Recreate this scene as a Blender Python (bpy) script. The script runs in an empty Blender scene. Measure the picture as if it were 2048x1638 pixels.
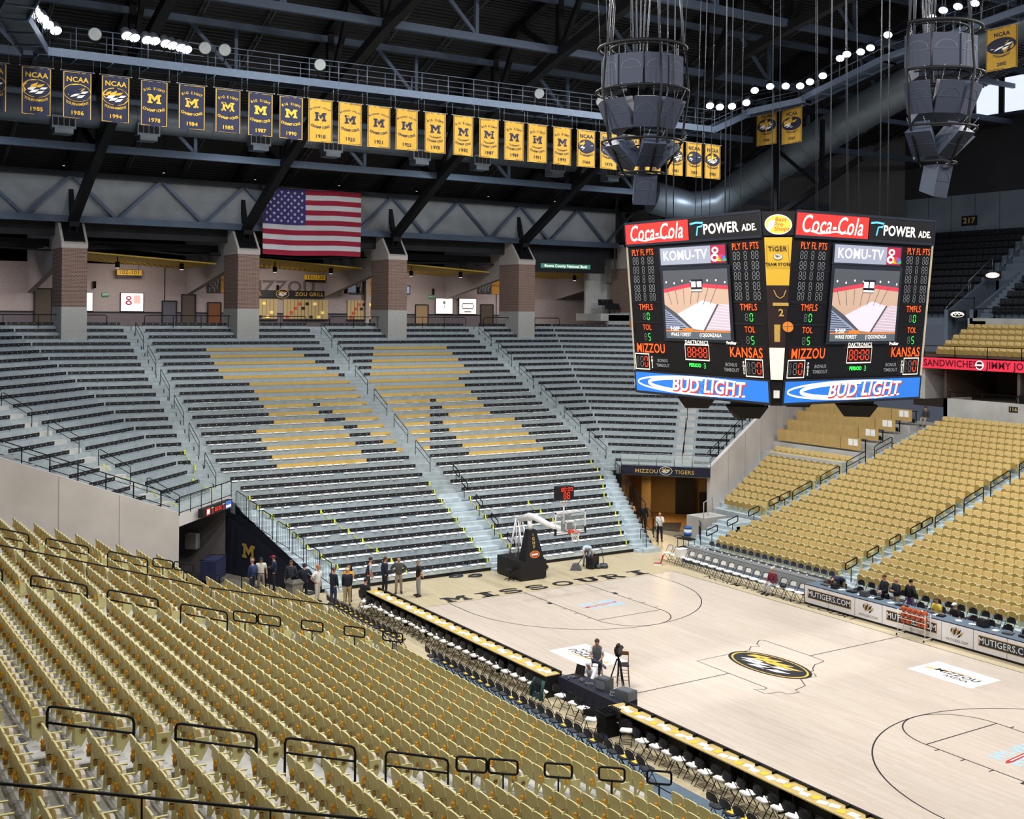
import bpy, bmesh, math, random
from mathutils import Vector, Matrix
random.seed(7)
D = bpy.data; SC = bpy.context.scene; COL = SC.collection
PI = math.pi
# ---------------- camera, exposure, world ----------------
CAM = Vector((-32.9653, -31.9996, 13.5349)); YAW = .5617; ROLL = .009; FPX = 2301.2
cam_d = D.cameras.new('camera'); cam = D.objects.new('camera', cam_d); COL.objects.link(cam)
cam_d.sensor_width = 36; cam_d.sensor_fit = 'HORIZONTAL'; cam_d.lens = 36 * FPX / 2048
cam_d.shift_x = (1024 - 985.02) / 2048; cam_d.shift_y = (626.71 - 819) / 2048
cam_d.clip_start = .3; cam_d.clip_end = 400
fw = Vector((math.sin(YAW), math.cos(YAW), 0)); r0 = Vector((math.cos(YAW), -math.sin(YAW), 0)); u0 = Vector((0, 0, 1))
rt = r0 * math.cos(ROLL) + u0 * math.sin(ROLL); up = u0 * math.cos(ROLL) - r0 * math.sin(ROLL)
cam.matrix_world = Matrix(((rt.x, up.x, -fw.x, CAM.x), (rt.y, up.y, -fw.y, CAM.y), (rt.z, up.z, -fw.z, CAM.z), (0, 0, 0, 1)))
SC.camera = cam
SC.view_settings.view_transform = 'Standard'; SC.view_settings.look = 'None'
SC.view_settings.exposure = -0.65; SC.view_settings.gamma = 1.0
SC.view_settings.use_curve_mapping = False
W = D.worlds.new('world'); SC.world = W; W.use_nodes = True
W.node_tree.nodes['Background'].inputs[0].default_value = (.66, .76, 1, 1)
W.node_tree.nodes['Background'].inputs[1].default_value = .17

def lamp(name, loc, target, size, energy, color=(1, .975, .95), kind='AREA', spread=PI):
    l = D.lights.new(name, kind); l.energy = energy; l.color = color
    if kind == 'AREA': l.shape = 'DISK'; l.size = size; l.spread = spread
    o = D.objects.new(name, l); COL.objects.link(o); o.location = loc
    o.rotation_euler = (Vector(target) - Vector(loc)).to_track_quat('-Z', 'Y').to_euler(); return o
# arena floodlights: banks on the four sides of the catwalk ring, aimed at the court
for x in (-22, -12, -2, 8, 16):
    lamp('flood_light', (x, 14.5, 28.6), (x * .4, 6, 0), 1.6, 2700)
    lamp('flood_light', (x, -15, 28.6), (x * .4, 0, 0), 1.6, 2900)
for y in (-10, 0, 10):
    lamp('flood_light', (17.2, y, 27.4), (3, y * .5, 0), 1.6, 2700)
    lamp('flood_light', (-17.2, y, 27.4), (-3, y * .5, 0), 1.6, 2900)
# high bay lights over the far stands, cool white
for x in (-24, -8, 8, 24):
    lamp('bay_light', (x, 31, 23.2), (x, 33, 5), 2.0, 1100, (.8, .9, 1))
for x in (-33, -22.2, -11.3, 0, 11.3, 22):
    lamp('concourse_light', (x, 49.3, 16.2), (x, 51.5, 12), 2.0, 300, (1, .88, .86))
lamp('tunnel_light', (16.5, 25.5, 2.85), (16.5, 25, 0), 1.2, 150, (1, .66, .32))
lamp('suite_light', (36.2, 14, 9.9), (35.5, 14, 8.3), 1.0, 12, (1, .7, .4))

# ---------------- materials ----------------
def lin(h):
    h = h.lstrip('#'); c = [int(h[i:i + 2], 16) / 255 for i in (0, 2, 4)]
    return tuple(v / 12.92 if v <= .04045 else ((v + .055) / 1.055) ** 2.4 for v in c)
MC = {}
def mat(name, col, rough=.55, metal=0, emit=0, var=.08, scale=6, bump=0, spec=.4, alpha=1, trans=0):
    if name in MC: return MC[name]
    if isinstance(col, str): col = lin(col)
    m = D.materials.new(name); m.use_nodes = True; nt = m.node_tree; b = nt.nodes['Principled BSDF']
    b.inputs['Roughness'].default_value = rough; b.inputs['Metallic'].default_value = metal
    b.inputs['Specular IOR Level'].default_value = spec
    b.inputs['Base Color'].default_value = (*col, 1)
    if trans: b.inputs['Transmission Weight'].default_value = trans; b.inputs['IOR'].default_value = 1.02
    if alpha < 1: b.inputs['Alpha'].default_value = alpha
    if emit:
        b.inputs['Emission Color'].default_value = (*col, 1); b.inputs['Emission Strength'].default_value = emit
    if var:
        tc = nt.nodes.new('ShaderNodeTexCoord'); n = nt.nodes.new('ShaderNodeTexNoise'); n.inputs['Scale'].default_value = scale
        n.inputs['Detail'].default_value = 4
        nt.links.new(tc.outputs['Object'], n.inputs['Vector'])
        r = nt.nodes.new('ShaderNodeValToRGB'); r.color_ramp.elements[0].position = .3; r.color_ramp.elements[1].position = .7
        r.color_ramp.elements[0].color = (*[c * (1 - var) for c in col], 1); r.color_ramp.elements[1].color = (*[min(1, c * (1 + var)) for c in col], 1)
        nt.links.new(n.outputs['Fac'], r.inputs['Fac']); nt.links.new(r.outputs['Color'], b.inputs['Base Color'])
        if bump:
            bn = nt.nodes.new('ShaderNodeBump'); bn.inputs['Strength'].default_value = bump; bn.inputs['Distance'].default_value = .01
            nt.links.new(n.outputs['Fac'], bn.inputs['Height']); nt.links.new(bn.outputs['Normal'], b.inputs['Normal'])
    MC[name] = m; return m
GOLD = '#e0b53c'
M = dict(
    concrete=mat('concrete', '#b4b4b0', .85, var=.14, scale=.8, bump=.2), deck=mat('aluminium_deck', '#a3adb0', .5, .15, var=.12, scale=2.5),
    decklow=mat('aluminium_deck_low', '#c2d0d6', .42, .25, var=.14, scale=2.5),
    wallc=mat('wall_concrete', '#ccc8c6', .9, var=.12, scale=.5, bump=.3),
    black=mat('black_vinyl', '#17161a', .5), blackm=mat('black_metal', '#0a0a0c', .6, 0, spec=.2), dark=mat('dark_paint', '#201f25', .7),
    plank=mat('seat_plank', '#9aa6ad', .45, .2), white=mat('white_paint', '#e8e8e4', .6), dot=mat('white_dot', '#e6e6e6', .5, var=0),
    goldv=mat('gold_vinyl', '#c2a052', .55), gold=mat('gold_fabric', GOLD, .8), seatp=mat('seat_plastic', '#cdc58a', .5, var=.05),
    seatf=mat('seat_front_tan', '#d3b676', .5, var=.05), seatd=mat('seat_pan_gold', '#b08f48', .5, var=.06), seatl=mat('seat_pan_grey', '#bdb8a8', .6, var=.06), steel=mat('galvanised_steel', '#8f979c', .45, .6),
    navy=mat('navy_cloth', '#15182a', .8), bluedk=mat('blue_deck', '#596a7a', .7), paper=mat('paper', '#f4f3ee', .9),
    pom=mat('gold_pompom', '#e8a626', .9, var=.25, scale=60), tape=mat('caution_tape', '#d9e24a', .6), cup=mat('cup_ring', '#b08a4a', .5),
    beam=mat('beam_blue_grey', '#4d5a6c', .5, .3), trus=mat('truss_black', '#0d0d11', .6, 0, spec=.25), roof=mat('roof_deck', '#232327', .7, 0),
    duct=mat('duct_steel', '#707a84', .42, .55, var=.06), band=mat('band_panel', '#8d9196', .7, var=.1, scale=1.2),
    up=mat('upper_wall', '#6a7888', .8, var=.06, scale=.6), chairg=mat('chair_grey_frame', '#2b2b2e', .4, .5))
for n_, c_, e_ in (('led_red', '#ff3a1c', 3), ('led_orange', '#ff5a20', 1.6), ('led_green', '#3cff58', 2), ('led_white', '#fff0dc', 1.2), ('led_off', '#8a8f92', .25), ('lamp_glow', '#eef4ff', 14), ('lit_white', '#fff6ea', 1.6), ('sky_glow', '#e4ecff', 1.6)):
    M[n_] = mat(n_, c_, .6, emit=e_, var=0)
def lit(name, col, e=1.0): return mat(name, col, .5, emit=e, var=0)

# ---------------- mesh builder ----------------
class MB:
    def __init__(s): s.v = []; s.f = []; s.m = []; s.sm = []
    def add(s, vs, fs, m=0, smooth=False):
        o = len(s.v); s.v += [tuple(v) for v in vs]; s.f += [tuple(i + o for i in f) for f in fs]; s.m += [m] * len(fs); s.sm += [smooth] * len(fs); return s
    def box(s, x0, x1, y0, y1, z0, z1, m=0):
        if x0 > x1: x0, x1 = x1, x0
        if y0 > y1: y0, y1 = y1, y0
        return s.add([(x, y, z) for x in (x0, x1) for y in (y0, y1) for z in (z0, z1)],
                     [(0, 1, 3, 2), (4, 6, 7, 5), (0, 4, 5, 1), (2, 3, 7, 6), (0, 2, 6, 4), (1, 5, 7, 3)], m)
    def bar(s, p, q, w, h, m=0, upv=(0, 0, 1)):
        p = Vector(p); q = Vector(q); d = (q - p).normalized(); u = Vector(upv)
        a = d.cross(u)
        if a.length < 1e-4: a = d.cross(Vector((0, 1, 0)))
        a = a.normalized() * w / 2; b = a.cross(d).normalized() * h / 2
        vs = [c + x + y for c in (p, q) for x, y in ((-a, -b), (a, -b), (a, b), (-a, b))]
        return s.add(vs, [(3, 2, 1, 0), (4, 5, 6, 7), (0, 1, 5, 4), (1, 2, 6, 5), (2, 3, 7, 6), (3, 0, 4, 7)], m)
    def tube(s, pts, r, n=6, m=0, closed=False, smooth=True):
        pts = [Vector(p) for p in pts]; k = len(pts); rs = r if isinstance(r, (list, tuple)) else [r] * k
        vs = []; prev = None
        for i, p in enumerate(pts):
            a = pts[(i - 1) % k] if (i or closed) else p; b = pts[(i + 1) % k] if (i < k - 1 or closed) else p
            d = (b - a).normalized()
            if prev is None:
                u = d.cross(Vector((0, 0, 1)));
                if u.length < .05: u = d.cross(Vector((0, 1, 0)))
            else:
                u = prev - d * prev.dot(d)
                if u.length < 1e-5: u = d.cross(Vector((0, 1, 0)))
            u.normalize(); prev = u; w = d.cross(u)
            vs += [p + (u * math.cos(2 * PI * j / n) + w * math.sin(2 * PI * j / n)) * rs[i] for j in range(n)]
        fs = []
        for i in range(k if closed else k - 1):
            a = i * n; b = ((i + 1) % k) * n
            fs += [(a + j, a + (j + 1) % n, b + (j + 1) % n, b + j) for j in range(n)]
        s.add(vs, fs, m, smooth)
        if not closed: s.add([], []); o = len(s.v) - k * n; s.f += [tuple(o + j for j in range(n - 1, -1, -1)), tuple(o + (k - 1) * n + j for j in range(n))]; s.m += [m, m]; s.sm += [False, False]
        return s
    def prism(s, poly, a, b, axis='y', m=0):
        # poly 2D in the other two axes
        n = len(poly)
        def P(p, t): return (p[0], t, p[1]) if axis == 'y' else ((t, p[0], p[1]) if axis == 'x' else (p[0], p[1], t))
        vs = [P(p, a) for p in poly] + [P(p, b) for p in poly]
        return s.add(vs, [tuple(range(n - 1, -1, -1)), tuple(range(n, 2 * n))] + [(i, (i + 1) % n, n + (i + 1) % n, n + i) for i in range(n)], m)
    def ball(s, c, r, n=8, k=6, m=0):
        rx, ry, rz = r if isinstance(r, (list, tuple)) else (r, r, r); c = Vector(c)
        vs = [c + Vector((0, 0, -rz))]
        for i in range(1, k):
            t = PI * i / k - PI / 2
            vs += [c + Vector((rx * math.cos(t) * math.cos(2 * PI * j / n), ry * math.cos(t) * math.sin(2 * PI * j / n), rz * math.sin(t))) for j in range(n)]
        vs.append(c + Vector((0, 0, rz))); e = len(vs) - 1
        fs = [(0, 1 + (j + 1) % n, 1 + j) for j in range(n)]
        for i in range(k - 2):
            a = 1 + i * n; fs += [(a + j, a + (j + 1) % n, a + n + (j + 1) % n, a + n + j) for j in range(n)]
        a = 1 + (k - 2) * n; fs += [(a + j, a + (j + 1) % n, e) for j in range(n)]
        return s.add(vs, fs, m, True)
    def xf(s, mat4, start=0):
        s.v = s.v[:start] + [tuple(mat4 @ Vector(v)) for v in s.v[start:]]; return s
    def join(s, o, mat4=None, moff=0):
        vs = o.v if mat4 is None else [mat4 @ Vector(v) for v in o.v]
        k = len(s.v); s.v += [tuple(v) for v in vs]; s.f += [tuple(i + k for i in f) for f in o.f]; s.m += [i + moff for i in o.m]; s.sm += o.sm; return s
    def mesh(s, name, mats):
        me = D.meshes.new(name); me.from_pydata(s.v, [], s.f)
        for mm in (mats if isinstance(mats, (list, tuple)) else [mats]): me.materials.append(mm)
        me.polygons.foreach_set('material_index', s.m); me.polygons.foreach_set('use_smooth', s.sm); me.update(); return me
    def build(s, name, mats, parent=None, loc=(0, 0, 0), rz=0):
        o = D.objects.new(name, s.mesh(name, mats)); COL.objects.link(o); o.location = loc; o.rotation_euler = (0, 0, rz)
        if parent: o.parent = parent
        return o
def tag(o, label=None, cat=None, group=None, kind=None):
    if label: o['label'] = label
    if cat: o['category'] = cat
    if group: o['group'] = group
    if kind: o['kind'] = kind
    return o
def empty(name, loc=(0, 0, 0), rz=0, label=None, cat=None, group=None):
    o = D.objects.new(name, None); COL.objects.link(o); o.empty_display_size = .1
    o.location = loc; o.rotation_euler = (0, 0, rz); return tag(o, label, cat, group)
def struct(name, mb, mats): return tag(mb.build(name, mats), kind='structure')
def kids(o): return [c for c in o.children]
def dup(o, loc, rz=0, label=None, group=None, parent=None):
    r = o.copy(); COL.objects.link(r)
    if parent is None: r.location = loc; r.rotation_euler = (0, 0, rz)
    else: r.parent = parent
    if label: r['label'] = label
    if group: r['group'] = group
    for c in kids(o): dup(c, None, 0, None, None, r)
    return r
ORD = ['front', 'second', 'third', 'fourth', 'fifth', 'sixth', 'seventh', 'eighth', 'ninth', 'tenth', 'eleventh', 'twelfth', 'thirteenth', 'fourteenth', 'fifteenth', 'sixteenth', 'seventeenth', 'eighteenth', 'nineteenth', 'twentieth', 'twenty-first', 'twenty-second', 'twenty-third', 'twenty-fourth', 'twenty-fifth', 'twenty-sixth', 'twenty-seventh', 'twenty-eighth', 'twenty-ninth', 'thirtieth', 'thirty-first', 'thirty-second']
def px(x, y, z):   # distance and picture position, only used to choose which repeats are the nearest in view
    d = Vector((x, y, z)) - CAM; dd = d.dot(fw)
    if dd < .5: return None
    return 985.02 + FPX * d.dot(rt) / dd, 626.71 - FPX * d.dot(up) / dd, dd
# flat text as mesh
TXC = {}
def text_mb(txt, size=1, bold=0, sx=1, shear=0):
    key = (txt, size, bold, sx, shear)
    if key not in TXC:
        c = D.curves.new('t', 'FONT'); c.body = txt; c.size = size; c.align_x = 'CENTER'; c.align_y = 'CENTER'; c.offset = bold; c.shear = shear; c.resolution_u = 3; c.space_character = 1.07
        o = D.objects.new('t', c); me = D.meshes.new_from_object(o)
        TXC[key] = ([(v.co.x * sx, v.co.y, 0) for v in me.vertices], [tuple(p.vertices) for p in me.polygons])
        D.objects.remove(o); D.curves.remove(c); D.meshes.remove(me)
    vs, fs = TXC[key]; b = MB(); b.add(vs, fs); return b
def frame(origin, right, upv):
    r = Vector(right).normalized(); u = Vector(upv).normalized(); n = r.cross(u)
    m = Matrix((r, u, n)).transposed().to_4x4(); m.translation = Vector(origin); return m
class Panel:
    """things drawn flat on a surface: local x right, y up, z out"""
    def __init__(s, origin, right, upv): s.M = frame(origin, right, upv); s.mb = MB(); s.mats = []; s.k = 0
    def mi(s, m):
        if m not in s.mats: s.mats.append(m)
        return s.mats.index(m)
    def poly(s, pts, m, z=.002, th=0):
        i = s.mi(m); n = len(pts)
        s.mb.add([s.M @ Vector((x, y, z)) for x, y in pts], [tuple(range(n))], i); return s
    def rect(s, x0, x1, y0, y1, m, z=.002): return s.poly([(x0, y0), (x1, y0), (x1, y1), (x0, y1)], m, z)
    def ell(s, cx, cy, rx, ry, m, z=.002, n=40): return s.poly([(cx + rx * math.cos(2 * PI * i / n), cy + ry * math.sin(2 * PI * i / n)) for i in range(n)], m, z)
    def line(s, pts, w, m, z=.002, closed=False):
        i = s.mi(m); P_ = [Vector((p[0], p[1], z)) for p in pts]; k = len(P_); vs = []; fs = []
        for j in range(k):
            a = P_[(j - 1) % k] if (j or closed) else P_[j]; b = P_[(j + 1) % k] if (j < k - 1 or closed) else P_[j]
            d = (b - a); d.z = 0
            if d.length < 1e-9: d = Vector((1, 0, 0))
            d.normalize(); nn = Vector((-d.y, d.x, 0)) * w / 2; vs += [s.M @ (P_[j] + nn), s.M @ (P_[j] - nn)]
        for j in range(k if closed else k - 1): a = 2 * j; b = 2 * ((j + 1) % k); fs.append((a + 1, b + 1, b, a))
        s.mb.add(vs, fs, i); return s
    def text(s, t, x, y, size, m, z=.004, bold=0, sx=1, shear=0, rot=0):
        b = text_mb(t, size, bold, sx, shear); i = s.mi(m)
        R = s.M @ Matrix.Translation((x, y, z)) @ Matrix.Rotation(rot, 4, 'Z'); o = len(s.mb.v)
        s.mb.add([R @ Vector(v) for v in b.v], b.f, i); return s
    def arc(s, t, cx, cy, rad, size, m, z=.004, up_=True, spread=None, bold=0):
        step = spread if spread else size * .8 / abs(rad)
        n = len(t)
        for j, ch in enumerate(t):
            if ch == ' ': continue
            a = (j - (n - 1) / 2) * step
            if up_: s.text(ch, cx + rad * math.sin(a), cy + rad * math.cos(a), size, m, z, bold, rot=-a)
            else: s.text(ch, cx + rad * math.sin(a), cy - rad * math.cos(a), size, m, z, bold, rot=a)
        return s
    def blockM(s, cx, cy, w, h, m, z=.004):
        # varsity slab M
        P_ = [(0, 0), (.36, 0), (.36, .2), (.27, .2), (.27, .62), (.5, .22), (.73, .62), (.73, .2), (.64, .2), (.64, 0), (1, 0), (1, .2), (.91, .2), (.91, .8), (1, .8), (1, 1), (.7, 1), (.5, .62), (.3, 1), (0, 1), (0, .8), (.09, .8), (.09, .2), (0, .2)]
        i = s.mi(m); pts = [s.M @ Vector((cx + (x - .5) * w, cy + (y - .5) * h, z)) for x, y in P_]
        from mathutils.geometry import tessellate_polygon
        tr = tessellate_polygon([[Vector((x, y, 0)) for x, y in P_]])
        s.mb.add(pts, [tuple(t) for t in tr], i); return s
    def build(s, name, parent=None):
        return s.mb.build(name, s.mats, parent)
def emblem(p, cx, cy, rx, ry, ring, inner, a, b, z=.003, k=1):
    """oval crest with a ring and abstract sweeping strokes"""
    p.ell(cx, cy, rx, ry, ring, z); p.ell(cx, cy, rx * .93, ry * .9, inner, z + .001 * k)
    S = [(-.75, .1, -.35, .75, a), (-.55, -.1, .05, .8, a), (-.3, -.2, .4, .62, a), (-.8, -.3, -.1, .2, b), (-.6, -.55, .1, -.02, b), (-.3, -.72, .45, -.2, b), (.05, -.1, .75, .3, b), (.1, -.45, .7, -.05, b), (.3, .2, .8, .5, a)]
    for i, (x0, y0, x1, y1, m) in enumerate(S):
        dx = (x1 - x0); dy = (y1 - y0); nx, ny = -dy * .16, dx * .16
        p.poly([(cx + rx * .9 * u, cy + ry * .85 * v) for u, v in ((x0, y0), (x0 + dx * .5 - nx, y0 + dy * .5 - ny), (x1, y1), (x0 + dx * .45 + nx, y0 + dy * .45 + ny))], m, z + .002 * k)
# ---------------- floor and court ----------------
def wood_mat(name, c1, c2, rough=.28):
    m = D.materials.new(name); m.use_nodes = True; nt = m.node_tree; b = nt.nodes['Principled BSDF']; L = nt.links
    tc = nt.nodes.new('ShaderNodeTexCoord'); mp = nt.nodes.new('ShaderNodeMapping'); mp.inputs['Rotation'].default_value = (0, 0, PI / 2)
    br = nt.nodes.new('ShaderNodeTexBrick'); br.inputs['Scale'].default_value = 1; br.inputs['Brick Width'].default_value = 1.4; br.inputs['Row Height'].default_value = .09
    br.inputs['Mortar Size'].default_value = .002; br.inputs['Color1'].default_value = (*lin(c1), 1); br.inputs['Color2'].default_value = (*lin(c2), 1); br.inputs['Mortar'].default_value = (*[v * .72 for v in lin(c2)], 1)
    n = nt.nodes.new('ShaderNodeTexNoise'); n.inputs['Scale'].default_value = 3
    mp2 = nt.nodes.new('ShaderNodeMapping'); mp2.inputs['Scale'].default_value = (8, .6, 1)
    mx = nt.nodes.new('ShaderNodeMixRGB'); mx.blend_type = 'MULTIPLY'; mx.inputs[0].default_value = .22
    rp = nt.nodes.new('ShaderNodeValToRGB'); rp.color_ramp.elements[0].color = (.66, .62, .56, 1); rp.color_ramp.elements[1].color = (1, 1, 1, 1)
    L.new(tc.outputs['Object'], mp.inputs[0]); L.new(mp.outputs[0], br.inputs['Vector']); L.new(tc.outputs['Object'], mp2.inputs[0]); L.new(mp2.outputs[0], n.inputs['Vector'])
    L.new(n.outputs['Fac'], rp.inputs[0]); L.new(br.outputs['Color'], mx.inputs[1]); L.new(rp.outputs[0], mx.inputs[2]); L.new(mx.outputs[0], b.inputs['Base Color'])
    b.inputs['Roughness'].default_value = rough; b.inputs['Specular IOR Level'].default_value = .35; return m
M['wood'] = wood_mat('court_maple', '#d2c7bb', '#c8bbad'); M['wood2'] = wood_mat('apron_maple', '#c9bd9f', '#bfb292', .35)
M['paintblk'] = mat('court_paint_black', '#25252b', .35, var=0); M['paintw'] = mat('court_paint_white', '#ece9e8', .35, var=0); M['paintg'] = mat('court_paint_gold', '#dcb552', .35, var=0)
M['pblue'] = mat('court_paint_blue', '#a9cde6', .35, var=0); M['pred'] = mat('court_paint_red', '#b8373a', .35, var=0)
b = MB(); b.box(-60, 60, -60, 62, -.4, -.02); struct('floor', b, mat('arena_slab', '#6d6a60', .7, var=.12))
b = MB(); b.prism([(-12.4, -24), (13.9, -24), (13.9, 23.9), (-12.4, 24.2)], -.02, 0, 'z'); struct('floor_court_apron', b, M['wood2'])
b = MB(); b.box(-7.62, 7.62, -14.33, 14.33, 0, .002); struct('floor_court', b, M['wood'])
P0 = Panel((0, 0, .002), (1, 0, 0), (0, 1, 0)); LW = .05
K = M['paintblk']
P0.line([(-7.62, -14.33), (7.62, -14.33), (7.62, 14.33), (-7.62, 14.33)], LW, K, closed=True)
P0.line([(-7.62, 0), (-2.12, 0)], LW, K); P0.line([(2.28, 0), (7.62, 0)], LW, K)
for s in (1, -1):
    P0.line([(-1.83, 14.33 * s), (-1.83, 8.53 * s)], LW, K); P0.line([(1.83, 14.33 * s), (1.83, 8.53 * s)], LW, K); P0.line([(-1.83, 8.53 * s), (1.83, 8.53 * s)], LW, K)
    P0.line([(1.83 * math.cos(PI * i / 24), s * (8.53 - 1.83 * math.sin(PI * i / 24))) for i in range(25)], LW, K)
    P0.line([(6.02, 14.33 * s)] + [(6.02 * math.cos(PI * i / 48), s * (12.73 - 6.02 * math.sin(PI * i / 48))) for i in range(49)] + [(-6.02, 14.33 * s)], LW, K)
    for sx in (1, -1):
        P0.rect(*sorted((sx * 1.85, sx * 2.05)), *sorted((s * 12.2, s * 11.9)), K)
        for y in (10.93, 9.97, 9.04): P0.rect(*sorted((sx * 1.85, sx * 2.05)), *sorted((s * y, s * (y - .05))), K)
MAP = [[-2.1, 1.79], [-0.28, 1.82], [0.69, 1.78], [1.18, 2.15], [1.49, 1.99], [1.62, 2.28], [2.08, 2.6], [2.28, 2.58], [2.28, -0.02], [2.22, -0.73], [2.08, -0.82], [1.54, -0.91], [1.12, -1.18], [0.92, -1.4], [0.51, -1.54], [0.65, -1.68], [0.43, -1.99], [-0.01, -1.86], [-0.24, -1.81], [-0.73, -2.51], [-1.42, -2.66], [-1.48, -2.92], [-1.97, -2.85], [-2.06, -2.53], [-2.55, -2.44], [-2.65, -2.31], [-2.64, -1.81], [-2.3, -2.04], [-2.14, -1.98], [-2.13, -1.89], [-2.12, 0.01]]
P0.line(MAP, .04, K, closed=True)
def slab(p, ch, cx, cy, w, h, m, z=.003):
    t = .27 * w; s_ = .2 * h
    R_ = lambda x0, x1, y0, y1: p.rect(cx + x0 * w, cx + x1 * w, cy + y0 * h, cy + y1 * h, m, z)
    if ch == 'I': R_(-.17, .17, -.5, .5); R_(-.36, .36, -.5, -.32); R_(-.36, .36, .32, .5)
    elif ch == 'M': p.blockM(cx, cy, w * 1.05, h, m, z)
    elif ch == 'U':
        R_(-.4, -.13, -.2, .5); R_(.13, .4, -.2, .5); R_(-.5, -.03, .34, .5); R_(.03, .5, .34, .5)
        p.line([(cx - .265 * w, cy - .15 * h)] + [(cx - .265 * w * math.cos(PI * i / 10), cy - .15 * h - .22 * h * math.sin(PI * i / 10)) for i in range(11)] + [(cx + .265 * w, cy - .15 * h)], .27 * h, m, z)
    elif ch == 'O': p.line([(cx + .36 * w * math.cos(2 * PI * i / 28), cy + .38 * h * math.sin(2 * PI * i / 28)) for i in range(28)], .24 * h, m, z, True)
    elif ch == 'S':
        pts = [(.36, .2), (.3, .33), (.12, .4), (-.12, .4), (-.32, .3), (-.36, .16), (-.25, .04), (0, 0), (.25, -.04), (.36, -.16), (.32, -.3), (.12, -.4), (-.12, -.4), (-.3, -.33), (-.36, -.2)]
        p.line([(cx + x * w, cy + y * h) for x, y in pts], .22 * h, m, z)
    elif ch == 'R':
        R_(-.38, -.12, -.5, .5); R_(-.48, -.02, -.5, -.34); R_(-.48, 0, .34, .5)
        p.line([(cx - .1 * w, cy + .4 * h), (cx + .15 * w, cy + .4 * h), (cx + .3 * w, cy + .3 * h), (cx + .3 * w, cy + .12 * h), (cx + .15 * w, cy), (cx - .15 * w, cy)], .2 * h, m, z)
        p.line([(cx + .05 * w, cy), (cx + .4 * w, cy - .5 * h)], .24 * w, m, z); R_(.2, .52, -.5, -.36)
for ch, x in zip('MISSOURI', (-5.3, -3.6, -2.22, -.69, .9, 2.5, 4.0, 5.72)): slab(P0, ch, x, 14.96, 1.3, .9, K)
struct('floor_court_lines', P0.mb, P0.mats)
# side line name
P1 = Panel((8.27, 7.65, .001), (0, -1, 0), (1, 0, 0)); P1.text('NORM STEWART COURT', 0, 0, .62, K, .002, .004, sx=1.32); struct('floor_sideline_lettering', P1.mb, P1.mats)
# centre crest: long axis runs down the court (reads from the near side)
P2 = Panel((0, 0, .004), (0, -1, 0), (1, 0, 0)); emblem(P2, 0, 0, 1.95, 1.08, K, M['paintg'], M['paintg'], M['paintw'], .002)
P2.ell(0, 0, 1.72, .92, K, .0045); 
for sgn_ in (0,):
    emb = [(-.8, .15, -.3, .8, 'paintg'), (-.55, 0, .02, .82, 'paintg'), (-.25, .0, .42, .7, 'paintg'), (.1, .1, .78, .5, 'paintg'), (-.75, -.3, -.1, .12, 'paintw'), (-.62, -.5, .1, -.05, 'paintw'), (-.3, -.75, .4, -.25, 'paintw'), (.12, -.2, .62, .3, 'paintw'), (.0, -.62, .75, -.2, 'paintw')]
    for x0, y0, x1, y1, c in emb:
        dx, dy = x1 - x0, y1 - y0; nx, ny = -dy * .2, dx * .2
        P2.poly([(1.7 * u, .9 * v) for u, v in ((x0, y0), (x0 + dx * .5 - nx, y0 + dy * .5 - ny), (x1, y1), (x0 + dx * .4 + nx, y0 + dy * .4 + ny))], M[c], .006)
struct('floor_centre_crest', P2.mb, P2.mats)
# two white sponsor decals
for (cx, cy, sg) in ((5.17, -4.45, 1), (-5.4, 4.5, -1)):
    P3 = Panel((cx, cy, .004), (0, -sg, 0), (sg, 0, 0)); P3.rect(-1.38, 1.38, -.93, .93, M['paintw'], .001)
    P3.poly([(-1.2, -.22), (-1.15, -.05), (-.4, .22), (.4, .36), (1.15, .28), (.4, .29), (-.4, .1)], M['paintg'], .002)
    P3.text('MIZZOU', .15, .02, .46, K, .003, .01); P3.text('ARENA', .35, -.36, .3, K, .003, .004); struct('floor_arena_decal', P3.mb, P3.mats)
# blue and red lettering inside the two keys
for s in (1, -1):
    P4 = Panel((0, 10.65 * s - (0 if s > 0 else 0), .004), (1, 0, 0), (0, 1, 0))
    P4.text('HY-VEE', 0, .3, .62, M['pblue'], .001, .03, sx=.95); P4.text('HY-VEE', .1, -.3, .62, M['pblue'], .001, .03, sx=.95)
    P4.poly([(-1.05, -.12), (-.85, -.2), (.8, -.02), (1.02, .1), (.85, .14), (-.85, -.02)], M['pred'], .003); P4.poly([(-.75, -.12), (.8, .03), (.8, .07), (-.75, -.07)], M['paintw'], .004)
    struct('floor_key_lettering', P4.mb, P4.mats)
# dark mat at tunnel mouth and dark platforms under the floor chairs
b = MB(); b.prism([(14.38, 24.1), (16.2, 25.57), (17.5, 24.84), (15.39, 22.65)], 0, .012, 'z'); tag(b.build('door_mat', M['dark']), 'dark rubber mat lying at the mouth of the brown tunnel', 'mat')
b = MB(); b.box(-12.35, -10.7, -26, 7.2, 0, .02); struct('floor_platform_left', b, M['bluedk'])
b = MB(); b.box(9.6, 12.4, -24, 15.9, 0, .15); struct('floor_platform_right', b, M['bluedk'])
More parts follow.
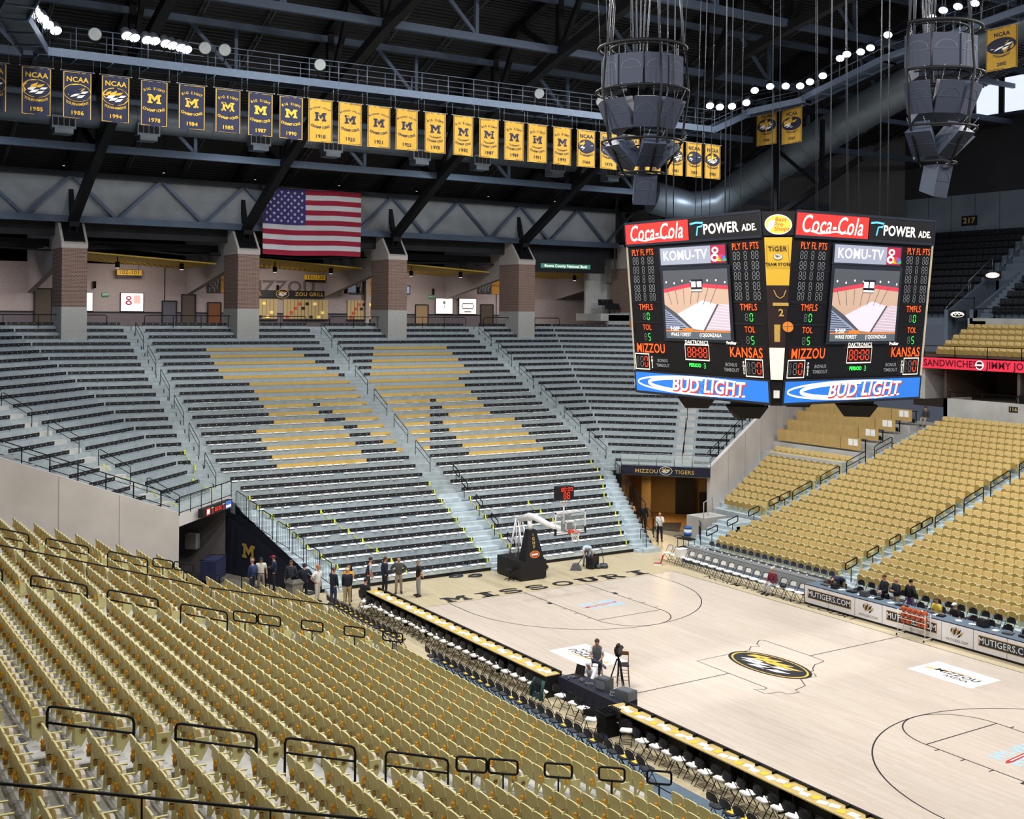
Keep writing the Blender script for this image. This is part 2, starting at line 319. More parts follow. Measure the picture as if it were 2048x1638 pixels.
# ---------------- side stands ----------------
xk = lambda k: 12.77 + .826 * k
zk = lambda k: (1.07 + .214 * k) if k < 7 else 2.60 + .26 * (k - 7)
tk = lambda k: zk(k) - .86
def wall_y(x): return 21.25 + .4142 * (x - 16.65)
NK = 25
for sg, nm in ((-1, 'left'), (1, 'right')):
    b = MB()
    for k in range(NK):
        x0 = xk(k) - .58; x1 = x0 + .826 + (.02 if k < NK - 1 else 1.2)
        ye = wall_y(x0 + .8) + .1 if k > 5 else 17.3
        b.box(sg * x0, sg * x1, -34 if sg < 0 else -24, ye if x0 > 16.4 else 17.3, tk(k) - .45, tk(k), 0)
        for ya in (-8.45, 7.0, 16.95):          # half steps in the aisles with dark nosings
            if ya > 16 and k < 6 and sg < 0: continue
            b.box(sg * (x0 - .3), sg * (x0 + .02), ya - .52, ya + .52, tk(k) - .3, tk(k) - .12 if k else tk(k) - .1, 0)
            b.box(sg * (x0 - .005), sg * (x0 + .05), ya - .5, ya + .5, tk(k), tk(k) + .003, 1)
    struct('floor_stand_' + nm, b, [M['decklow'] if sg > 0 else M['concrete'], mat('nosing', '#3c4652', .7)])
# side walls that close the stands towards the corners
zt = lambda x: 4.08 + .368 * (x - 16.65)
for sg, nm in ((-1, 'left_corner'), (1, 'right_corner')):
    b = MB(); xe = 36.5; n = 8
    xs = [16.65 + (xe - 16.65) * i / n for i in range(n + 1)]
    for i in range(n):
        a, c = xs[i], xs[i + 1]; T = .3
        vs = []
        for x in (a, c):
            z = min(zt(x), 12.1)
            vs += [(sg * x, wall_y(x), -.0), (sg * x, wall_y(x), z), (sg * x, wall_y(x) + T, z), (sg * x, wall_y(x) + T, 0)]
        b.add(vs, [(0, 1, 5, 4), (1, 2, 6, 5), (2, 3, 7, 6), (3, 0, 4, 7), (0, 3, 2, 1), (4, 5, 6, 7)])
        b.box(sg * (c - .012), sg * (c + .012), wall_y(c) - .012, wall_y(c) + .05, 0, min(zt(c), 12) - .05, 1)
    struct('wall_' + nm, b, [M['wallc'], mat('wall_joint', '#8f8b88', .9)])

# ---------------- the stadium seat ----------------
def seat_mbs():
    W_ = .49
    back = MB(); n = 8; outer = []
    prof = [(-.5, 0)] + [(-.5, .5)] + [(-.5 + .06 * i, .5 + [0, .01, .015][i]) for i in (0,)]
    pts = [(-.235, .36), (.235, .36), (.235, .80), (.2, .845), (.1, .862), (-.1, .862), (-.2, .845), (-.235, .80)]
    f_ = []; r_ = []
    for y, z in pts: lean = -(z - .36) * .16; f_.append((lean + .03 + abs(y) * .06, y, z)); r_.append((lean, y, z))
    k = len(pts); back.add(f_ + r_, [tuple(range(k))], 1); back.add(f_ + r_, [tuple(range(2 * k - 1, k - 1, -1))] + [(i, k + i, k + (i + 1) % k, (i + 1) % k) for i in range(k)])
    pan = MB()
    pp = [(-.2, .30), (.2, .30), (.21, .46), (.19, .56), (.12, .63), (0, .66), (-.12, .63), (-.19, .56), (-.21, .46)]; k = len(pp)
    a_ = [(.10 + .12 * (z - .3), y, z) for y, z in pp]; c_ = [(.17 + .12 * (z - .3) , y * .97, z) for y, z in pp]
    pan.add(a_ + c_, [tuple(range(k))[::-1]], 1); pan.add(a_ + c_, [tuple(range(k, 2 * k))], 0); pan.add(a_ + c_, [(i, (i + 1) % k, k + (i + 1) % k, k + i) for i in range(k)], 1)
    arm = MB(); arm.bar((-.04, .25, .60), (.33, .25, .585), .05, .028); 
    leg = MB(); leg.prism([(.02, .02), (.10, .02), (.12, .3), (.2, .58), (.12, .58), (.03, .4)], .235, .262, 'y'); leg.bar((.06, .245, .02), (.28, .245, .3), .03, .05)
    ring = MB(); R_ = .045
    ring.tube([(-.1 + R_ * math.cos(2 * PI * i / 8) - .01, -.19 + R_ * math.sin(2 * PI * i / 8), .545) for i in range(8)], .008, 4, closed=True)
    ring.tube([(-.11 + .04 * math.cos(2 * PI * i / 8), -.19 + .04 * math.sin(2 * PI * i / 8), .46) for i in range(8)], .007, 4, closed=True)
    for i in range(0, 8, 1):
        a = 2 * PI * i / 8; c2 = 2 * PI * (i + 1) / 8
        p1 = (-.11 + .043 * math.cos(a), -.19 + .043 * math.sin(a)); p2 = (-.11 + .043 * math.cos(c2), -.19 + .043 * math.sin(c2))
        ring.add([(*p1, .46), (*p2, .46), (*p2, .545), (*p1, .545)], [(0, 1, 2, 3)])
    pom = MB(); pom.ball((0, 0, .05), (.04, .045, .08), 7, 5); pom.ball((.005, .01, .13), (.035, .03, .05), 6, 4)
    for i in range(7): a = i * .9; pom.tube([(0, 0, .1), (.05 * math.cos(a), .05 * math.sin(a), .15 + .02 * (i % 3))], [.014, .004], 4)
    end = MB(); end.prism([(-.02, .05), (.07, .05), (.22, .3), (.27, .42), (.26, .58), (-.04, .6)], -.275, -.25, 'y')
    return back, pan, arm, leg, ring, pom, end
S_back, S_pan, S_arm, S_leg, S_ring, S_pom, S_end = seat_mbs()
SEATMATS = [M['seatp'], M['seatd'], M['seatl'], M['cup'], M['seatf']]
def far_seat():     # one whole seat for the far field
    b = MB(); b.join(S_back); b.m = [4 if i == 1 else 0 for i in S_back.m]; n0 = len(b.m); b.join(S_pan); b.m[n0:] = [1 if i == 0 else 2 for i in S_pan.m]; b.join(S_arm)
    n0 = len(b.m); b.join(S_leg); b.m[n0:] = [0] * (len(b.m) - n0); return b
FS = far_seat(); FSR = MB(); FSR.join(FS); n0 = len(FSR.m); FSR.join(S_ring); FSR.m[n0:] = [3] * (len(FSR.m) - n0)
me_back = S_back.mesh('backrest', [M['seatp'], M['seatf']]); me_pan = S_pan.mesh('seat', [M['seatd'], M['seatl']]); me_arm = S_arm.mesh('armrest', M['seatp']); me_leg = S_leg.mesh('leg', M['seatp']); me_ring = S_ring.mesh('cup_holder', M['cup'])
me_pom = S_pom.mesh('pompom', M['pom'])
Pe = Panel((.13, -.277, .34), (1, 0, 0), (0, 0, 1)); Pe.ell(0, .08, .075, .075, M['seatd'], .001, 16); Pe.blockM(0, .08, .09, .07, M['paintblk'], .003)
SE = MB(); SE.join(S_end); SE.join(Pe.mb, None, 1); me_end = SE.mesh('end_panel', [M['seatp']] + Pe.mats)
seats = []; poms = []
BL = [(-34, -9.0), (-7.9, 6.45), (7.6, 16.4), (17.5, 99)]
BNAME = {0: 'nearest block', 1: 'second block', 2: 'third block', 3: 'block at the wall'}
for sg in (-1, 1):
    for k in range(NK):
        for bi, (ya, yb) in enumerate(BL):
            if bi == 3:
                if k < 6: continue
                if sg > 0 and k > 15: continue
                yb = wall_y(xk(k)) - .7
            n = int(round((yb - ya) / .513)); st = (yb - ya) / n
            for i in range(n):
                y = ya + st * (i + .5)
                if sg < 0 and abs(abs(y) - 13) < .27: continue
                p = px(sg * xk(k), y, zk(k))
                if p is None or p[0] < -260 or p[0] > 2300 or p[1] > 1900: continue
                seats.append((p[2], sg, k, bi, i, n, y, st, p))
seats.sort(key=lambda t: t[0])
def inview(p): return -20 < p[0] < 2068 and p[1] < 1690
near = [s for s in seats if s[1] < 0 and inview(s[8])][:300]; nearset = set(id(s) for s in near)
rest = MB(); rpom = MB(); npom = 0
rnd = random.Random(3)
seat_src = None
for s in seats:
    d, sg, k, bi, i, n, y, st, p = s
    x = sg * xk(k); z = tk(k)
    haspom = (i % 2 == 0) and sg < 0
    rz = 0 if sg < 0 else PI
    if id(s) in nearset:
        o = empty('stadium_chair', (x, y, z), rz, f'gold tip-up seat, {ORD[k]} row up, {BNAME[bi]} of the near stand', 'seat', f'near stand seats, {ORD[k]} row, {BNAME[bi]}')
        for nm_, me_ in (('backrest', me_back), ('seat', me_pan), ('armrest', me_arm), ('leg', me_leg)) + ((('cup_holder', me_ring),) if k >= 5 or haspom else ()) + ((('end_panel', me_end),) if i == 0 and bi > 0 else ()):
            c = D.objects.new(nm_, me_); COL.objects.link(c); c.parent = o
        o['category'] = 'seat'
    else:
        R_ = Matrix.Translation((x, y, z)) @ Matrix.Rotation(rz, 4, 'Z')
        rest.join(FSR if (sg < 0 and k > 4 and d < 48) else FS, R_)
        if sg < 0 and i == 0 and bi > 0: rest.join(S_end, R_)
    if haspom:
        pz = (x - .11, y - .19, z + .50)
        if npom < 300 and inview(p):
            q = D.objects.new('pompom', me_pom); COL.objects.link(q); q.location = pz; q.rotation_euler = (0, rnd.uniform(-.2, .2), rnd.uniform(0, 6))
            tag(q, f'gold pompom behind the {ORD[k]} seat row, {BNAME[bi]}', 'pompom', f'pompoms behind the {ORD[k]} row, {BNAME[bi]}'); npom += 1
        else: rpom.join(S_pom, Matrix.Translation(pz))
o = rest.build('stadium_chairs', SEATMATS); tag(o, 'remaining gold tip-up stadium seats of both side stands', 'seats', kind='stuff')
o = rpom.build('pompoms', M['pom']); tag(o, 'remaining gold pompoms standing behind the far rows of near stand', 'pompoms', kind='stuff')

# ---------------- aisle handrails ----------------
def arch_rail(x0, z0, x1, z1, y, h=.95, name='aisle_handrail', lab='', grp=None, mid=True):
    b = MB(); r = .03; c = .12
    t0, t1 = z0 + h, z1 + h; dx = 1 if x1 > x0 else -1; sl = (t1 - t0) / (x1 - x0) * dx
    b.tube([(x0, y, z0), (x0, y, t0 - c), (x0 + dx * .03, y, t0 - .03 + sl * .03), (x0 + dx * c, y, t0 + sl * c), (x1 - dx * c, y, t1 - sl * c), (x1 - dx * .03, y, t1 - .03 - sl * .03), (x1, y, t1 - c), (x1, y, z1)], r, 6)
    if mid: b.tube([(x0, y, t0 - .33), (x1, y, t1 - .33)], r * .85, 6)
    o = b.build(name, M['blackm']); return tag(o, lab, 'handrail', grp)
def loop_rail(xc, zc, y, zf, w=.42, h=.34, sl=.31, name='aisle_handrail', lab='', grp=None, ax='x'):
    b = MB(); pts = []
    for sx, sz in ((-1, -1), (-1, 1), (1, 1), (1, -1)):
        for t in (0, 1, 2):
            cx_ = sx * (w - .07) ; cz_ = sz * (h / 2 - .07); base = {(-1, -1): 270, (-1, 1): 180, (1, 1): 90, (1, -1): 0}[(sx, sz)]
            a = math.radians(base - 45 * t); pts.append((cx_ + .07 * math.cos(a), cz_ + .07 * math.sin(a)))
    P_ = [((xc + u, y, zc + v + u * sl) if ax == 'x' else (y, xc + u, zc + v + u * sl)) for u, v in pts]
    b.tube(P_, .03, 6, closed=True)
    b.tube([(xc, y, zf), (xc, y, zc - h / 2)] if ax == 'x' else [(y, xc, zf), (y, xc, zc - h / 2)], .024, 6)
    return tag(b.build(name, M['blackm']), lab, 'handrail', grp)
AN = {-8.5: 'nearest', 6.95: 'middle', 16.95: 'far'}
for sg in (-1, 1):
    side = 'near stand' if sg < 0 else 'stand across the court'
    for y in (-8.5, 6.95, 16.95):
        if sg > 0 and y < 0: continue
        for j, (a, c) in enumerate(((28.32, 26.65), (25.8, 24.05), (23.4, 21.72), (20.95, 19.3))):
            fz = lambda x: 2.60 + .26 * ((x - 12.77) / .826 - 7) - .86 + .1
            arch_rail(sg * a, fz(a), sg * c, fz(c), y, .92, lab=f'arched black handrail, {["highest","second highest","second lowest","lowest"][j]} on the {AN[y]} aisle of the {side}')
        for j, xc in enumerate((18.65, 17.75, 16.1, 14.4, 12.8)):
            if y > 16 and j > 1 and sg < 0: continue
            zf = 1.07 + .259 * (xc - 12.77) / .826 * .83 - .86
            loop_rail(sg * xc, zf + 1.0, y, zf, sl=.27 * sg, lab=f'small loop handrail, {["highest","second highest","middle","second lowest","lowest"][j]} on the {AN[y]} aisle of the {side}')
# long single rails between seats of the near stand
for y, ka, kb in ((13.0, 6.6, 24), (-13.0, 10, 24), (12.9, 0, 6.3)):
    b = MB(); ks = [ka + (kb - ka) * i / 24 for i in range(25)]
    zz = lambda k: (1.07 + .214 * k if k < 7 else 2.60 + .26 * (k - 7)) + .06
    b.tube([(-xk(k), y, zz(k)) for k in ks], .028, 6)
    k = ka
    while k <= kb: b.tube([(-xk(k), y, zz(k) - .9), (-xk(k), y, zz(k))], .018, 6); k += 2.7 if ka > 1 else 1.55
    tag(b.build('section_rail', M['blackm']), {13.0: 'long straight black rail running down between seats before the far aisle', -13.0: 'straight black rail at the lower left corner, nearest to the viewer', 12.9: 'low black rail among the bottom seven rows near the floor chairs'}[y], 'rail')
b = MB(); b.tube([(-12.25, -9, .62), (-12.25, 14, .62)], .015, 5)
for i in range(12): b.tube([(-12.25, -9 + 2.09 * i, 0), (-12.25, -9 + 2.09 * i, .62)], .012, 5)
tag(b.build('front_rail', M['blackm']), 'low black rail between the gold front row and black floor chairs', 'rail')
# ---------------- end stand (bleachers) ----------------
yR = lambda r: (42.407 - .827 * (r - 1)) if r < 22 else 25.25 - .82 * (r - 22)
zR = lambda r: 11.904 - .404 * (r - 1)
sR = lambda r: zR(r) - .24
fR = lambda r: yR(r) - .32
Kx = lambda Y: 14.39 + .4142 * (Y - 29.17)
RX = {18: 12.25, 19: 12.0, 20: 11.72, 21: 11.62, 22: 11.4, 23: 10.95, 24: 10.4, 25: 10.2, 26: 10.0, 27: 9.6, 28: 9.1, 29: 8.85}
def sidex(y): return 12.4 if y > 25.5 else 12.4 - (25.5 - y) * .33
b = MB(); hi = 0
for r in range(29, -2, -1):
    y0 = fR(r); y1 = fR(r - 1) + .02 if r > -1 else 44.9
    m = 1 if r >= 22 else 0
    w = sidex(y0) if r >= 21 else 13.0
    if r <= 20: w = 13.05
    b.box(-w, w, y0, y1, sR(r) - .6 if r < 29 else .18, sR(r), m)
    b.box(-w if r < 22 else -RX[r] - .1, w if r < 22 else RX[r] + .1, y0 + .36, y1, sR(r), sR(r) + .003, 3 if m else 4)
    w0 = w; w = min(w, sidex(y0 - .42)) if r > 20 else w
    for xa, xb in ((-.7, .62), (-w, -RX.get(max(r, 18), 12.25) - .05), (RX.get(max(r, 18), 12.25) + .05, w)):
        if r <= 20 and abs(xa + xb) > 2: xa, xb = (-13.6, -12.3) if xa < 0 else (12.3, 13.6)
        if xb - xa > .3: b.box(xa, xb, y0 - .4, y0 + .02, sR(r) - .4, sR(r) - .2, m)
b.box(-10.4, 10.4, 19.24, 19.6, 0.02, .18, 2)
struct('floor_end_stand', b, [M['deck'], M['decklow'], M['black'], mat('footwell_blue', '#5f707d', .5, .1, var=.15, scale=3), mat('footwell_grey', '#868f91', .6, .1, var=.12, scale=3)])
# side faces of the telescopic part
for sg, nm in ((-1, 'left'), (1, 'right')):
    b = MB(); pts = []
    for r in range(21, 30): pts.append((fR(r), sR(r)))
    for (ya, za), (yb_, zb) in zip(pts[:-1], pts[1:]):
        xa, xb = sidex(ya) * sg, sidex(yb_) * sg
        b.add([(xa, ya, 0), (xb, yb_, 0), (xb, yb_, zb - .05), (xa, ya, za - .05)], [(0, 1, 2, 3)])
    struct('wall_bleacher_side_' + nm, b, M['navy'])
# corner tiers (45 degree blocks), both sides
def corner_line(Y, y_out=None):
    K_ = Kx(Y); t = (Y - 21.25 - .4142 * (K_ - 16.65)) / 1.4142; return K_, t
for sg, nm in ((-1, 'left'), (1, 'right')):
    b = MB()
    for r in range(20, -2, -1):
        Ya = fR(r) if r < 20 else 25.24; Yb = fR(r - 1) + .02 if r > -1 else 46
        Ka, ta = corner_line(Ya); Kb, tb = corner_line(Yb)
        x_in = 13.0
        ta -= .3 if r < 20 else 0; tb -= .3; lo = [(x_in, Ya), (max(Ka, x_in), Ya), (Ka + ta, Ya - ta)]; hi_ = [(Kb + tb, Yb - tb), (Kb, Yb), (x_in, Yb)]
        poly = [(sg * x, y) for x, y in lo + hi_]
        if sg > 0: poly = poly
        b.prism(poly, sR(r) - .6, sR(r), 'z', 0)
    struct('floor_corner_stand_' + nm, b, M['deck'])
# bench maker
DOT = .463
br_mb = MB(); br_mb.box(-.02, .02, -.03, .0, -.0, .12); me_br = br_mb.mesh('bracket', M['blackm'])
def bench(a, c, z, n, lab, gold=None, papers=False, grp=None, holes=None):
    """a,c plan points of the backrest line (left to right), n = unit vector towards the court"""
    a = Vector((*a, 0)); c = Vector((*c, 0)); d = (c - a); L_ = d.length; d.normalize(); n = Vector((*n, 0))
    if L_ < .4: return
    ang = math.atan2(d.y, d.x)
    o = empty('bleacher_bench', (a.x, a.y, z - .24), ang, lab, 'bench', grp)
    fl = 1 if Vector((-d.y, d.x, 0)).dot(n) < 0 else -1     # local -y is front when fl = 1
    sp = MB(); sp.box(0, L_, -fl * .05, -fl * .3, .0, .035); sp.build('seat_plank', M['plank'], o)
    if gold:
        for g0, g1 in gold: q = MB(); q.box(g0, g1, fl * .03, fl * .5, .001, .006); q.box(g0, g1, -fl * .31, -fl * .04, .036, .04); q.build('painted_deck', mat('deck_tan_paint', '#b8aa7c', .6, var=.1, scale=3), o)
    segs = []; x = 0; cuts = sorted(gold or [])
    for g0, g1 in cuts:
        if g0 > x + .05: segs.append((x, g0, 0))
        segs.append((max(g0, 0), min(g1, L_), 1)); x = g1
    if x < L_ - .05: segs.append((x, L_, 0))
    for s0, s1, isg in segs:
        q = MB(); q.box(s0 + .01, s1 - .01, -.02, .02, .075 if not isg else .08, .255 if not isg else .235, 0)
        if not isg:
            k = int(round((s1 - s0) / DOT)) or 1; stp = (s1 - s0) / k
            for i in range(k): xx = s0 + stp * (i + .5); yy = -fl * .0215; q.add([(xx - .018, yy, .155), (xx + .018, yy, .155), (xx + .018, yy, .185), (xx - .018, yy, .185)], [(0, 1, 2, 3)], 1)
        q.build('backrest' if not isg else 'gold_backrest', [M['goldv'] if isg else M['black'], M['dot']], o)
        if not isg:
            k = max(1, int((s1 - s0) / 1.85)); off = (s1 - s0 - 1.85 * (k - 1)) / 2
            for i in range(k):
                c_ = D.objects.new('bracket', me_br); COL.objects.link(c_); c_.parent = o; c_.location = (s0 + off + 1.85 * i, 0, 0)
    return o
GL = {3: (-9.02, -3.04), 4: (-9.01, -2.58), 5: (-9.03, -2.13), 6: (-9.03, -1.67), 7: (-9.01, -1.19)}
for r in range(8, 11): GL[r] = (-7.61, -.75)
GLs = {r: [v] for r, v in GL.items()}
for r, (u, v) in {11: (-4.4, -3.94), 12: (-4.38, -3.47), 13: (-4.37, -3.0), 14: (-3.46, -2.57), 15: (-3.46, -2.09), 16: (-3.46, -1.65), 17: (-3.47, -1.18)}.items(): GLs[r] = [((-7.61 if r < 14 else -9.0), u), (v, -.75)]
GLs[18] = [(-9.04, -3.53)]
GRs = {3: [(2.99, 8.9)], 4: [(2.53, 8.9)], 5: [(2.05, 8.9)], 6: [(1.59, 8.9)], 7: [(1.1, 8.9)], 8: [(.65, 7.5)], 9: [(.65, 7.5)], 10: [(.65, 7.5)]}
for r, (u, v) in {11: (3.86, 4.3), 12: (3.41, 4.3), 13: (2.95, 4.3), 14: (2.49, 3.42), 15: (2.04, 3.4), 16: (1.58, 3.44), 17: (1.13, 3.41)}.items(): GRs[r] = [(.65, u), (v, 7.5 if r < 14 else 8.91)]
GRs[18] = [(3.38, 8.91)]
PILX = [-16.915 + 11.257 * i for i in range(4)]
me_pp = []
for v in range(4):
    q = MB(); w = .18; V4 = [(-w, -.2, .001), (w, -.21 + .01 * v, .003), (w + .01, .13, .018 * (v % 2)), (-w + .02 * v, .14, .004)]; q.add(V4, [(0, 1, 2, 3)]); q.add(V4, [(3, 2, 1, 0)])
    q.v = [(x, y, z + (.004 if i > 3 else 0)) for i, (x, y, z) in enumerate(q.v)]; me_pp.append(q.mesh('newspaper', M['paper']))
papers = []
def nth(r): return ORD[29 - r] if r < 29 else 'front'
for r in range(29, -2, -1):
    y = yR(r); z = zR(r); xl = -RX.get(max(r, 18), 12.25) if r >= 19 else -12.25; xr = RX.get(max(r, 18), 12.2)
    blocks = [(xl, -.75 if r < 22 else -.64, GLs.get(r), 'left'), (.65 if r < 22 else 1.05, xr, GRs.get(r), 'right')]
    for x0, x1, g, nm in blocks:
        gg = [(a - x0, c - x0) for a, c in g] if g else None
        pcs = [(x0, x1, gg)]
        if r <= 1 and r > -5:
            pcs = []; cur = x0
            for pxx in PILX:
                if x0 < pxx < x1: pcs.append((cur, pxx - .85, None)); cur = pxx + .85
            pcs.append((cur, x1, None))
        for j, (p0, p1, g2) in enumerate(pcs):
            part = '' if len(pcs) == 1 else (', left of brick pillar' if j == 0 else ', right of brick pillar')
            what = 'with gold and black back' if g2 else 'with black back'
            bench((p0, y), (p1, y), z, (0, -1), f'bench {what}, {nth(r)} row, {nm} of centre aisle{part}', g2)
        if 9 < r <= 29:
            k = int((x1 - x0) / DOT)
            for i in range(k):
                xx = x0 + DOT * (i + .5)
                if rnd.random() < (.93 if r > 17 else .8): papers.append((xx + rnd.uniform(-.04, .04), y - .17, z - .2, r, nm))
papers.sort(key=lambda t: px(*t[:3])[2]); rp = MB()
for i, (x, y, z, r, nm) in enumerate(papers):
    me_ = me_pp[i % 4]; rot = rnd.uniform(-.25, .25)
    if i < 300:
        o = D.objects.new('newspaper', me_); COL.objects.link(o); o.location = (x, y, z); o.rotation_euler = (0, 0, rot)
        tag(o, f'white newspaper laid flat on the {nth(r)} bench row, {nm} of the centre aisle', 'newspaper', f'newspapers on the {nth(r)} row, {nm} of the aisle')
    else:
        w = .18; R_ = Matrix.Translation((x, y, z)) @ Matrix.Rotation(rot, 4, 'Z'); rp.add([R_ @ Vector(v) for v in ((-w, -.19, .004), (w, -.19, .006), (w, .13, .012), (-w, .13, .004))], [(0, 1, 2, 3)])
tag(rp.build('newspapers', M['paper']), 'remaining white newspapers on the upper rows of the gold letter benches', 'newspapers', kind='stuff')
S2 = math.sqrt(.5)
for sg, nm in ((-1, 'left'), (1, 'right')):
    for r in range(20, -2, -1):
        Y = yR(r); K_, t = corner_line(Y); z = zR(r)
        # straight piece
        a0 = 13.63
        if K_ - a0 > .5:
            pp_ = (sg * a0, Y), (sg * (K_ - .06), Y)
            if sg < 0: pp_ = pp_[::-1]
            if not (r == 1 or r == 0) or True:
                xs0, xs1 = pp_[0][0], pp_[1][0]
                if r <= 1 and abs(16.915) > a0:
                    e = sorted((abs(xs0), abs(xs1)))
                    for q0, q1, nn_ in ((e[0], 16.915 - .85, 'inner'), (16.915 + .85, e[1], 'outer')):
                        A_, B_ = (sg * q0, Y), (sg * q1, Y)
                        if sg < 0: A_, B_ = B_, A_
                        bench(A_, B_, z, (0, -1), f'bench with black back, {ORD[20 - r]} row, {nn_} side of the {nm} end pillar')
                else: bench(*pp_, z, (0, -1), f'short straight bench, {ORD[20 - r]} row up in the {nm} corner')
        # 45 degree line: points (K+u, Y-u); aisle centred on x+y... along the line
        def P(u): return (sg * (K_ + u), Y - u)
        ua = (K_ - Y + 7.15) ; ua = ((Y - K_) - 7.15 + 0) / 2   # where y - x = 7.15
        u0 = .05 if K_ > 13.2 else 13.3 - K_
        u1 = min(ua - .5, t - .35)
        for (s0, s1, w_) in ((u0, u1, 'angled bench'), (ua + .5, t - .4, 'outer angled bench')):
            if s1 - s0 < .4: continue
            A_, B_ = P(s0), P(s1)
            if sg < 0: A_, B_ = B_, A_
            bench(A_, B_, z, (-sg * S2, -S2), f'{w_}, {ORD[20 - r]} row up in the {nm} corner' + (', between aisle and wall' if 'outer' in w_ else ', inside the aisle'))
    # steps in the corner aisle
    b = MB()
    for r in range(20, 0, -1):
        Y = fR(r); K_, t = corner_line(Y); ua = ((Y - K_) - 7.15) / 2; c_ = Vector((sg * (K_ + ua), Y - ua, 0)); dl = Vector((sg * S2, -S2, 0)); nn = Vector((-sg * S2, -S2, 0))
        vs = [c_ + dl * e * .55 + nn * f for e in (-1, 1) for f in (-.02, .38)]
        z1 = sR(r) - .2; b.add([(v.x, v.y, zz) for v in vs for zz in (z1 - .25, z1)], [(0, 1, 3, 2), (4, 6, 7, 5), (0, 4, 5, 1), (2, 3, 7, 6), (0, 2, 6, 4), (1, 5, 7, 3)])
    struct('floor_corner_steps_' + nm, b, M['concrete'])
# aisle rails of the end stand
def slope_rail(x, r_hi, r_lo, lab):
    b = MB(); ya, yb_ = yR(r_hi), yR(r_lo); za, zb = sR(r_hi), sR(r_lo); h = .86
    b.tube([(x, ya, za), (x, ya, za + h - .08), (x, ya - .06, za + h - .02), (x, yb_, zb + h), (x, yb_, zb - .25)], .02, 6); b.tube([(x, ya, za + h - .36), (x, yb_, zb + h - .34)], .017, 6)
    return tag(b.build('aisle_handrail', M['blackm']), lab, 'handrail')
for x, nm in ((-12.95, 'left'), (-.05, 'centre'), (12.95, 'right')):
    for j, r in enumerate((18.6, 15.2, 11.8, 8.4, 5.0, 1.6)):
        slope_rail(x, r - 1.2, r + 1, f'black sloping handrail on the {nm} aisle of the end bleachers, {ORD[j]} from the bottom'.replace('front from the bottom', 'lowest one'))
for j, r in enumerate((21.2, 22.6, 24.6, 26.6, 28.6)):
    zf = zR(r) - .24; loop_rail(yR(r), zf + 1.0 - .15, .95, zf, .36, .34, .49, lab=f'small black loop handrail beside the centre aisle, {ORD[4 - j]} up from the court'.replace('front up', 'first up'), ax='y')
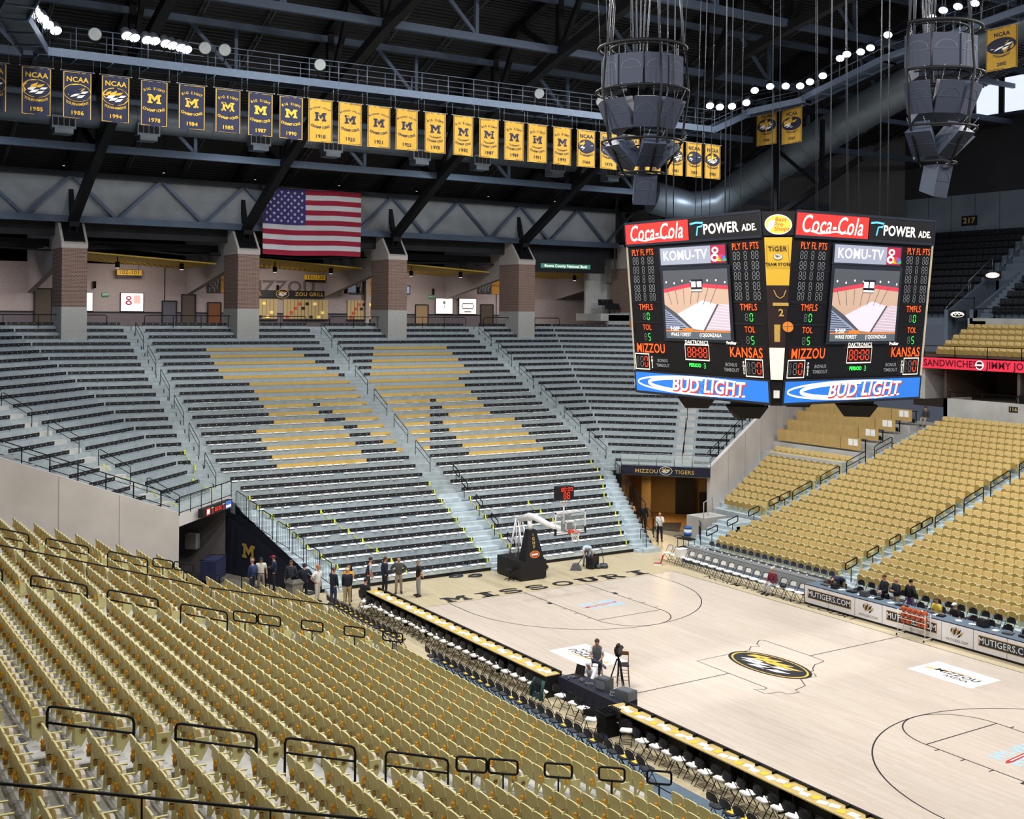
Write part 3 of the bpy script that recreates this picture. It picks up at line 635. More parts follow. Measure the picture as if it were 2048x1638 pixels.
for sg, nm in ((-1, 'left'), (1, 'right')):
    for j, r in enumerate((19.2, 16, 12.6, 9.4)):
        Y = yR(r); pts = []
        for rr, kk in ((r - .6, 0), (r + 1.5, 1)):
            Y = yR(rr); K_, t = corner_line(Y); ua = ((Y - K_) - 7.15) / 2; pts.append(Vector((sg * (K_ + ua), Y - ua, sR(rr))))
        a, c_ = pts; b = MB(); U = Vector((0, 0, .86)); b.tube([a, a + U * .92, a + U + (c_ - a) * .06, c_ + U, c_], .02, 6); b.tube([a + U * .6, c_ + U * .6], .017, 6)
        tag(b.build('aisle_handrail', M['blackm']), f'black sloping handrail on the {nm} corner aisle, {ORD[j]} from the bottom'.replace('front from the bottom', 'lowest one'), 'handrail')
    # guard rail on top of the concrete wall
    b = MB(); xs = [17.3 + 1.15 * i for i in range(13)]
    P_ = lambda x, h: (sg * x, wall_y(x) + .45, zt(x) + h)
    b.tube([P_(16.9, .75)] + [P_(x, .75) for x in xs], .026, 6); b.tube([P_(16.9, .12)] + [P_(x, .12) for x in xs], .02, 6); b.tube([P_(16.9, .55)] + [P_(x, .55) for x in xs], .016, 5)
    for x in xs: b.bar(P_(x, -.1), P_(x, .75), .05, .05)
    o = tag(b.build('guard_rail', M['blackm']), f'black guard rail sloping along the top of the {nm} concrete wall', 'railing')
    # vomitory fascia, glass guard rail, tunnel
    A = Vector((sg * 16.65, 21.25, 0)); B = Vector((sg * 12.75, 25.2, 0)); dd = (B - A).normalized(); nn = Vector((-sg * S2, -S2, 0))
    b = MB(); b.bar(A + Vector((0, 0, 3.72)) + nn * -.15, B + Vector((0, 0, 3.72)) + nn * -.15, .3, .56)
    struct('wall_fascia_' + nm, b, M['wallc'] if sg < 0 else M['navy'])
    b = MB()
    for i in range(6): q = A.lerp(B, i / 5); b.tube([q + Vector((0, 0, 3.95)), q + Vector((0, 0, 4.8))], .024, 6)
    b.tube([A + Vector((0, 0, 4.8)), B + Vector((0, 0, 4.8))], .024, 6); b.tube([A + Vector((0, 0, 4.08)), B + Vector((0, 0, 4.08))], .02, 6)
    o = tag(b.build('guard_rail', M['blackm'] if sg < 0 else M['steel']), f'railing with clear panels above the {nm} tunnel mouth', 'railing')
    g_ = MB(); g_.bar(A + Vector((0, 0, 4.42)), B + Vector((0, 0, 4.42)), .012, .62); g_.build('glass_panel', mat('railing_glass', '#cfdcdc', .1, alpha=.22, var=0), o)
    # tunnel room
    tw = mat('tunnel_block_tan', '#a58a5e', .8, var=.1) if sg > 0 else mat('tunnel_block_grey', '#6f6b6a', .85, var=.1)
    b = MB(); back = -nn * (6.5 if sg > 0 else 7.5)
    o1, o2 = A + dd * .02 + nn * -.3, B + nn * -.3
    H = Vector((0, 0, 3.46))
    q1, q2 = o1 + back, o2 + back
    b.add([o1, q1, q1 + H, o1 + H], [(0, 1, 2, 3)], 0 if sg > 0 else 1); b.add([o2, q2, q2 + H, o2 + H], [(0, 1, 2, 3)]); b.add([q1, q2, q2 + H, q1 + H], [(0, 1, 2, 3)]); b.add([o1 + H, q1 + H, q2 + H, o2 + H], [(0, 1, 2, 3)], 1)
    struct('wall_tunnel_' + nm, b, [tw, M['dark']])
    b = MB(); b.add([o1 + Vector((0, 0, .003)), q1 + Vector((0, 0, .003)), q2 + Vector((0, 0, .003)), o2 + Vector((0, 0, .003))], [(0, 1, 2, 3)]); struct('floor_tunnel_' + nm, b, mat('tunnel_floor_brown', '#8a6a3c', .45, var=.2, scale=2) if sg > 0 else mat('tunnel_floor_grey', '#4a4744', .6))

for xa, xb, w_ in ((-27, -14.6, 'left of the left aisle'), (-12.2, -.9, 'between left and centre aisles'), (.9, 12.2, 'between centre and right aisles'), (13.8, 21, 'right of the right aisle')):
    b = MB(); b.tube([(xa, 43.6, 12.6), (xa, 43.6, 13.1), (xa + .1, 43.6, 13.2), (xb - .1, 43.6, 13.2), (xb, 43.6, 13.1), (xb, 43.6, 12.6)], .028, 6); n = int((xb - xa) / 1.8)
    for i in range(1, n): b.tube([(xa + (xb - xa) * i / n, 43.6, 12.4), (xa + (xb - xa) * i / n, 43.6, 13.2)], .022, 5)
    tag(b.build('guard_rail', M['blackm']), f'black rail behind the top bench rows, {w_}', 'railing')
b = MB(); b.box(-23.3, -21.9, 35.4, 35.46, 9.2, 10.2); tag(b.build('aisle_gate', M['blackm']), 'x', 'gate') if False else None
# ---------------- concourse, pillars, band truss ----------------
ZC = 12.1
b = MB(); b.box(-60, 46, 44.9, 62, 11.6, ZC, 0); struct('floor_concourse', b, mat('concourse_floor', '#54504e', .6))
b = MB(); b.box(-60, 24, 54, 54.3, ZC, 20, 0); b.box(-60, 24, 53.96, 54, ZC, 13.3, 1); b.box(-60, 24, 53.94, 54, 13.3, 13.42, 2)
b.box(8.6, 8.9, 53.6, 54, ZC, 17, 0); b.box(-7.9, -7.85, 53.95, 54, ZC, 17, 2); b.box(21.5, 21.55, 53.95, 54, ZC, 17, 2)
struct('wall_concourse', b, [mat('concourse_paint', '#aa9f9b', .85), mat('concourse_dado', '#6d6669', .8), M['dark']])
b = MB()
b.add([(24, 54, ZC), (47, 50, ZC), (47, 50, 20), (24, 54, 20)], [(0, 1, 2, 3)]); struct('wall_concourse_bend', b, MC['concourse_paint'])
PC = M['concrete']; brick = D.materials.new('brick'); brick.use_nodes = True; nt = brick.node_tree; bs = nt.nodes['Principled BSDF']; bt = nt.nodes.new('ShaderNodeTexBrick')
tc = nt.nodes.new('ShaderNodeTexCoord'); sp_ = nt.nodes.new('ShaderNodeSeparateXYZ'); cb = nt.nodes.new('ShaderNodeCombineXYZ'); ad = nt.nodes.new('ShaderNodeMath'); ad.operation = 'ADD'
nt.links.new(tc.outputs['Object'], sp_.inputs[0]); nt.links.new(sp_.outputs['X'], ad.inputs[0]); nt.links.new(sp_.outputs['Y'], ad.inputs[1]); nt.links.new(ad.outputs[0], cb.inputs['X']); nt.links.new(sp_.outputs['Z'], cb.inputs['Y']); nt.links.new(cb.outputs[0], bt.inputs['Vector'])
bt.inputs['Scale'].default_value = 1; bt.inputs['Brick Width'].default_value = .22; bt.inputs['Row Height'].default_value = .085; bt.inputs['Mortar Size'].default_value = .012
bt.inputs['Color1'].default_value = (*lin('#74524a'), 1); bt.inputs['Color2'].default_value = (*lin('#614640'), 1); bt.inputs['Mortar'].default_value = (*lin('#a59486'), 1)
nt.links.new(bt.outputs['Color'], bs.inputs['Base Color']); bs.inputs['Roughness'].default_value = .9
cast = mat('pillar_cast_stone', '#b9afaa', .85, var=.06)
for i in range(5):
    x0 = -17.68 + 11.257 * i; x1 = x0 + 1.53
    nmx = ['far left', 'left of the flag', 'right of the flag', 'right, before the scoreboard', 'rightmost, behind the scoreboard'][i]
    o = empty('brick_pillar', (x0, 42.2, 11.2), 0, f'brick pillar with pale base and slanted cap, {nmx}', 'pillar')
    q = MB(); q.box(0, 1.53, 0, 2.8, -.2, 2.5); q.box(-.01, 1.54, -.01, 2.81, .98, 1.0); q.box(-.005, 1.535, -.005, 2.8, 1.75, 1.77); q.build('base', mat('pillar_base', '#a9a8a4', .85, var=.05), o)
    q = MB(); q.box(.01, 1.52, .01, 2.79, 2.5, 6.16); q.build('brick_shaft', brick, o)
    q = MB(); q.prism([(-.01, 6.16), (-.01, 6.5), (1.4, 8.15), (2.8, 8.15), (2.8, 6.16)], -.03, .13, 'x'); q.prism([(-.01, 6.16), (-.01, 6.5), (1.4, 8.15), (2.8, 8.15), (2.8, 6.16)], 1.42, 1.56, 'x'); q.prism([(0, 6.16), (0, 6.42), (.1, 6.5), (1.3, 7.95), (2.8, 7.95), (2.8, 6.16)], .1, 1.45, 'x'); q.build('cap', cast, o)
    q = MB(); q.prism([(.12, 6.56), (1.3, 7.98), (1.3, 8.05), (.12, 6.63)], .16, 1.4, 'x'); q.bar((.76, .35, 6.95), (.76, .95, 7.65), .75, .08); q.bar((.55, .6, 7.2), (.55, .35, 7.75), .08, .25); q.bar((.97, .6, 7.2), (.97, .35, 7.75), .08, .25)
    for u in range(6): q.ball((.5, .38 + .09 * u, 7.02 + .11 * u), .03, 5, 4); q.ball((1.02, .38 + .09 * u, 7.02 + .11 * u), .03, 5, 4)
    q.build('bearing_plate', M['trus'], o)
    # bulkhead fin behind
    b = MB(); b.prism([(45, 18.9), (45, 16.3), (54, 14.7), (54, 18.9)], x0 + .1, x0 + .5, 'x'); struct('wall_bulkhead', b, mat('bulkhead_paint', '#a39d9a', .85))
    b = MB(); xa, xb = x1 + .02, x0 + 11.1
    sz = lambda x, y: 17.32 - .55 * (x - xa) / (xb - xa) - (.1 if y > 50 else 0)
    b.add([(xa, 46.2, sz(xa, 46)), (xb, 46.2, sz(xb, 46)), (xb, 53.9, sz(xb, 54)), (xa, 53.9, sz(xa, 54))] + [(xa, 46.2, sz(xa, 46) + .1), (xb, 46.2, sz(xb, 46) + .1), (xb, 53.9, sz(xb, 54) + .1), (xa, 53.9, sz(xa, 54) + .1)], [(3, 2, 1, 0), (4, 5, 6, 7), (0, 1, 5, 4)])
    for u in range(22):
        for w_ in range(7):
            q0 = xa + .2 + (xb - xa - .4) * u / 22; y_ = 46.4 + 1.08 * w_; b.bar((q0, y_, sz(q0, y_) - .012 + .0), (q0 + .3, y_ + .55, sz(q0, y_) - .014), .07, .02, 1)
    struct('ceiling_gold_soffit', b, [mat('soffit_gold', '#c2a23c', .7), mat('soffit_slots', '#5c4d20', .8)])
    if i < 4:
        for xx, yy in ((3.2, 47.5), (7.5, 47.2)):
            q = MB(); q.tube([(0, 0, .05), (0, 0, .45)], .16, 10); q.tube([(0, 0, .4), (0, 0, 1.0)], .04, 6); c_ = q.build('downlight', M['blackm'], None, (x0 + xx + 1.5, yy, 16.35)); tag(c_, f'black can downlight under the gold soffit, bay {["left of the flag", "behind the flag", "right of the flag", "beside the scoreboard"][i]}', 'lamp', f'can lights in bay {i}')
            g_ = MB(); g_.tube([(0, 0, .02), (0, 0, .045)], .13, 10); g_.build('bulb', M['lit_white'], c_)
# dark zone above the concourse
b = MB(); b.box(-60, 34, 44.2, 44.6, 18.2, 19.1); b.box(-60, 34, 54, 54.2, 16.9, 23)
for y in (46.5, 48.4, 50.3): b.box(-60, 34, y, y + .3, 17.6, 18.1)
for i in range(9): b.tube([(-40 + 9 * i, 46.0, 17.5 + .15 * (i % 2)), (-36 + 9 * i, 46, 17.35), (-31 + 9 * i, 46, 17.5 + .15 * ((i + 1) % 2))], .07, 6)
struct('trim_1', b, M['dark'])
# band truss
b = MB(); b.box(-62, 26.5, 43.45, 43.6, 19.2, 22.1, 0)
b.bar((-62, 43.2, 19.22), (26.5, 43.2, 19.22), .45, .42, 1); b.bar((-62, 43.2, 22.05), (26.5, 43.2, 22.05), .45, .3, 2)
for i in range(-4, 4):
    x = -16.9 + 11.257 * i
    for u, v in ((0, .25), (.5, .25), (.5, .75), (1, .75)): b.bar((x + 11.257 * u, 43.2, 22.0), (x + 11.257 * v, 43.2, 19.3), .16, .2, 1)
struct('wall_band_truss', b, [M['band'], M['beam'], mat('chord_dark', '#34383f', .5, .3)])
# ---------------- roof ----------------
BC = [(42.9, 19.0), (36.3, 22.6), (29.3, 26.15), (22.3, 28.5), (15.3, 30.2), (8.3, 31.5), (0, 32.1)]; BC = BC + [(-y, z) for y, z in BC[-2::-1]]
TC = [(45.9, 22.1), (40.6, 24.6), (33.5, 28.0), (26.5, 31.0), (19, 33.2), (11.5, 34.9), (4, 35.9)]; TC = TC + [(-y, z) for y, z in TC[::-1]]
for i in range(-2, 5):
    X_ = -16.9 + 11.257 * i
    o = empty('roof_truss', (X_, 0, 0), 0, f'black arched steel roof truss, {["second left of the leftmost pillar","left of the leftmost pillar","over the leftmost pillar","over the pillar left of the flag","over the pillar right of the flag","over the pillar beside the scoreboard","rightmost, behind the scoreboard"][i+2]}', 'truss')
    q = MB()
    for (a, c_), (d_, e) in zip(BC[:-1], BC[1:]): q.bar((0, a, c_), (0, d_, e), .52, .5)
    q.build('bottom_chord', M['trus'], o); q = MB()
    for (a, c_), (d_, e) in zip(TC[:-1], TC[1:]): q.bar((0, a, c_), (0, d_, e), .42, .42)
    q.build('top_chord', M['trus'], o); q = MB(); n = len(BC)
    for j in range(1, n - 1):
        y, z = BC[j]; t1, t2 = TC[j if j < len(TC) else -1], TC[min(j + 0, len(TC) - 1)]
        for t_ in (TC[min(j, len(TC) - 1)], TC[min(j + 1, len(TC) - 1)]): q.bar((0, y, z), (0, t_[0], t_[1]), .26, .3)
        q.bar((0, y, z), (0, y, z + 3.4), .36, .36)
    q.bar((0, 42.9, 19.0), (0, 43.9, 22.0), .3, .3); q.bar((0, -42.9, 19.0), (0, -43.9, 22.0), .3, .3)
    q.bar((-.3, 42.6, 18.95), (.3, 42.6, 18.95), .5, .5)
    q.build('web', M['trus'], o)
bm_ = M['beam']; kk = 0
for (y, z), up_ in [(p, 0) for p in BC[1:-1]]:
    if y < -10: continue
    q = MB(); q.bar((-45, y, z + .25), (49, y, z + .25), .3, .42)
    q.bar((-45, y, z + 3.1), (49, y, z + 3.1), .25, .36)
    for i in range(-3, 5):
        x = -16.9 + 11.257 * i + 5.63; q.bar((x, y, z + .25), (x, y, z + 3.1), .2, .2); q.bar((x, y, z + .4), (x - 2.6, y, z + 3.0), .14, .2)
    wh = ['nearest to the end wall, over the duct', 'just above the banner row', 'above the front catwalk', 'second inward from the front catwalk', 'third inward from the front catwalk', 'at the crown of the roof', 'beyond the crown toward viewer'][kk] if kk < 7 else ''
    tag(q.build('cross_beam', bm_), f'blue grey steel cross beam, {wh}', 'beam'); kk += 1
# deck with ribs running across
b = MB(); D_ = [(46.5, 22.4)] + [(y, z + .45) for y, z in TC[1:-1]] + [(-46.5, 22.4)]
for (y0, z0), (y1, z1) in zip(D_[:-1], D_[1:]):
    L_ = math.hypot(y1 - y0, z1 - z0); n = int(L_ / .3)
    for i in range(n):
        t = i / n; t2 = (i + .5) / n; t3 = (i + 1) / n
        P_ = lambda t: (y0 + (y1 - y0) * t, z0 + (z1 - z0) * t)
        a, c_, d_ = P_(t), P_(t2), P_(t3)
        b.add([(-48, a[0], a[1]), (51, a[0], a[1]), (51, c_[0], c_[1]), (-48, c_[0], c_[1])], [(0, 1, 2, 3)])
        b.add([(-48, c_[0], c_[1] + .09), (51, c_[0], c_[1] + .09), (51, d_[0], d_[1] + .09), (-48, d_[0], d_[1] + .09)], [(0, 1, 2, 3)])
        b.add([(-48, c_[0], c_[1]), (51, c_[0], c_[1]), (51, c_[0], c_[1] + .09), (-48, c_[0], c_[1] + .09)], [(0, 1, 2, 3)])
struct('ceiling', b, M['roof'])
jn = 0
for i in range(-3, 6):
    for u in (1 / 3, 2 / 3):
        X_ = -16.9 + 11.257 * (i + u) - 0; q = MB()
        for (y0, z0), (y1, z1) in zip(D_[:7], D_[1:8]):
            q.bar((X_, y0, z0 - .12), (X_, y1, z1 - .12), .1, .08); q.bar((X_, y0, z0 - .62), (X_, y1, z1 - .62), .1, .08)
            n = 8
            for k in range(n):
                f = lambda t, dz: (X_, y0 + (y1 - y0) * t, z0 + (z1 - z0) * t + dz)
                q.bar(f(k / n, -.12), f((k + .5) / n, -.62), .03, .03); q.bar(f((k + .5) / n, -.62), f((k + 1) / n, -.12), .03, .03)
        tag(q.build('roof_joist', mat('joist_grey', '#3a3c42', .6)), 'thin lattice roof joist under the ribbed deck between the black trusses', 'joist', 'lattice roof joists')
# side roof truss behind the scoreboard and upper walls
b = MB(); b.bar((28, 26.8, 20.7), (28, 19.4, 24), .35, .35); b.bar((30, 33.5, 20), (28, 26.6, 20.8), .25, .25); b.bar((28, 26.8, 20.7), (28, 27, 26), .3, .3); b.bar((28, 22.8, 22.4), (28, 27, 25.5), .2, .2); b.bar((28, 22.7, 22.4), (28, 22.7, 27), .25, .25)
tag(b.build('corner_brace', M['trus']), 'black triangular steel brace behind the top of the scoreboard', 'brace')
b = MB(); b.tube([(-46, 36, 24.7), (24, 36, 24.7)], .78, 20)
for i in range(46): b.tube([(-45 + 1.5 * i, 36, 24.7), (-44.96 + 1.5 * i, 36, 24.7)], .8, 20)
o = tag(b.build('air_duct', M['duct']), 'long round silver air duct running behind the banner row', 'duct')
for x in (-24.2, -19.1, -14.4, -7.6, -2.8, 3.6, 8.3, 14.6, 19.6):
    q = MB(); q.box(x - .65, x + .65, 35.0, 35.7, 23.65, 24.35); q.box(x - .5, x + .5, 34.98, 35.9, 23.35, 23.65)
    for k in range(4): q.box(x - .58 + .3 * k, x - .34 + .3 * k, 34.97, 35, 23.78, 24.22, 1)
    q.build('vent', [M['duct'], M['dark']], o)
b = MB(); P_ = [(24.5, 36.4, 22.6), (27.6, 35.6, 21.9), (29.4, 34.2, 22.3), (30, 32.2, 23.6), (30, 20.2, 27.75), (30, 6, 32.4)]
b.tube(P_, 1.25, 22)
for i in range(9):
    t = i / 9; a = Vector(P_[3]).lerp(Vector(P_[4]), t); d_ = (Vector(P_[4]) - Vector(P_[3])).normalized(); b.tube([a, a + d_ * .06], 1.29, 22)
tag(b.build('air_duct', M['duct']), 'wide silver duct sloping up behind the right banners and speakers', 'duct')
# ---------------- upper right: walls, decks, suites ----------------
UPW = M['up']; dkw = mat('upper_dark_wall', '#2b2d33', .8)
b = MB(); b.box(49, 49.3, -15, 32.3, 19.8, 23.5, 0); b.box(48.9, 49.3, -15, 32.3, 23.5, 29.4, 1); b.box(48.98, 49.3, -15, 32.3, 32.4, 36, 1)
for i in range(22): b.box(48.985, 49, -14 + 2.2 * i, -13.97 + 2.2 * i, 19.8, 23.5, 1)
for y in (23.1, 25.6): b.box(48.9, 49.3, y, y + .45, 29.4, 32.4, 1)
b.box(48.7, 49.3, -15, 32.3, 29.35, 29.6, 2)
struct('wall_upper_right', b, [UPW, dkw, M['beam']])
for i, (y0, y1) in enumerate(((23.5, 25.6), (17.5, 23.1), (11, 17))):
    b = MB(); b.box(49.05, 49.1, y0, y1, 29.6, 32.4); struct('window_%d' % (i + 1), b, M['sky_glow'])
b = MB(); b.add([(49, 32.3, 15), (30, 47, 15), (30, 47, 27), (49, 32.3, 29.4)], [(0, 1, 2, 3)]); struct('wall_upper_corner', b, mat('upper_corner_wall', '#5b5a5e', .85))
b = MB(); b.add([(26.4, 43.5, 22), (26.4, 43.5, 16.5), (30, 47, 16.5), (30, 47, 27)], [(0, 1, 2, 3)]); struct('wall_upper_link', b, MC['upper_corner_wall'])
# suites level behind wall 116
b = MB(); b.box(33.4, 33.7, -20, 16.9, 6.2, 8.15, 0); b.box(33.4, 36, 16.6, 16.9, 6.2, 8.15, 0); b.box(33.7, 41, -20, 17, 7.9, 8.0, 1); b.box(39.5, 39.7, -20, 24, 7, 11, 2); b.box(33.6, 42, -20, 19, 10.9, 11.05, 2)
for y in (11.6, 4.5, -3): b.box(33.7, 39.5, y - .12, y + .12, 8, 10.9, 2); b.box(33.62, 33.8, y - .1, y + .1, 8, 10.15, 1)
b.box(34, 39.5, 17.1, 17.3, 6.2, 10.9, 2)
struct('wall_suites', b, [M['concrete'], MC['concourse_floor'], mat('suite_wall', '#4c4038', .8)])
b = MB(); b.box(33.2, 33.5, -20, 18.8, 10.12, 10.82, 0); rb = tag(b.build('ribbon_board', lit('ribbon_red', '#e0304a', .75)), 'long red electronic ribbon board with sandwich shop lettering', 'ribbon board')
p = Panel((33.19, 14.6, 10.47), (0, -1, 0), (0, 0, 1)); dr = lit('ribbon_dark', '#5a0c20', .1); p.text('SANDWICHES', -1.7, 0, .62, dr, .004, .012, sx=.98); p.text("JIMMY JOHN'S", 3.0, 0, .62, dr, .004, .012, sx=.98)
p.text("SANDWICHES", 9.5, 0, .62, dr, .004, .012)
p.ell(.52, 0, .3, .3, M['lit_white'], .004, 24); p.ell(.52, 0, .24, .24, dr, .006, 24); p.rect(.2, .84, -.05, .05, M['lit_white'], .008); p.build('lettering', rb)
b = MB(); b.tube([(33.45, -20, 11.62), (33.45, 18.6, 11.62)], .03, 6)
for i in range(16): b.tube([(33.45, 18.5 - 2.4 * i, 10.8), (33.45, 18.5 - 2.4 * i, 11.62)], .03, 6)
tag(b.build('guard_rail', M['blackm']), 'black guard rail above the red ribbon board', 'railing')
b = MB(); b.tube([(33.55, -20, 8.6), (33.55, 16.6, 8.6)], .03, 6)
for i in range(16): b.tube([(33.55, 16.5 - 2.4 * i, 8.1), (33.55, 16.5 - 2.4 * i, 8.6)], .03, 6)
b.box(33.5, 33.56, 9.9, 11.5, 8.1, 8.7); tag(b.build('guard_rail', M['blackm']), 'low black railing on the grey wall in front of the suites', 'railing')
o = tag(MB().box(33.36, 33.4, 11.5, 12.1, 7.6, 7.95).build('section_sign', M['black']), 'small black section sign reading 116', 'sign')
Panel((33.355, 11.8, 7.775), (0, -1, 0), (0, 0, 1)).text('116', 0, 0, .3, mat('sign_gold', '#b8a468', .6, var=0), .003, .01, sx=1.15).build('lettering', o)
o = tag(MB().box(48.93, 48.98, 25.4, 26.8, 20.95, 21.75).build('section_sign', M['black']), 'black section sign reading 217 high on the upper wall', 'sign')
Panel((48.92, 26.1, 21.35), (0, -1, 0), (0, 0, 1)).text('217', 0, 0, .62, MC['sign_gold'], .003, .02, sx=1.1).build('lettering', o)
# upper gold rows
b = MB()
for j in range(6): b.box(34.0 + .83 * j, 39.2, -20, 18.5 if j < 5 else 18.4, 10.2, 10.75 + .37 * j)
b.box(38.3, 38.6, -20, 18.6, 11.2, 13.5, 1); b.box(33.6, 39, 18.5, 20.4, 8, 10.6)
struct('floor_upper_tier', b, [M['concrete'], M['concrete']])
ug = MB(); r2 = Matrix.Rotation(PI, 4, 'Z')
for j in range(5):
    for i in range(54): ug.join(FS, Matrix.Translation((34.65 + .83 * j, 18.1 - .52 * i, 10.75 + .37 * j)) @ r2)
tag(ug.build('stadium_chairs', SEATMATS), 'rows of gold tip-up seats above the red ribbon board', 'seats', kind='stuff')
# upper dark deck
b = MB()
for j in range(12):
    b.box(38.6 + .84 * j, 49.2, -20, 18.0, 13, 13.5 + .56 * j); b.box(38.6 + .84 * j, 49.2, 20.4, 33, 13, 13.5 + .56 * j)
    b.box(38.6 + .84 * j, 49.2, 18.0, 20.5, 11, 13.1 + .56 * j if j > 6 else 11.5)
    for h_ in (0, .28): b.box(38.3 + .84 * j + .42 * (h_ > 0), 49, 17.2, 18.2, 12.6, 13.3 + .56 * j + h_)
b.box(38.3, 38.8, 18.2, 18.45, 10.6, 14.1); b.box(38.3, 38.8, 20.2, 20.5, 10.6, 14.1)
for a_ in (18.2, 20.3): b.prism([(38.4, 12), (44, 12), (44, 16.9), (38.4, 13.9)], a_, a_ + .25, 'y')
struct('floor_upper_deck', b, M['up'])
ds = MB(); ds.prism([(.0, .35), (.05, .35), (-.02, .84), (-.08, .84)], -.23, .23, 'y'); ds.prism([(.05, .38), (.4, .42), (.4, .47), (.05, .46)], -.21, .21, 'y'); ds.box(0, .05, .22, .25, .05, .62)
dm = mat('seat_black_plastic', '#16171d', .45); me_d = ds.mesh('plastic_chair', dm); cnt = 0; rd = MB(); lst = []
for j in range(12):
    for i in range(70):
        y = 17.0 - .52 * i
        if i > 42: y = 20.8 + .52 * (i - 43)
        if y > 32.5: continue
        lst.append((j, y))
lst = [(px(39.1 + .84 * j, y, 14), j, y) for j, y in lst]; lst.sort(key=lambda t: t[0][2])
for p, j, y in lst:
    if p[0] > 2300: continue
    loc = (39.1 + .84 * j, y, 13.5 + .56 * j)
    if cnt < 280 and p[0] < 2060:
        o = D.objects.new('plastic_chair', me_d); COL.objects.link(o); o.location = loc; o.rotation_euler = (0, 0, PI); cnt += 1
        s_ = 'right of the stairwell' if y < 18 else 'behind the scoreboard edge'
        tag(o, f'black stadium seat in the {ORD[j]} row of the upper deck, {s_}', 'seat', f'upper deck seats, {ORD[j]} row, {s_}')
    else: rd.join(ds, Matrix.Translation(loc) @ r2)
tag(rd.build('plastic_chairs', dm), 'remaining black seats of the upper deck', 'seats', kind='stuff')
for (x, y, z, w, lab, c_) in ((38.25, 19.35, 13.75, 1.3, 'black lit sign with white script over the lower stairwell', 'lit_white'), (41.6, 18.9, 16.6, 1.3, 'lit white and red oval sign over the upper stairwell', 'pred')):
    o = tag(MB().box(x - .06, x, y - w / 2, y + w / 2, z - .28, z + .28).build('lit_sign', M['black']), lab, 'sign')
    p = Panel((x - .065, y, z), (0, -1, 0), (0, 0, 1)); p.ell(0, 0, .55, .2, M['lit_white'], .003, 24)
    if c_ == 'pred': p.line([(-.38 + .02, .12), (-.46, 0), (-.36, -.12)], .05, M['led_red'], .005); p.line([(.36, .12), (.46, 0), (.36, -.12)], .05, M['led_red'], .005)
    else: p.ell(.05, -.03, .45, .13, M['black'], .004, 24); p.text('Centuryl', 0, 0, .3, M['lit_white'], .006, .01, shear=.3) if False else p.line([(-.45, -.05), (-.3, .1), (-.15, -.06), (0, .08), (.15, -.05), (.3, .07), (.45, -.03)], .06, M['lit_white'], .006)
    p.build('sign_face', o)
b = MB(); b.tube([(38.45, -20, 14.15), (38.45, 18.1, 14.15)], .03, 6)
for i in range(20): b.tube([(38.45, 18.1 - 1.9 * i, 13.5), (38.45, 18.1 - 1.9 * i, 14.15)], .025, 6)
b.tube([(38.45, 18.2, 13.4), (38.45, 18.2, 15)], .03, 6); b.tube([(38.45, 20.3, 13.6), (38.45, 20.3, 15)], .03, 6); b.tube([(38.45, 18.2, 14.9), (38.45, 20.3, 14.9)], .03, 6)
tag(b.build('guard_rail', M['blackm']), 'thin railing along the front of the upper deck', 'railing')
for k_, (xa, za, xb, zb, y) in enumerate(((38.6, 14.2, 41.4, 16.2, 20.6), (41.2, 16.2, 44, 18, 20.6))):
    b = MB(); b.tube([(xa, y, za), (xb, y, zb)], .04, 6); b.tube([(xa, y, za - .9), (xa, y, za)], .03, 6); b.tube([(xb, y, zb - .9), (xb, y, zb)], .03, 6); tag(b.build('handrail', M['steel']), ['lower', 'upper'][k_] + ' pale sloping handrail beside the upper deck stairwell', 'handrail')
# concrete box with black seats at the top of the right corner stand
b = MB(); b.box(24.4, 34, 42.6, 46, 13.0, 13.6, 1); b.box(25.2, 34, 42.6, 43.0, 11.0, 13.5, 0); b.box(25.3, 34, 45.9, 46.1, 13.6, 17.7, 0); struct('wall_corner_box', b, [M['concrete'], M['concrete']])
for j in range(2):
    for i in range(3):
        o = D.objects.new('plastic_chair', me_d); COL.objects.link(o); o.location = (25.9 + .52 * i, 43.7 + .9 * j, 13.6 + .35 * j); o.rotation_euler = (0, 0, -PI / 2); tag(o, f'black seat in the {["front", "back"][j]} row of the small box left of the scoreboard', 'seat', f'black seats in the small box, {["front", "back"][j]} row')
# ---------------- scorers' wooden press desks in the right corner ----------------
wd = mat('desk_wood', '#b99b62', .5, var=.1, scale=3)
b = MB()
for k in range(5): b.box(24.9 + 1.65 * (k - .45), 24.9 + 1.65 * (k + .6) + (2 if k == 4 else 0), 17.5, wall_y(25 + 1.65 * k) - .05, 3, 4.35 + .5 * k)
struct('floor_press_terraces', b, M['concrete'])
for i in range(4):
    x = 26 + 1.65 * i; ztop = (5.76, 6.3, 6.82, 7.4)[i]; yb = wall_y(x) - .5
    o = empty('press_desk', (x, 17.5, ztop), 0, f'long wooden press desk in the right corner terraces, {["lowest", "second lowest", "second highest", "highest"][i]} one', 'desk')
    q = MB(); q.box(0, .04, 0, yb - 17.5, -.78, 0); q.box(-.003, 0, 1.6, 1.63, -.78, 0, 1); q.build('front_panel', [wd, M['dark']], o)
    q = MB(); q.box(.04, .6, 0, yb - 17.5, -.12, -.08); q.build('desk_top', M['black'], o)
    for yy in (0.05, 1.5): q = MB(); q.bar((.5, yy, -.1), (.5, yy, -.85), .05, .05); q.build('leg', M['blackm'], o)
    for k in range(2): q = tag(MB().box(x - .006, x - .002, 17.75 + .4 * k, 18.1 + .4 * k, ztop - .5, ztop - .08).build('notice', M['paper']), f'white sheet taped to the {["lowest", "second lowest", "second highest", "highest"][i]} press desk, {["right", "left"][k]} one of the pair', 'paper')
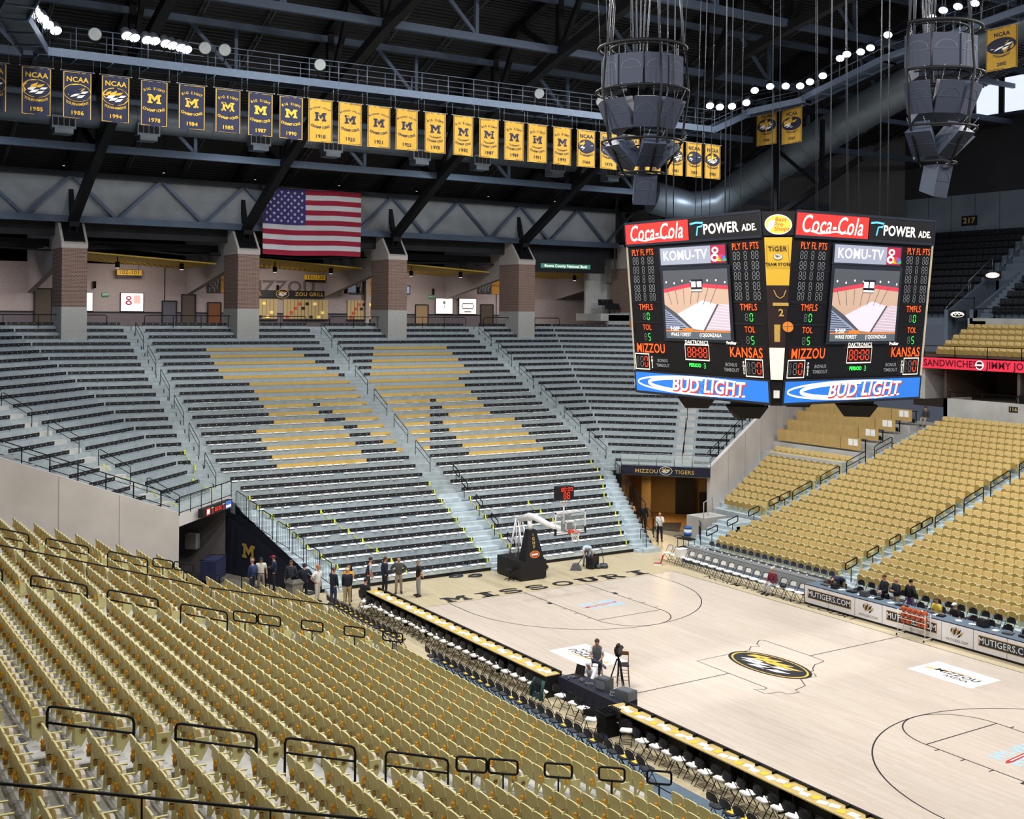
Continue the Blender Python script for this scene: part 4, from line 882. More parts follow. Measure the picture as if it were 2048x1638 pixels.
# ---------------- catwalks and lights ----------------
def catwalk(P_, lab, step=1.55, w=1.1):
    o = empty('catwalk', P_[0], 0, lab, 'catwalk'); O = Vector(P_[0])
    d = MB(); r = MB(); up1 = Vector((0, 0, 1))
    for a, c in zip(P_[:-1], P_[1:]):
        a = Vector(a) - O; c = Vector(c) - O; dr = (c - a).normalized(); sd = dr.cross(up1).normalized() * w / 2
        d.bar(a, c, w, .06)
        for s in (-1, 1): d.bar(a + sd * s + up1 * -.1, c + sd * s + up1 * -.1, .07, .36)
        n = max(1, int((c - a).length / step))
        for s in (-1, 1):
            for h in (.5, 1.05): r.tube([a + sd * s + up1 * h, c + sd * s + up1 * h], .025, 5)
            for i in range(n + 1): q = a.lerp(c, i / n) + sd * s; r.tube([q, q + up1 * 1.05], .028, 5)
        for i in range(n + 1): q = a.lerp(c, i / n); d.bar(q + sd * -1 + up1 * -.28, q + sd + up1 * -.28, .06, .1)
    d.build('walkway', M['beam'], o); r.build('railing', mat('catwalk_rail', '#4a5461', .5, .4), o); return o
catwalk([(-23.3, 20.5, 24.7), (15.5, 20.5, 24.9)], 'steel catwalk above the long banner row, with railings')
catwalk([(15.5, 20.5, 24.9), (18.5, 20.6, 26.2), (21, 17.8, 26.9), (21, 11.5, 28.3), (21, -4, 30)], 'steel catwalk climbing along the right side under the bright lamps')
catwalk([(-23.3, 20.5, 24.7), (-25.0, 16, 25.1), (-25, 8, 26.0)], 'short piece of catwalk at the upper left corner')
def flood(loc, aim, lab, on=True, grp=None, dish=False):
    o = empty('floodlight', loc, 0, lab, 'floodlight', grp); d = (Vector(aim) - Vector(loc)).normalized()
    q = MB(); a = Vector((0, 0, 0)); 
    if dish: q.tube([a - d * .35, a - d * .3, a - d * .1, a], [.08, .17, .27, .3], 14)
    else: q.tube([a - d * .45, a - d * .35, a - d * .12, a], [.12, .2, .24, .25], 10)
    hs = q.build('housing', mat('lamp_housing', '#3c4148', .5, .5), o)
    g = MB(); g.tube([a + d * .005, a + d * .02], .27 if dish else .23, 14); g.build('lens', M['lamp_glow'] if on else mat('lamp_dish_glass', '#8f9698', .3, .2), hs)
    h = MB(); h.tube([a - d * .2, a - d * .2 + Vector((0, 0, -.5))], .03, 5); h.bar(a - d * .2 + Vector((0, 0, -.5)), a - d * .2 + Vector((0, 0, -.5)) + Vector((-d.x, -d.y, 0)) * .5, .06, .06); h.build('bracket', M['blackm'], o)
LT = [(-19.64, 25.67), (-19.3, 25.62), (-18.75, 25.6), (-18.4, 25.6), (-17.91, 25.55), (-17.6, 25.5), (-17.22, 25.45), (-16.95, 25.4)]
for i, (x, z) in enumerate(LT): flood((x, 19.75, z), (x + 3, 4, 4), f'lit floodlight in the left cluster on the front catwalk, {ORD[i] if i else "first"} from the left')
for i, (x, y, z) in enumerate([(-24.5, 16.6, 25.75), (-24.1, 17, 25.7), (-23.9, 17.6, 25.65), (-23.7, 18.0, 25.6), (-23.4, 18.5, 25.6), (-23.1, 19.0, 25.5), (-22.7, 19.4, 25.4)]): flood((x + .0, y, z), (x + 3, 4, 4), f'lit floodlight in the extreme upper left group, {ORD[i] if i else "first"} from the left')
RT = [(14.9, 19.7, 26.15), (15.7, 19.7, 26.15), (16.7, 19.7, 26.3), (17.9, 19.7, 26.65), (18.3, 19.4, 27.4), (18.9, 18.7, 27.6), (19.4, 17.9, 27.55), (19.9, 17.2, 27.5), (20.2, 16.7, 27.7), (20.2, 15.7, 27.9), (20.2, 14.4, 28.7), (20.2, 13.9, 28.85), (20.2, 12.9, 28.8), (20.2, 12.2, 28.9), (20.2, 11.0, 29.4), (20.2, 8.1, 29.75), (20.2, 7.4, 30.0), (20.2, 6.5, 30.0), (20.2, 5.5, 29.95), (20.2, 4.6, 30.1)]
for i, (x, y, z) in enumerate(RT): flood((x, y, z), (3, 2, 3), f'lit floodlight on the right catwalk, {ORD[i] if i else "first"} from the left of the glowing line')
for i, (x, z) in enumerate([(-21.02, 25.64), (-16.12, 25.68), (-15.19, 25.71), (-10.43, 25.61), (2.45, 25.62), (6.64, 25.62), (7.72, 25.68)]):
    flood((x, 19.7, z - .1), (x - 8, -10, 15), f'unlit round dish lamp hanging off the front catwalk, {ORD[i] if i else "first"} from the left', False, None, True)
# ---------------- banners ----------------
navyb = mat('banner_navy', '#20243c', .85, var=.12, scale=9); goldb = mat('banner_gold', '#ab8730', .85, var=.1, scale=9); whb = mat('banner_white', '#e4e4e0', .8, var=0); goldt = mat('banner_gold_print', '#c9a238', .8, var=0); nvt = mat('banner_navy_print', '#1d2034', .8, var=0)
def banner(org, right, w, h, kind, year, navy, lab, seed):
    o = empty('championship_banner', org, 0, lab, 'banner'); r = Vector(right).normalized(); n = r.cross(Vector((0, 0, 1)))
    rr = random.Random(seed); ph = rr.uniform(0, 6)
    def wave(u, v): return .03 * math.sin(9 * u / w + ph) * (.3 + .7 * (-v / h)) + .015 * math.sin(23 * u / w + ph)
    q = MB(); NX, NY = 16, 8; vs = []
    for s in (0, 1):
        for j in range(NY + 1):
            for i in range(NX + 1):
                u = w * (i / NX - .5); v = -h * j / NY; p = r * u + Vector((0, 0, v)) + n * (wave(u, v) - .012 * s); vs.append(p)
    fs = []; K_ = (NX + 1) * (NY + 1)
    for j in range(NY):
        for i in range(NX): a = j * (NX + 1) + i; fs.append((a, a + NX + 1, a + NX + 2, a + 1)); fs.append((K_ + a, K_ + a + 1, K_ + a + NX + 2, K_ + a + NX + 1))
    q.add(vs, fs, 0, True); clo = q.build('cloth', navyb if navy else goldb, o)
    ink = goldt if navy else nvt; P_ = Panel((0, 0, 0), (1, 0, 0), (0, 1, 0))
    e = .045
    P_.line([(-w / 2 + e, -e), (w / 2 - e, -e), (w / 2 - e, -h + e), (-w / 2 + e, -h + e)], .035, ink, 0, True)
    if kind == 'N':
        P_.text('NCAA', 0, -.17 * h, .3, ink, 0, .008, sx=1.05)
        P_.ell(0, -.44 * h, w * .475, h * .19, ink, 0, 32); P_.ell(0, -.44 * h, w * .455, h * .175, nvt if not navy else navyb, .008, 32)
        for i, (x0, y0, x1, y1, m) in enumerate([(-.8, .1, -.3, .7, goldt), (-.5, -.1, .1, .75, goldt), (-.1, .1, .6, .6, goldt), (-.8, -.35, .0, .15, whb), (-.55, -.6, .2, -.1, whb), (-.1, -.7, .6, -.2, whb), (.2, -.1, .85, .25, whb)]):
            dx, dy = x1 - x0, y1 - y0; nx, ny = -dy * .2, dx * .2
            P_.poly([(w * .45 * u, -.44 * h + h * .17 * v) for u, v in ((x0, y0), (x0 + dx * .5 - nx, y0 + dy * .5 - ny), (x1, y1), (x0 + dx * .45 + nx, y0 + dy * .45 + ny))], m, .016)
        P_.arc('TOURNAMENT', 0, -.16 * h, .53 * h, .15, ink, 0, False, .092, .003)
    else:
        P_.arc({'B': 'BIG EIGHT', 'T': 'BIG EIGHT', 'V': 'MISSOURI VALLEY'}[kind], 0, -.72 * h, .54 * h, .16 if kind != 'V' else .105, ink, 0, True, .1 if kind != 'V' else .068, .003)
        P_.blockM(0, -.4 * h, .5 * w, .2 * h, ink, 0)
        if kind == 'T': P_.arc('TOURNAMENT', 0, -.18 * h, .44 * h, .11, ink, 0, False, .078, .002); P_.arc('CHAMPIONS', 0, -.18 * h, .54 * h, .16, ink, 0, False, .1, .003)
        else: P_.arc('CHAMPIONS', 0, -.1 * h, .56 * h, .17, ink, 0, False, .1, .005)
    P_.text(year, 0, -.87 * h, .24, ink, 0, .006, sx=1.1)
    P_.mb.v = [tuple(r * x + Vector((0, 0, y)) + n * (wave(x, y) + .012 + z)) for x, y, z in P_.mb.v]
    P_.build('printing', clo)
    q = MB(); q.tube([r * (-w / 2 - .08) + Vector((0, 0, .02)), r * (w / 2 + .08) + Vector((0, 0, .02))], .014, 5)
    for s in (-1, 1): q.tube([r * s * (w / 2 + .05) + Vector((0, 0, .02)), r * s * (w / 2 + .05) + Vector((0, 0, .95))], .006, 4); q.ball(r * s * (w / 2 + .08) + Vector((0, 0, .02)), .03, 6, 4)
    q.build('hanging_rod', M['steel'], o)
BX = [(-25.9, -24.4), (-23.94, -22.77), (-22.29, -21.06), (-20.66, -19.42), (-18.94, -17.73), (-17.25, -15.99), (-15.54, -14.29), (-13.93, -12.71), (-12.39, -11.16), (-10.87, -9.64), (-9.29, -8.04), (-7.71, -6.46), (-6.15, -4.85), (-4.47, -3.2), (-2.81, -1.5), (-1.19, 0.07), (0.42, 1.67), (1.93, 3.19), (3.56, 4.89), (5.23, 6.53), (6.85, 8.1), (8.5, 9.72), (10.09, 11.42), (11.8, 13.16), (13.32, 14.55), (14.8, 16.06)]
BD = [('N', '1984', 1), ('N', '1985', 1), ('N', '1986', 1), ('N', '1994', 1), ('B', '1978', 1), ('B', '1984', 1), ('B', '1985', 1), ('B', '1987', 1), ('B', '1990', 1), ('V', '1918', 0), ('V', '1920', 0), ('V', '1921', 0), ('V', '1922', 0), ('T', '1978', 0), ('T', '1982', 0), ('T', '1987', 0), ('T', '1989', 0), ('T', '1991', 0), ('T', '1993', 0), ('N', '1944', 0), ('N', '1976', 0), ('N', '1978', 0), ('N', '1980', 0), ('N', '1981', 0), ('N', '1982', 0), ('N', '1983', 0)]
KN = {'N': 'NCAA tournament', 'B': 'Big Eight champions', 'V': 'Missouri Valley champions', 'T': 'Big Eight tournament champions'}
for i, ((a, c), (k, y, nv)) in enumerate(zip(BX, BD)):
    banner(((a + c) / 2, 20.0, 23.87), (1, 0, 0), 1.23, 2.06, k, y, nv, f'{"navy" if nv else "gold"} banner reading {KN[k]} {y}, {ORD[i] if i else "first"} from the left', i)
for i, (y, z, yr_) in enumerate(((21.03, 26.75, '1986'), (18.9, 26.6, '1987'), (4.5, 28.68, '2002'))):
    banner((21 - .1, y - .1, z - .1), (0, -1, 0), 1.75, 2.2, 'N', yr_, 0, f'gold NCAA tournament banner {yr_} hung high at right, {["left of the pair","right of the pair","alone behind the speakers"][i]}', 60 + i)
# ---------------- flag ----------------
fl = empty('national_flag', (-4.55, 42.55, 22.0), 0, 'large American flag hanging from the band truss, stars at upper left', 'flag')
x0, x1 = 0, 7.3; FH = 4.55; red = mat('flag_red', '#9a1a38', .8, var=.06); wht = mat('flag_white', '#cfcdd2', .8, var=.05); blu = mat('flag_blue', '#3a3478', .8, var=.06)
fw_ = lambda u, v: .06 * math.sin(u * 3.1 + 1) + .03 * math.sin(u * 9 + v)
def strip(ua, ub, va, vb, m, mats_, off=0, n=20):
    q = MB(); vs = []
    for i in range(n + 1):
        u = ua + (ub - ua) * i / n
        for v in (va, vb):
            w_ = fw_(u, v) - off; vs += [(u, w_, -v - .05 * math.sin(u * .8)), (u, w_ + .01, -v - .05 * math.sin(u * .8))]
    fs = []
    for i in range(n): a = 4 * i; fs += [(a, a + 2, a + 6, a + 4), (a + 1, a + 5, a + 7, a + 3)]
    q.add(vs, fs, 0, True); return q
A_, B_ = MB(), MB()
for i in range(13): s_ = strip(x0, x1, FH * i / 13, FH * (i + 1) / 13, 0, None); (A_ if i % 2 == 0 else B_).join(s_)
C_ = strip(x0, x0 + 3.05, 0, FH * 7 / 13, 0, None, .05)
fm = MB(); fm.join(A_, None, 0); fm.join(B_, None, 1); fm.build('stripes', [red, wht], fl)
cm = MB(); cm.join(C_); P_ = Panel((0, 0, 0), (1, 0, 0), (0, 1, 0))
for r in range(9):
    for c in range(6 if r % 2 == 0 else 5):
        cx_ = x0 + 3.05 * ((c * 2 + 1 + (r % 2)) / 12); cy_ = FH * 7 / 13 * (r + 1) / 10
        P_.poly([(cx_ + (.13 if k % 2 == 0 else .052) * math.sin(PI * k / 5), -cy_ + (.13 if k % 2 == 0 else .052) * math.cos(PI * k / 5)) for k in range(10)], wht, 0)
P_.mb.v = [(x, fw_(x, -y) - .085, y - .05 * math.sin(x * .8)) for x, y, z in P_.mb.v]
cm.join(P_.mb, None, 1); cm.build('canton', [blu, wht], fl)
q = MB(); q.tube([(-.1, 0, .03), (7.4, 0, .03)], .025, 6)
for xx in (0, 1.8, 3.6, 5.4, 7.3): q.tube([(xx, 0, .03), (xx, .4, .12)], .012, 4)
q.build('hanging_rod', M['steel'], fl)
# ---------------- scoreboard ----------------
HB, HT, CB, CT, ZB, ZT_ = 3.86, 4.48, .24, .82, 10.45, 17.1
SBC = Vector((.06, -.06, 0)); sb = empty('scoreboard', (SBC.x, SBC.y, ZB), 0, 'huge four-sided black video scoreboard hanging over centre court', 'scoreboard')
def ring8(h, c, z): return [(-h, h - c, z), (-h, -h + c, z), (-h + c, -h, z), (h - c, -h, z), (h, -h + c, z), (h, h - c, z), (h - c, h, z), (-h + c, h, z)]
b = MB(); lo = ring8(HB - .03, CB, 0); hi = ring8(HT - .03, CT, ZT_ - ZB)
b.add(lo + hi, [tuple(range(8)), tuple(range(15, 7, -1))] + [(i, 8 + i, 8 + (i + 1) % 8, (i + 1) % 8) for i in range(8)]); b.build('cabinet', mat('board_black', '#121014', .45, var=.1), sb)
LH = math.hypot(HT - HB, ZT_ - ZB); WF = 7.28
bk = M['black']; sil = mat('board_frame', '#3a3f4a', .4, .5)
def U(u): return (u - .5) * WF
def V(v): return LH * (1 - v)
SEG = {'8': 'abcdefg', '0': 'abcdef', '5': 'afgcd', '1': 'bc', '3': 'abgcd'}
def digit(p, cx, cy, w, h, ch, on, ghost=True, off=None, t=.13):
    t = w * t * 1.4
    S_ = {'a': [(-.38, .5), (.38, .5)], 'g': [(-.38, 0), (.38, 0)], 'd': [(-.38, -.5), (.38, -.5)], 'f': [(-.5, .42), (-.5, .08)], 'b': [(.5, .42), (.5, .08)], 'e': [(-.5, -.08), (-.5, -.42)], 'c': [(.5, -.08), (.5, -.42)]}
    lit_ = SEG.get(ch, '')
    for k, ln in S_.items():
        if k in lit_: p.line([(cx + x * w, cy + y * h) for x, y in ln], t, on, .012)
        elif ghost: p.line([(cx + x * w, cy + y * h) for x, y in ln], t * .75, off or M['led_off'], .01)
coke = lit('coke_red', '#d8322e', .8); bud = lit('bud_blue', '#2a6fc9', 1.1); budd = lit('bud_blue_light', '#6aa6e6', 1.1); komu = lit('panel_pale', '#8f95a6', .75); maroon = lit('panel_maroon', '#9c2340', .8); cyan = lit('logo_cyan', '#5ab6e0', .9)
wl = M['lit_white']
def side(k):
    ang = k * PI / 2
    R_ = Matrix.Rotation(ang, 4, 'Z')
    upv = Vector((-(HT - HB), 0, ZT_ - ZB)).normalized()
    def PN(): return Panel((-HB - .012, 0, 0), (0, -1, 0), upv)
    def fin(p, name): p.mb.xf(R_); return p.build(name, sb)
    p = PN(); p.rect(U(0), U(.5), V(.122), V(.007), coke, .02); p.rect(U(.505), U(1), V(.122), V(.007), bk, .02)
    p.text('Coca-Cola', U(.245), V(.066), .86, wl, .025, .006, sx=.78, shear=.25); p.line([(U(.1), V(.098)), (U(.16), V(.108)), (U(.27), V(.094)), (U(.38), V(.1))], .05, wl, .025)
    p.text('POWER', U(.73), V(.072), .5, wl, .025, .012, sx=.98); p.text('ADE.', U(.925), V(.079), .32, wl, .025, .008, sx=.98)
    p.line([(U(.515), V(.035)), (U(.56), V(.03)), (U(.61), V(.034)), (U(.6), V(.052)), (U(.57), V(.055)), (U(.56), V(.1))], .07, cyan, .025)
    for v in (.0, .128): p.line([(U(-.005), V(v)), (U(1.005), V(v))], .09, sil, .03)
    for u in (-.002, 1.002): p.line([(U(u), V(.13)), (U(u), V(0))], .06, sil, .03)
    fin(p, 'top_advert_panel')
    p = PN(); p.rect(U(.262), U(.765), V(.262), V(.15), sil, .015); p.rect(U(.275), U(.62 + .03), V(.253), V(.158), komu, .02); p.rect(U(.65), U(.755), V(.253), V(.158), maroon, .02)
    p.text('KOMU-TV', U(.46), V(.205), .5, mat('panel_letter', '#ffffff', .6, emit=1.6, var=0), .025, .004, sx=1.02)
    p.ell(U(.685), V(.185), .17, .12, wl, .025, 20); p.ell(U(.68), V(.225), .2, .14, wl, .026, 20); p.ell(U(.685), V(.185), .09, .06, maroon, .03, 16); p.ell(U(.68), V(.225), .11, .07, maroon, .03, 16)
    for i, c_ in enumerate(('#f0c020', '#f08020', '#e04040', '#8050b0', '#3080d0', '#30b060')):
        a = math.radians(165 - 30 * i); q = lit('feather_%d' % i, c_, .9); p.poly([(U(.727), V(.245)), (U(.727) + .26 * math.cos(a + .2), V(.245) + .24 * math.sin(a + .2)), (U(.727) + .26 * math.cos(a - .2), V(.245) + .24 * math.sin(a - .2))], q, .028)
    fin(p, 'station_panel')
    # video screen
    p = PN(); x0_, x1_, y0_, y1_ = U(.285), U(.76), V(.668), V(.285); p.rect(x0_ - .14, x1_ + .14, y0_ - .1, y1_ + .14, sil, .013)
    X = lambda t: x0_ + (x1_ - x0_) * t; Y = lambda t: y1_ - (y1_ - y0_) * t
    L_ = lambda n_, c_, e=.85: lit(n_, c_, e)
    p.poly([(X(0), Y(1)), (X(1), Y(1)), (X(1), Y(0)), (X(0), Y(0))], L_('scr_grey', '#4c4f56', .6), .02)
    p.poly([(X(.0), Y(.3)), (X(.45), Y(.22)), (X(1), Y(.26)), (X(1), Y(.5)), (X(.8), Y(.5)), (X(.6), Y(.44)), (X(.2), Y(.64)), (X(0), Y(.5))], L_('scr_tan', '#b79a86'), .022)
    p.line([(X(0), Y(.3)), (X(.45), Y(.215)), (X(1), Y(.265))], .14, L_('scr_red', '#c03a4a'), .024)
    p.poly([(X(.2), Y(.64)), (X(.6), Y(.44)), (X(.82), Y(.5)), (X(.6), Y(.87)), (X(.45), Y(.86))], L_('scr_court', '#d8c8d4', .8), .023)
    p.poly([(X(.85), Y(.5)), (X(1), Y(.5)), (X(1), Y(.87)), (X(.63), Y(.87))], L_('scr_seat', '#b9a9b4'), .023)
    p.poly([(X(0), Y(.57)), (X(.42), Y(.87)), (X(0), Y(.87))], L_('scr_bleach', '#8790a8'), .023)
    for i in range(9): p.line([(X(0), Y(.6 + .033 * i)), (X(.04 + .04 * i), Y(.62 + .031 * i))], .03, L_('scr_dark', '#3d4254', .5), .026); p.line([(X(.88 - .028 * i), Y(.5 + .04 * i)), (X(1), Y(.5 + .04 * i + .02))], .025, L_('scr_line', '#d8cad4'), .026)
    for i in range(7): p.line([(X(.06 + .13 * i), Y(.3 - .01 * i)), (X(.12 + .1 * i), Y(.5))], .02, L_('scr_dark', '#3d4254', .5), .026)
    p.poly([(X(.43), Y(.14)), (X(.63), Y(.14)), (X(.61), Y(.32)), (X(.45), Y(.32))], L_('scr_board', '#201c2a', .5), .03); p.rect(X(.45), X(.52), Y(.25), Y(.17), wl, .032); p.rect(X(.54), X(.61), Y(.25), Y(.17), wl, .032); p.rect(X(.45), X(.61), Y(.31), Y(.285), wl, .032)
    for i in range(8): p.ell(X(.05 + .13 * i), Y(.17 + .02 * math.sin(i * 2)), .04, .04, wl, .03, 8)
    p.rect(X(0), X(1), Y(1), Y(.88), L_('scr_bar', '#58616a', .5), .03); p.line([(X(0), Y(.885)), (X(1), Y(.885))], .05, L_('scr_orange', '#e07a30'), .032); p.rect(X(.28), X(.44), Y(.88), Y(.845), L_('scr_orange', '#e07a30'), .032)
    p.text('9:00P', X(.15), Y(.86), .22, wl, .034); p.text('WAKE FOREST', X(.24), Y(.94), .19, wl, .034, .0, sx=.85); p.text('(12)GONZAGA', X(.7), Y(.94), .19, wl, .034, .0, sx=.85)
    fin(p, 'video_screen')
    # player panels
    p = PN()
    for u0, u1 in ((.012, .25), (.79, .99)):
        uc = (u0 + u1) / 2
        p.text('PLY FL PTS', U(uc), V(.175), .34, M['led_orange'], .02, 0, sx=.76)
        for r_, v in enumerate((.222, .275, .328, .382, .433)):
            for dx in (-.55, -.36, -.02, .34, .53): digit(p, U(uc) + dx, V(v), .12, .26, 'x', M['led_red'], True, M['led_off'], .16)
            p.line([(U(u0), V(v + .027)), (U(u1), V(v + .027))], .015, sil, .015) if r_ % 2 else None
        p.text('TMFLS', U(uc), V(.493), .33, M['led_orange'], .02, 0, sx=.85); digit(p, U(uc) - .13, V(.545), .12, .24, 'x', M['led_green'], True, M['led_off']); digit(p, U(uc) + .1, V(.545), .13, .26, '0', M['led_green'], False)
        p.text('TOL', U(uc), V(.61), .3, M['led_orange'], .02, 0, sx=.85); digit(p, U(uc) - .13, V(.665), .12, .24, 'x', M['led_green'], True); digit(p, U(uc) + .1, V(.665), .13, .26, '5', M['led_green'], False)
        p.line([(U(u0), V(.462)), (U(u1), V(.462))], .02, sil, .015); p.line([(U(u0), V(.578)), (U(u1), V(.578))], .02, sil, .015); p.line([(U(u0), V(.695)), (U(u1), V(.695))], .02, sil, .015)
    fin(p, 'player_statistics')
    p = PN()
    p.text('MIZZOU', U(.15), V(.733), .5, M['led_orange'], .02, .005, sx=.84); p.text('KANSAS', U(.855), V(.733), .5, M['led_orange'], .02, .005, sx=.84)
    p.text('DAKTRONICS', U(.51), V(.687), .19, wl, .02, .0); p.text('ProStar', U(.76), V(.683), .15, wl, .02, .004)
    for cx_, cv, w_, h_ in ((U(.51), .742, 1.28, .56), (U(.075), .81, .82, .6), (U(.905), .81, .82, .6)):
        p.line([(cx_ - w_ / 2, V(cv) - h_ / 2), (cx_ + w_ / 2, V(cv) - h_ / 2), (cx_ + w_ / 2, V(cv) + h_ / 2), (cx_ - w_ / 2, V(cv) + h_ / 2)], .045, M['led_white'], .02, True)
    for dx in (-.43, -.17, .17, .43): digit(p, U(.51) + dx, V(.742), .17, .34, '8' if k == 0 or dx > 5 else ('0' if dx > -.4 else '8'), M['led_red'], True)
    for dy in (-.07, .07): p.ell(U(.51), V(.742) + dy, .03, .03, M['led_red'], .02, 8)
    for cx_ in (U(.075), U(.905)):
        digit(p, cx_ - .28, V(.81), .1, .38, 'x', M['led_red'], True) ; digit(p, cx_ - .04, V(.81), .16, .38, 'x', M['led_red'], True); digit(p, cx_ + .22, V(.81), .17, .38, '0', M['led_red'], False)
    for j, ch in enumerate('POSS'):
        for u in (.155, .835): p.text(ch, U(u), V(.785 + .018 * j), .13, wl, .02, .003)
    for u in (.24, .75): p.text('BONUS', U(u), V(.8), .17, M['led_off'], .02, .003); p.text('TIMEOUT', U(u), V(.828), .17, M['led_off'], .02, .003)
    p.text('PERIOD', U(.49), V(.815), .18, M['led_green'], .02, .006); digit(p, U(.56), V(.815), .08, .18, '3', M['led_green'], True)
    fin(p, 'score_panel')
    p = PN(); p.rect(U(-.0), U(1.0), V(.997), V(.865), sil, .018); p.rect(U(.012), U(.988), V(.985), V(.875), bud, .022)
    for i in range(10): p.poly([(U(.5), V(.93)), (U(.5) + .5 * (i - 4.5) * .5, V(.985 if i % 2 else .878)), (U(.5) + .5 * (i - 4.2) * .5, V(.985 if i % 2 else .878))], budd, .023)
    el = [(U(.5) + .47 * WF * math.cos(t), V(.93) + .32 * math.sin(t)) for t in [PI * .3 + (PI * 1.45) * i / 40 for i in range(41)]]; p.line(el, .06, wl, .026); el = [(U(.54) + .42 * WF * math.cos(t), V(.93) + .27 * math.sin(t)) for t in [PI * .5 + (PI * .95) * i / 40 for i in range(41)]]; p.line(el, .12, wl, .026)
    rd_ = lit('bud_red', '#c8383c', .8)
    p.text('BUD LIGHT', U(.565) + .03, V(.93) - .04, .68, rd_, .03, .035, sx=1.04, shear=.2); p.text('BUD LIGHT', U(.565), V(.93), .68, wl, .036, .015, sx=1.04, shear=.2)
    fin(p, 'bottom_advert_panel')
    # corner facet: banner and round badge
    def CP(t):  # along the corner facet, t = 0 bottom .. 1 top
        h = HB + (HT - HB) * t; c = CB + (CT - CB) * t; z = (ZT_ - ZB) * t; e = Vector((-.7071, -.7071, 0)) * .03
        return Vector((-h, -h + c, z)) + e, Vector((-h + c, -h, z)) + e
    def fq(t0, t1, m, ins=.05, lift=0):
        a, c_ = CP(t0); d_, f_ = CP(t1); L2 = [a.lerp(c_, ins), a.lerp(c_, 1 - ins), d_.lerp(f_, 1 - ins), d_.lerp(f_, ins)]
        return [v + Vector((-.7071, -.7071, 0)) * lift for v in L2], m
    q = MB(); mats_ = [lit('corner_gold', '#c9a032', .5), lit('corner_cream', '#efe4c8', .9), bk, sil, lit('jersey_dark', '#2a1a1c', .4), lit('ball_orange', '#c8782e', .7), M['goldv']]
    for t0, t1, m, ins, lift in ((.135, .865, 1, .06, .0), (.62, .865, 0, .06, .005), (.3, .62, 4, .06, .005), (.875, .995, 2, .03, .0), (.33, .42, 6, .35, .01)):
        v_, m = fq(t0, t1, m, ins, lift); q.add(v_, [(0, 1, 2, 3)], m)
    q.xf(R_); q.build('corner_banner', mats_, sb)
    a, c_ = CP(.93); o_ = (a + c_) / 2 + Vector((-.7071, -.7071, 0)) * .02; pb = Panel(o_, (.7071, -.7071, 0), upv); pb.ell(0, 0, .45, .34, wl, .01, 28); pb.ell(0, 0, .42, .31, lit('badge_gold', '#e0b848', .9), .014, 28)
    pb.poly([(-.38, -.16), (-.3, .12), (-.12, .16), (-.08, .0), (-.24, -.12), (-.3, -.22)], wl, .018); pb.text('Bass', .08, .17, .2, M['led_orange'], .02, .004, shear=.2); pb.text('Pro', .0, .0, .2, M['led_orange'], .02, .004, shear=.2); pb.text('Shops', .1, -.15, .2, M['led_orange'], .02, .004, shear=.2); pb.mb.xf(R_); pb.build('round_badge', sb)
    a, c_ = CP(.76); o_ = (a + c_) / 2 + Vector((-.7071, -.7071, 0)) * .02; pb = Panel(o_, (.7071, -.7071, 0), upv)
    for tx, yy, ss in (('TIGER', .3, .22), ('TEAM STORE', -.22, .14)): pb.text(tx, 0, yy, ss, bk, .01, .004)
    pb.line([(-.36, .42), (.36, .42), (.36, -.34), (-.36, -.34)], .012, bk, .01, True); emblem(pb, 0, .04, .15, .1, bk, M['white'], bk, M['goldv'], .01)
    a, c_ = CP(.52); d_ = (a + c_) / 2 - o_ + Vector((-.7071, -.7071, 0)) * .0; vy = d_.dot(upv)
    pb.line([(-.2, vy + .5), (-.12, vy + .3), (0, vy + .22), (.12, vy + .3), (.2, vy + .5)], .03, M['goldv'], .012); pb.text('2', 0, vy - .28, .34, M['goldv'], .012, .01); pb.rect(-.26, .26, vy - .04, vy + .07, M['goldv'], .012); pb.ell(.2, vy - .75, .18, .18, mats_[5], .013, 20); pb.line([(.02, vy - .75), (.38, vy - .72)], .012, bk, .016); pb.line([(.2, vy - .57), (.16, vy - .93)], .012, bk, .016)
    pb.mb.xf(R_); pb.build('corner_print', sb)
    a, c_ = CP(.06); o_ = (a + c_) / 2; q = MB(); q.box(-.1, .1, -.04, .04, -.13, .13); q.xf(R_ @ Matrix.Translation(o_) @ Matrix.Rotation(-PI / 4, 4, 'Z')); q.build('white_box', M['white'], sb)
for k in range(4): side(k)
for i, (x, y) in enumerate([(-2.8, -1.4), (1.4, -2.8), (2.8, 1.4), (-1.4, 2.8)]):
    q = MB(); q.prism([(-.75, 0), (.75, 0), (.45, -.42), (-.45, -.42)], -.45, .45, 'y'); q.box(-.6, .6, -.35, .35, 0, .2)
    o = q.build('loudspeaker', mat('speaker_brown', '#3a3634', .6), None, (SBC.x + x, SBC.y + y, ZB - .2), -PI / 4); tag(o, f'dark wedge loudspeaker under the scoreboard, {["left face", "right face", "far right", "far left"][i]}', 'loudspeaker')
q = MB()
for i in range(12):
    a = 2 * PI * i / 12 + .2; x, y = 3.1 * math.cos(a), 3.1 * math.sin(a)
    q.tube([(x, y, ZT_ - ZB), (x * .9, y * .9, 33.5 - ZB)], .018, 4)
for dx, dy in ((-3.3, 2.6), (-3.1, 2.4), (2.6, -3.2), (2.4, -3.0), (-3.6, -1), (-1, -3.6)): q.tube([(dx, dy, ZT_ - ZB), (dx, dy, 33.5 - ZB)], .03, 4)
q.build('hanging_cables', mat('cable_grey', '#3a3e46', .5), sb)
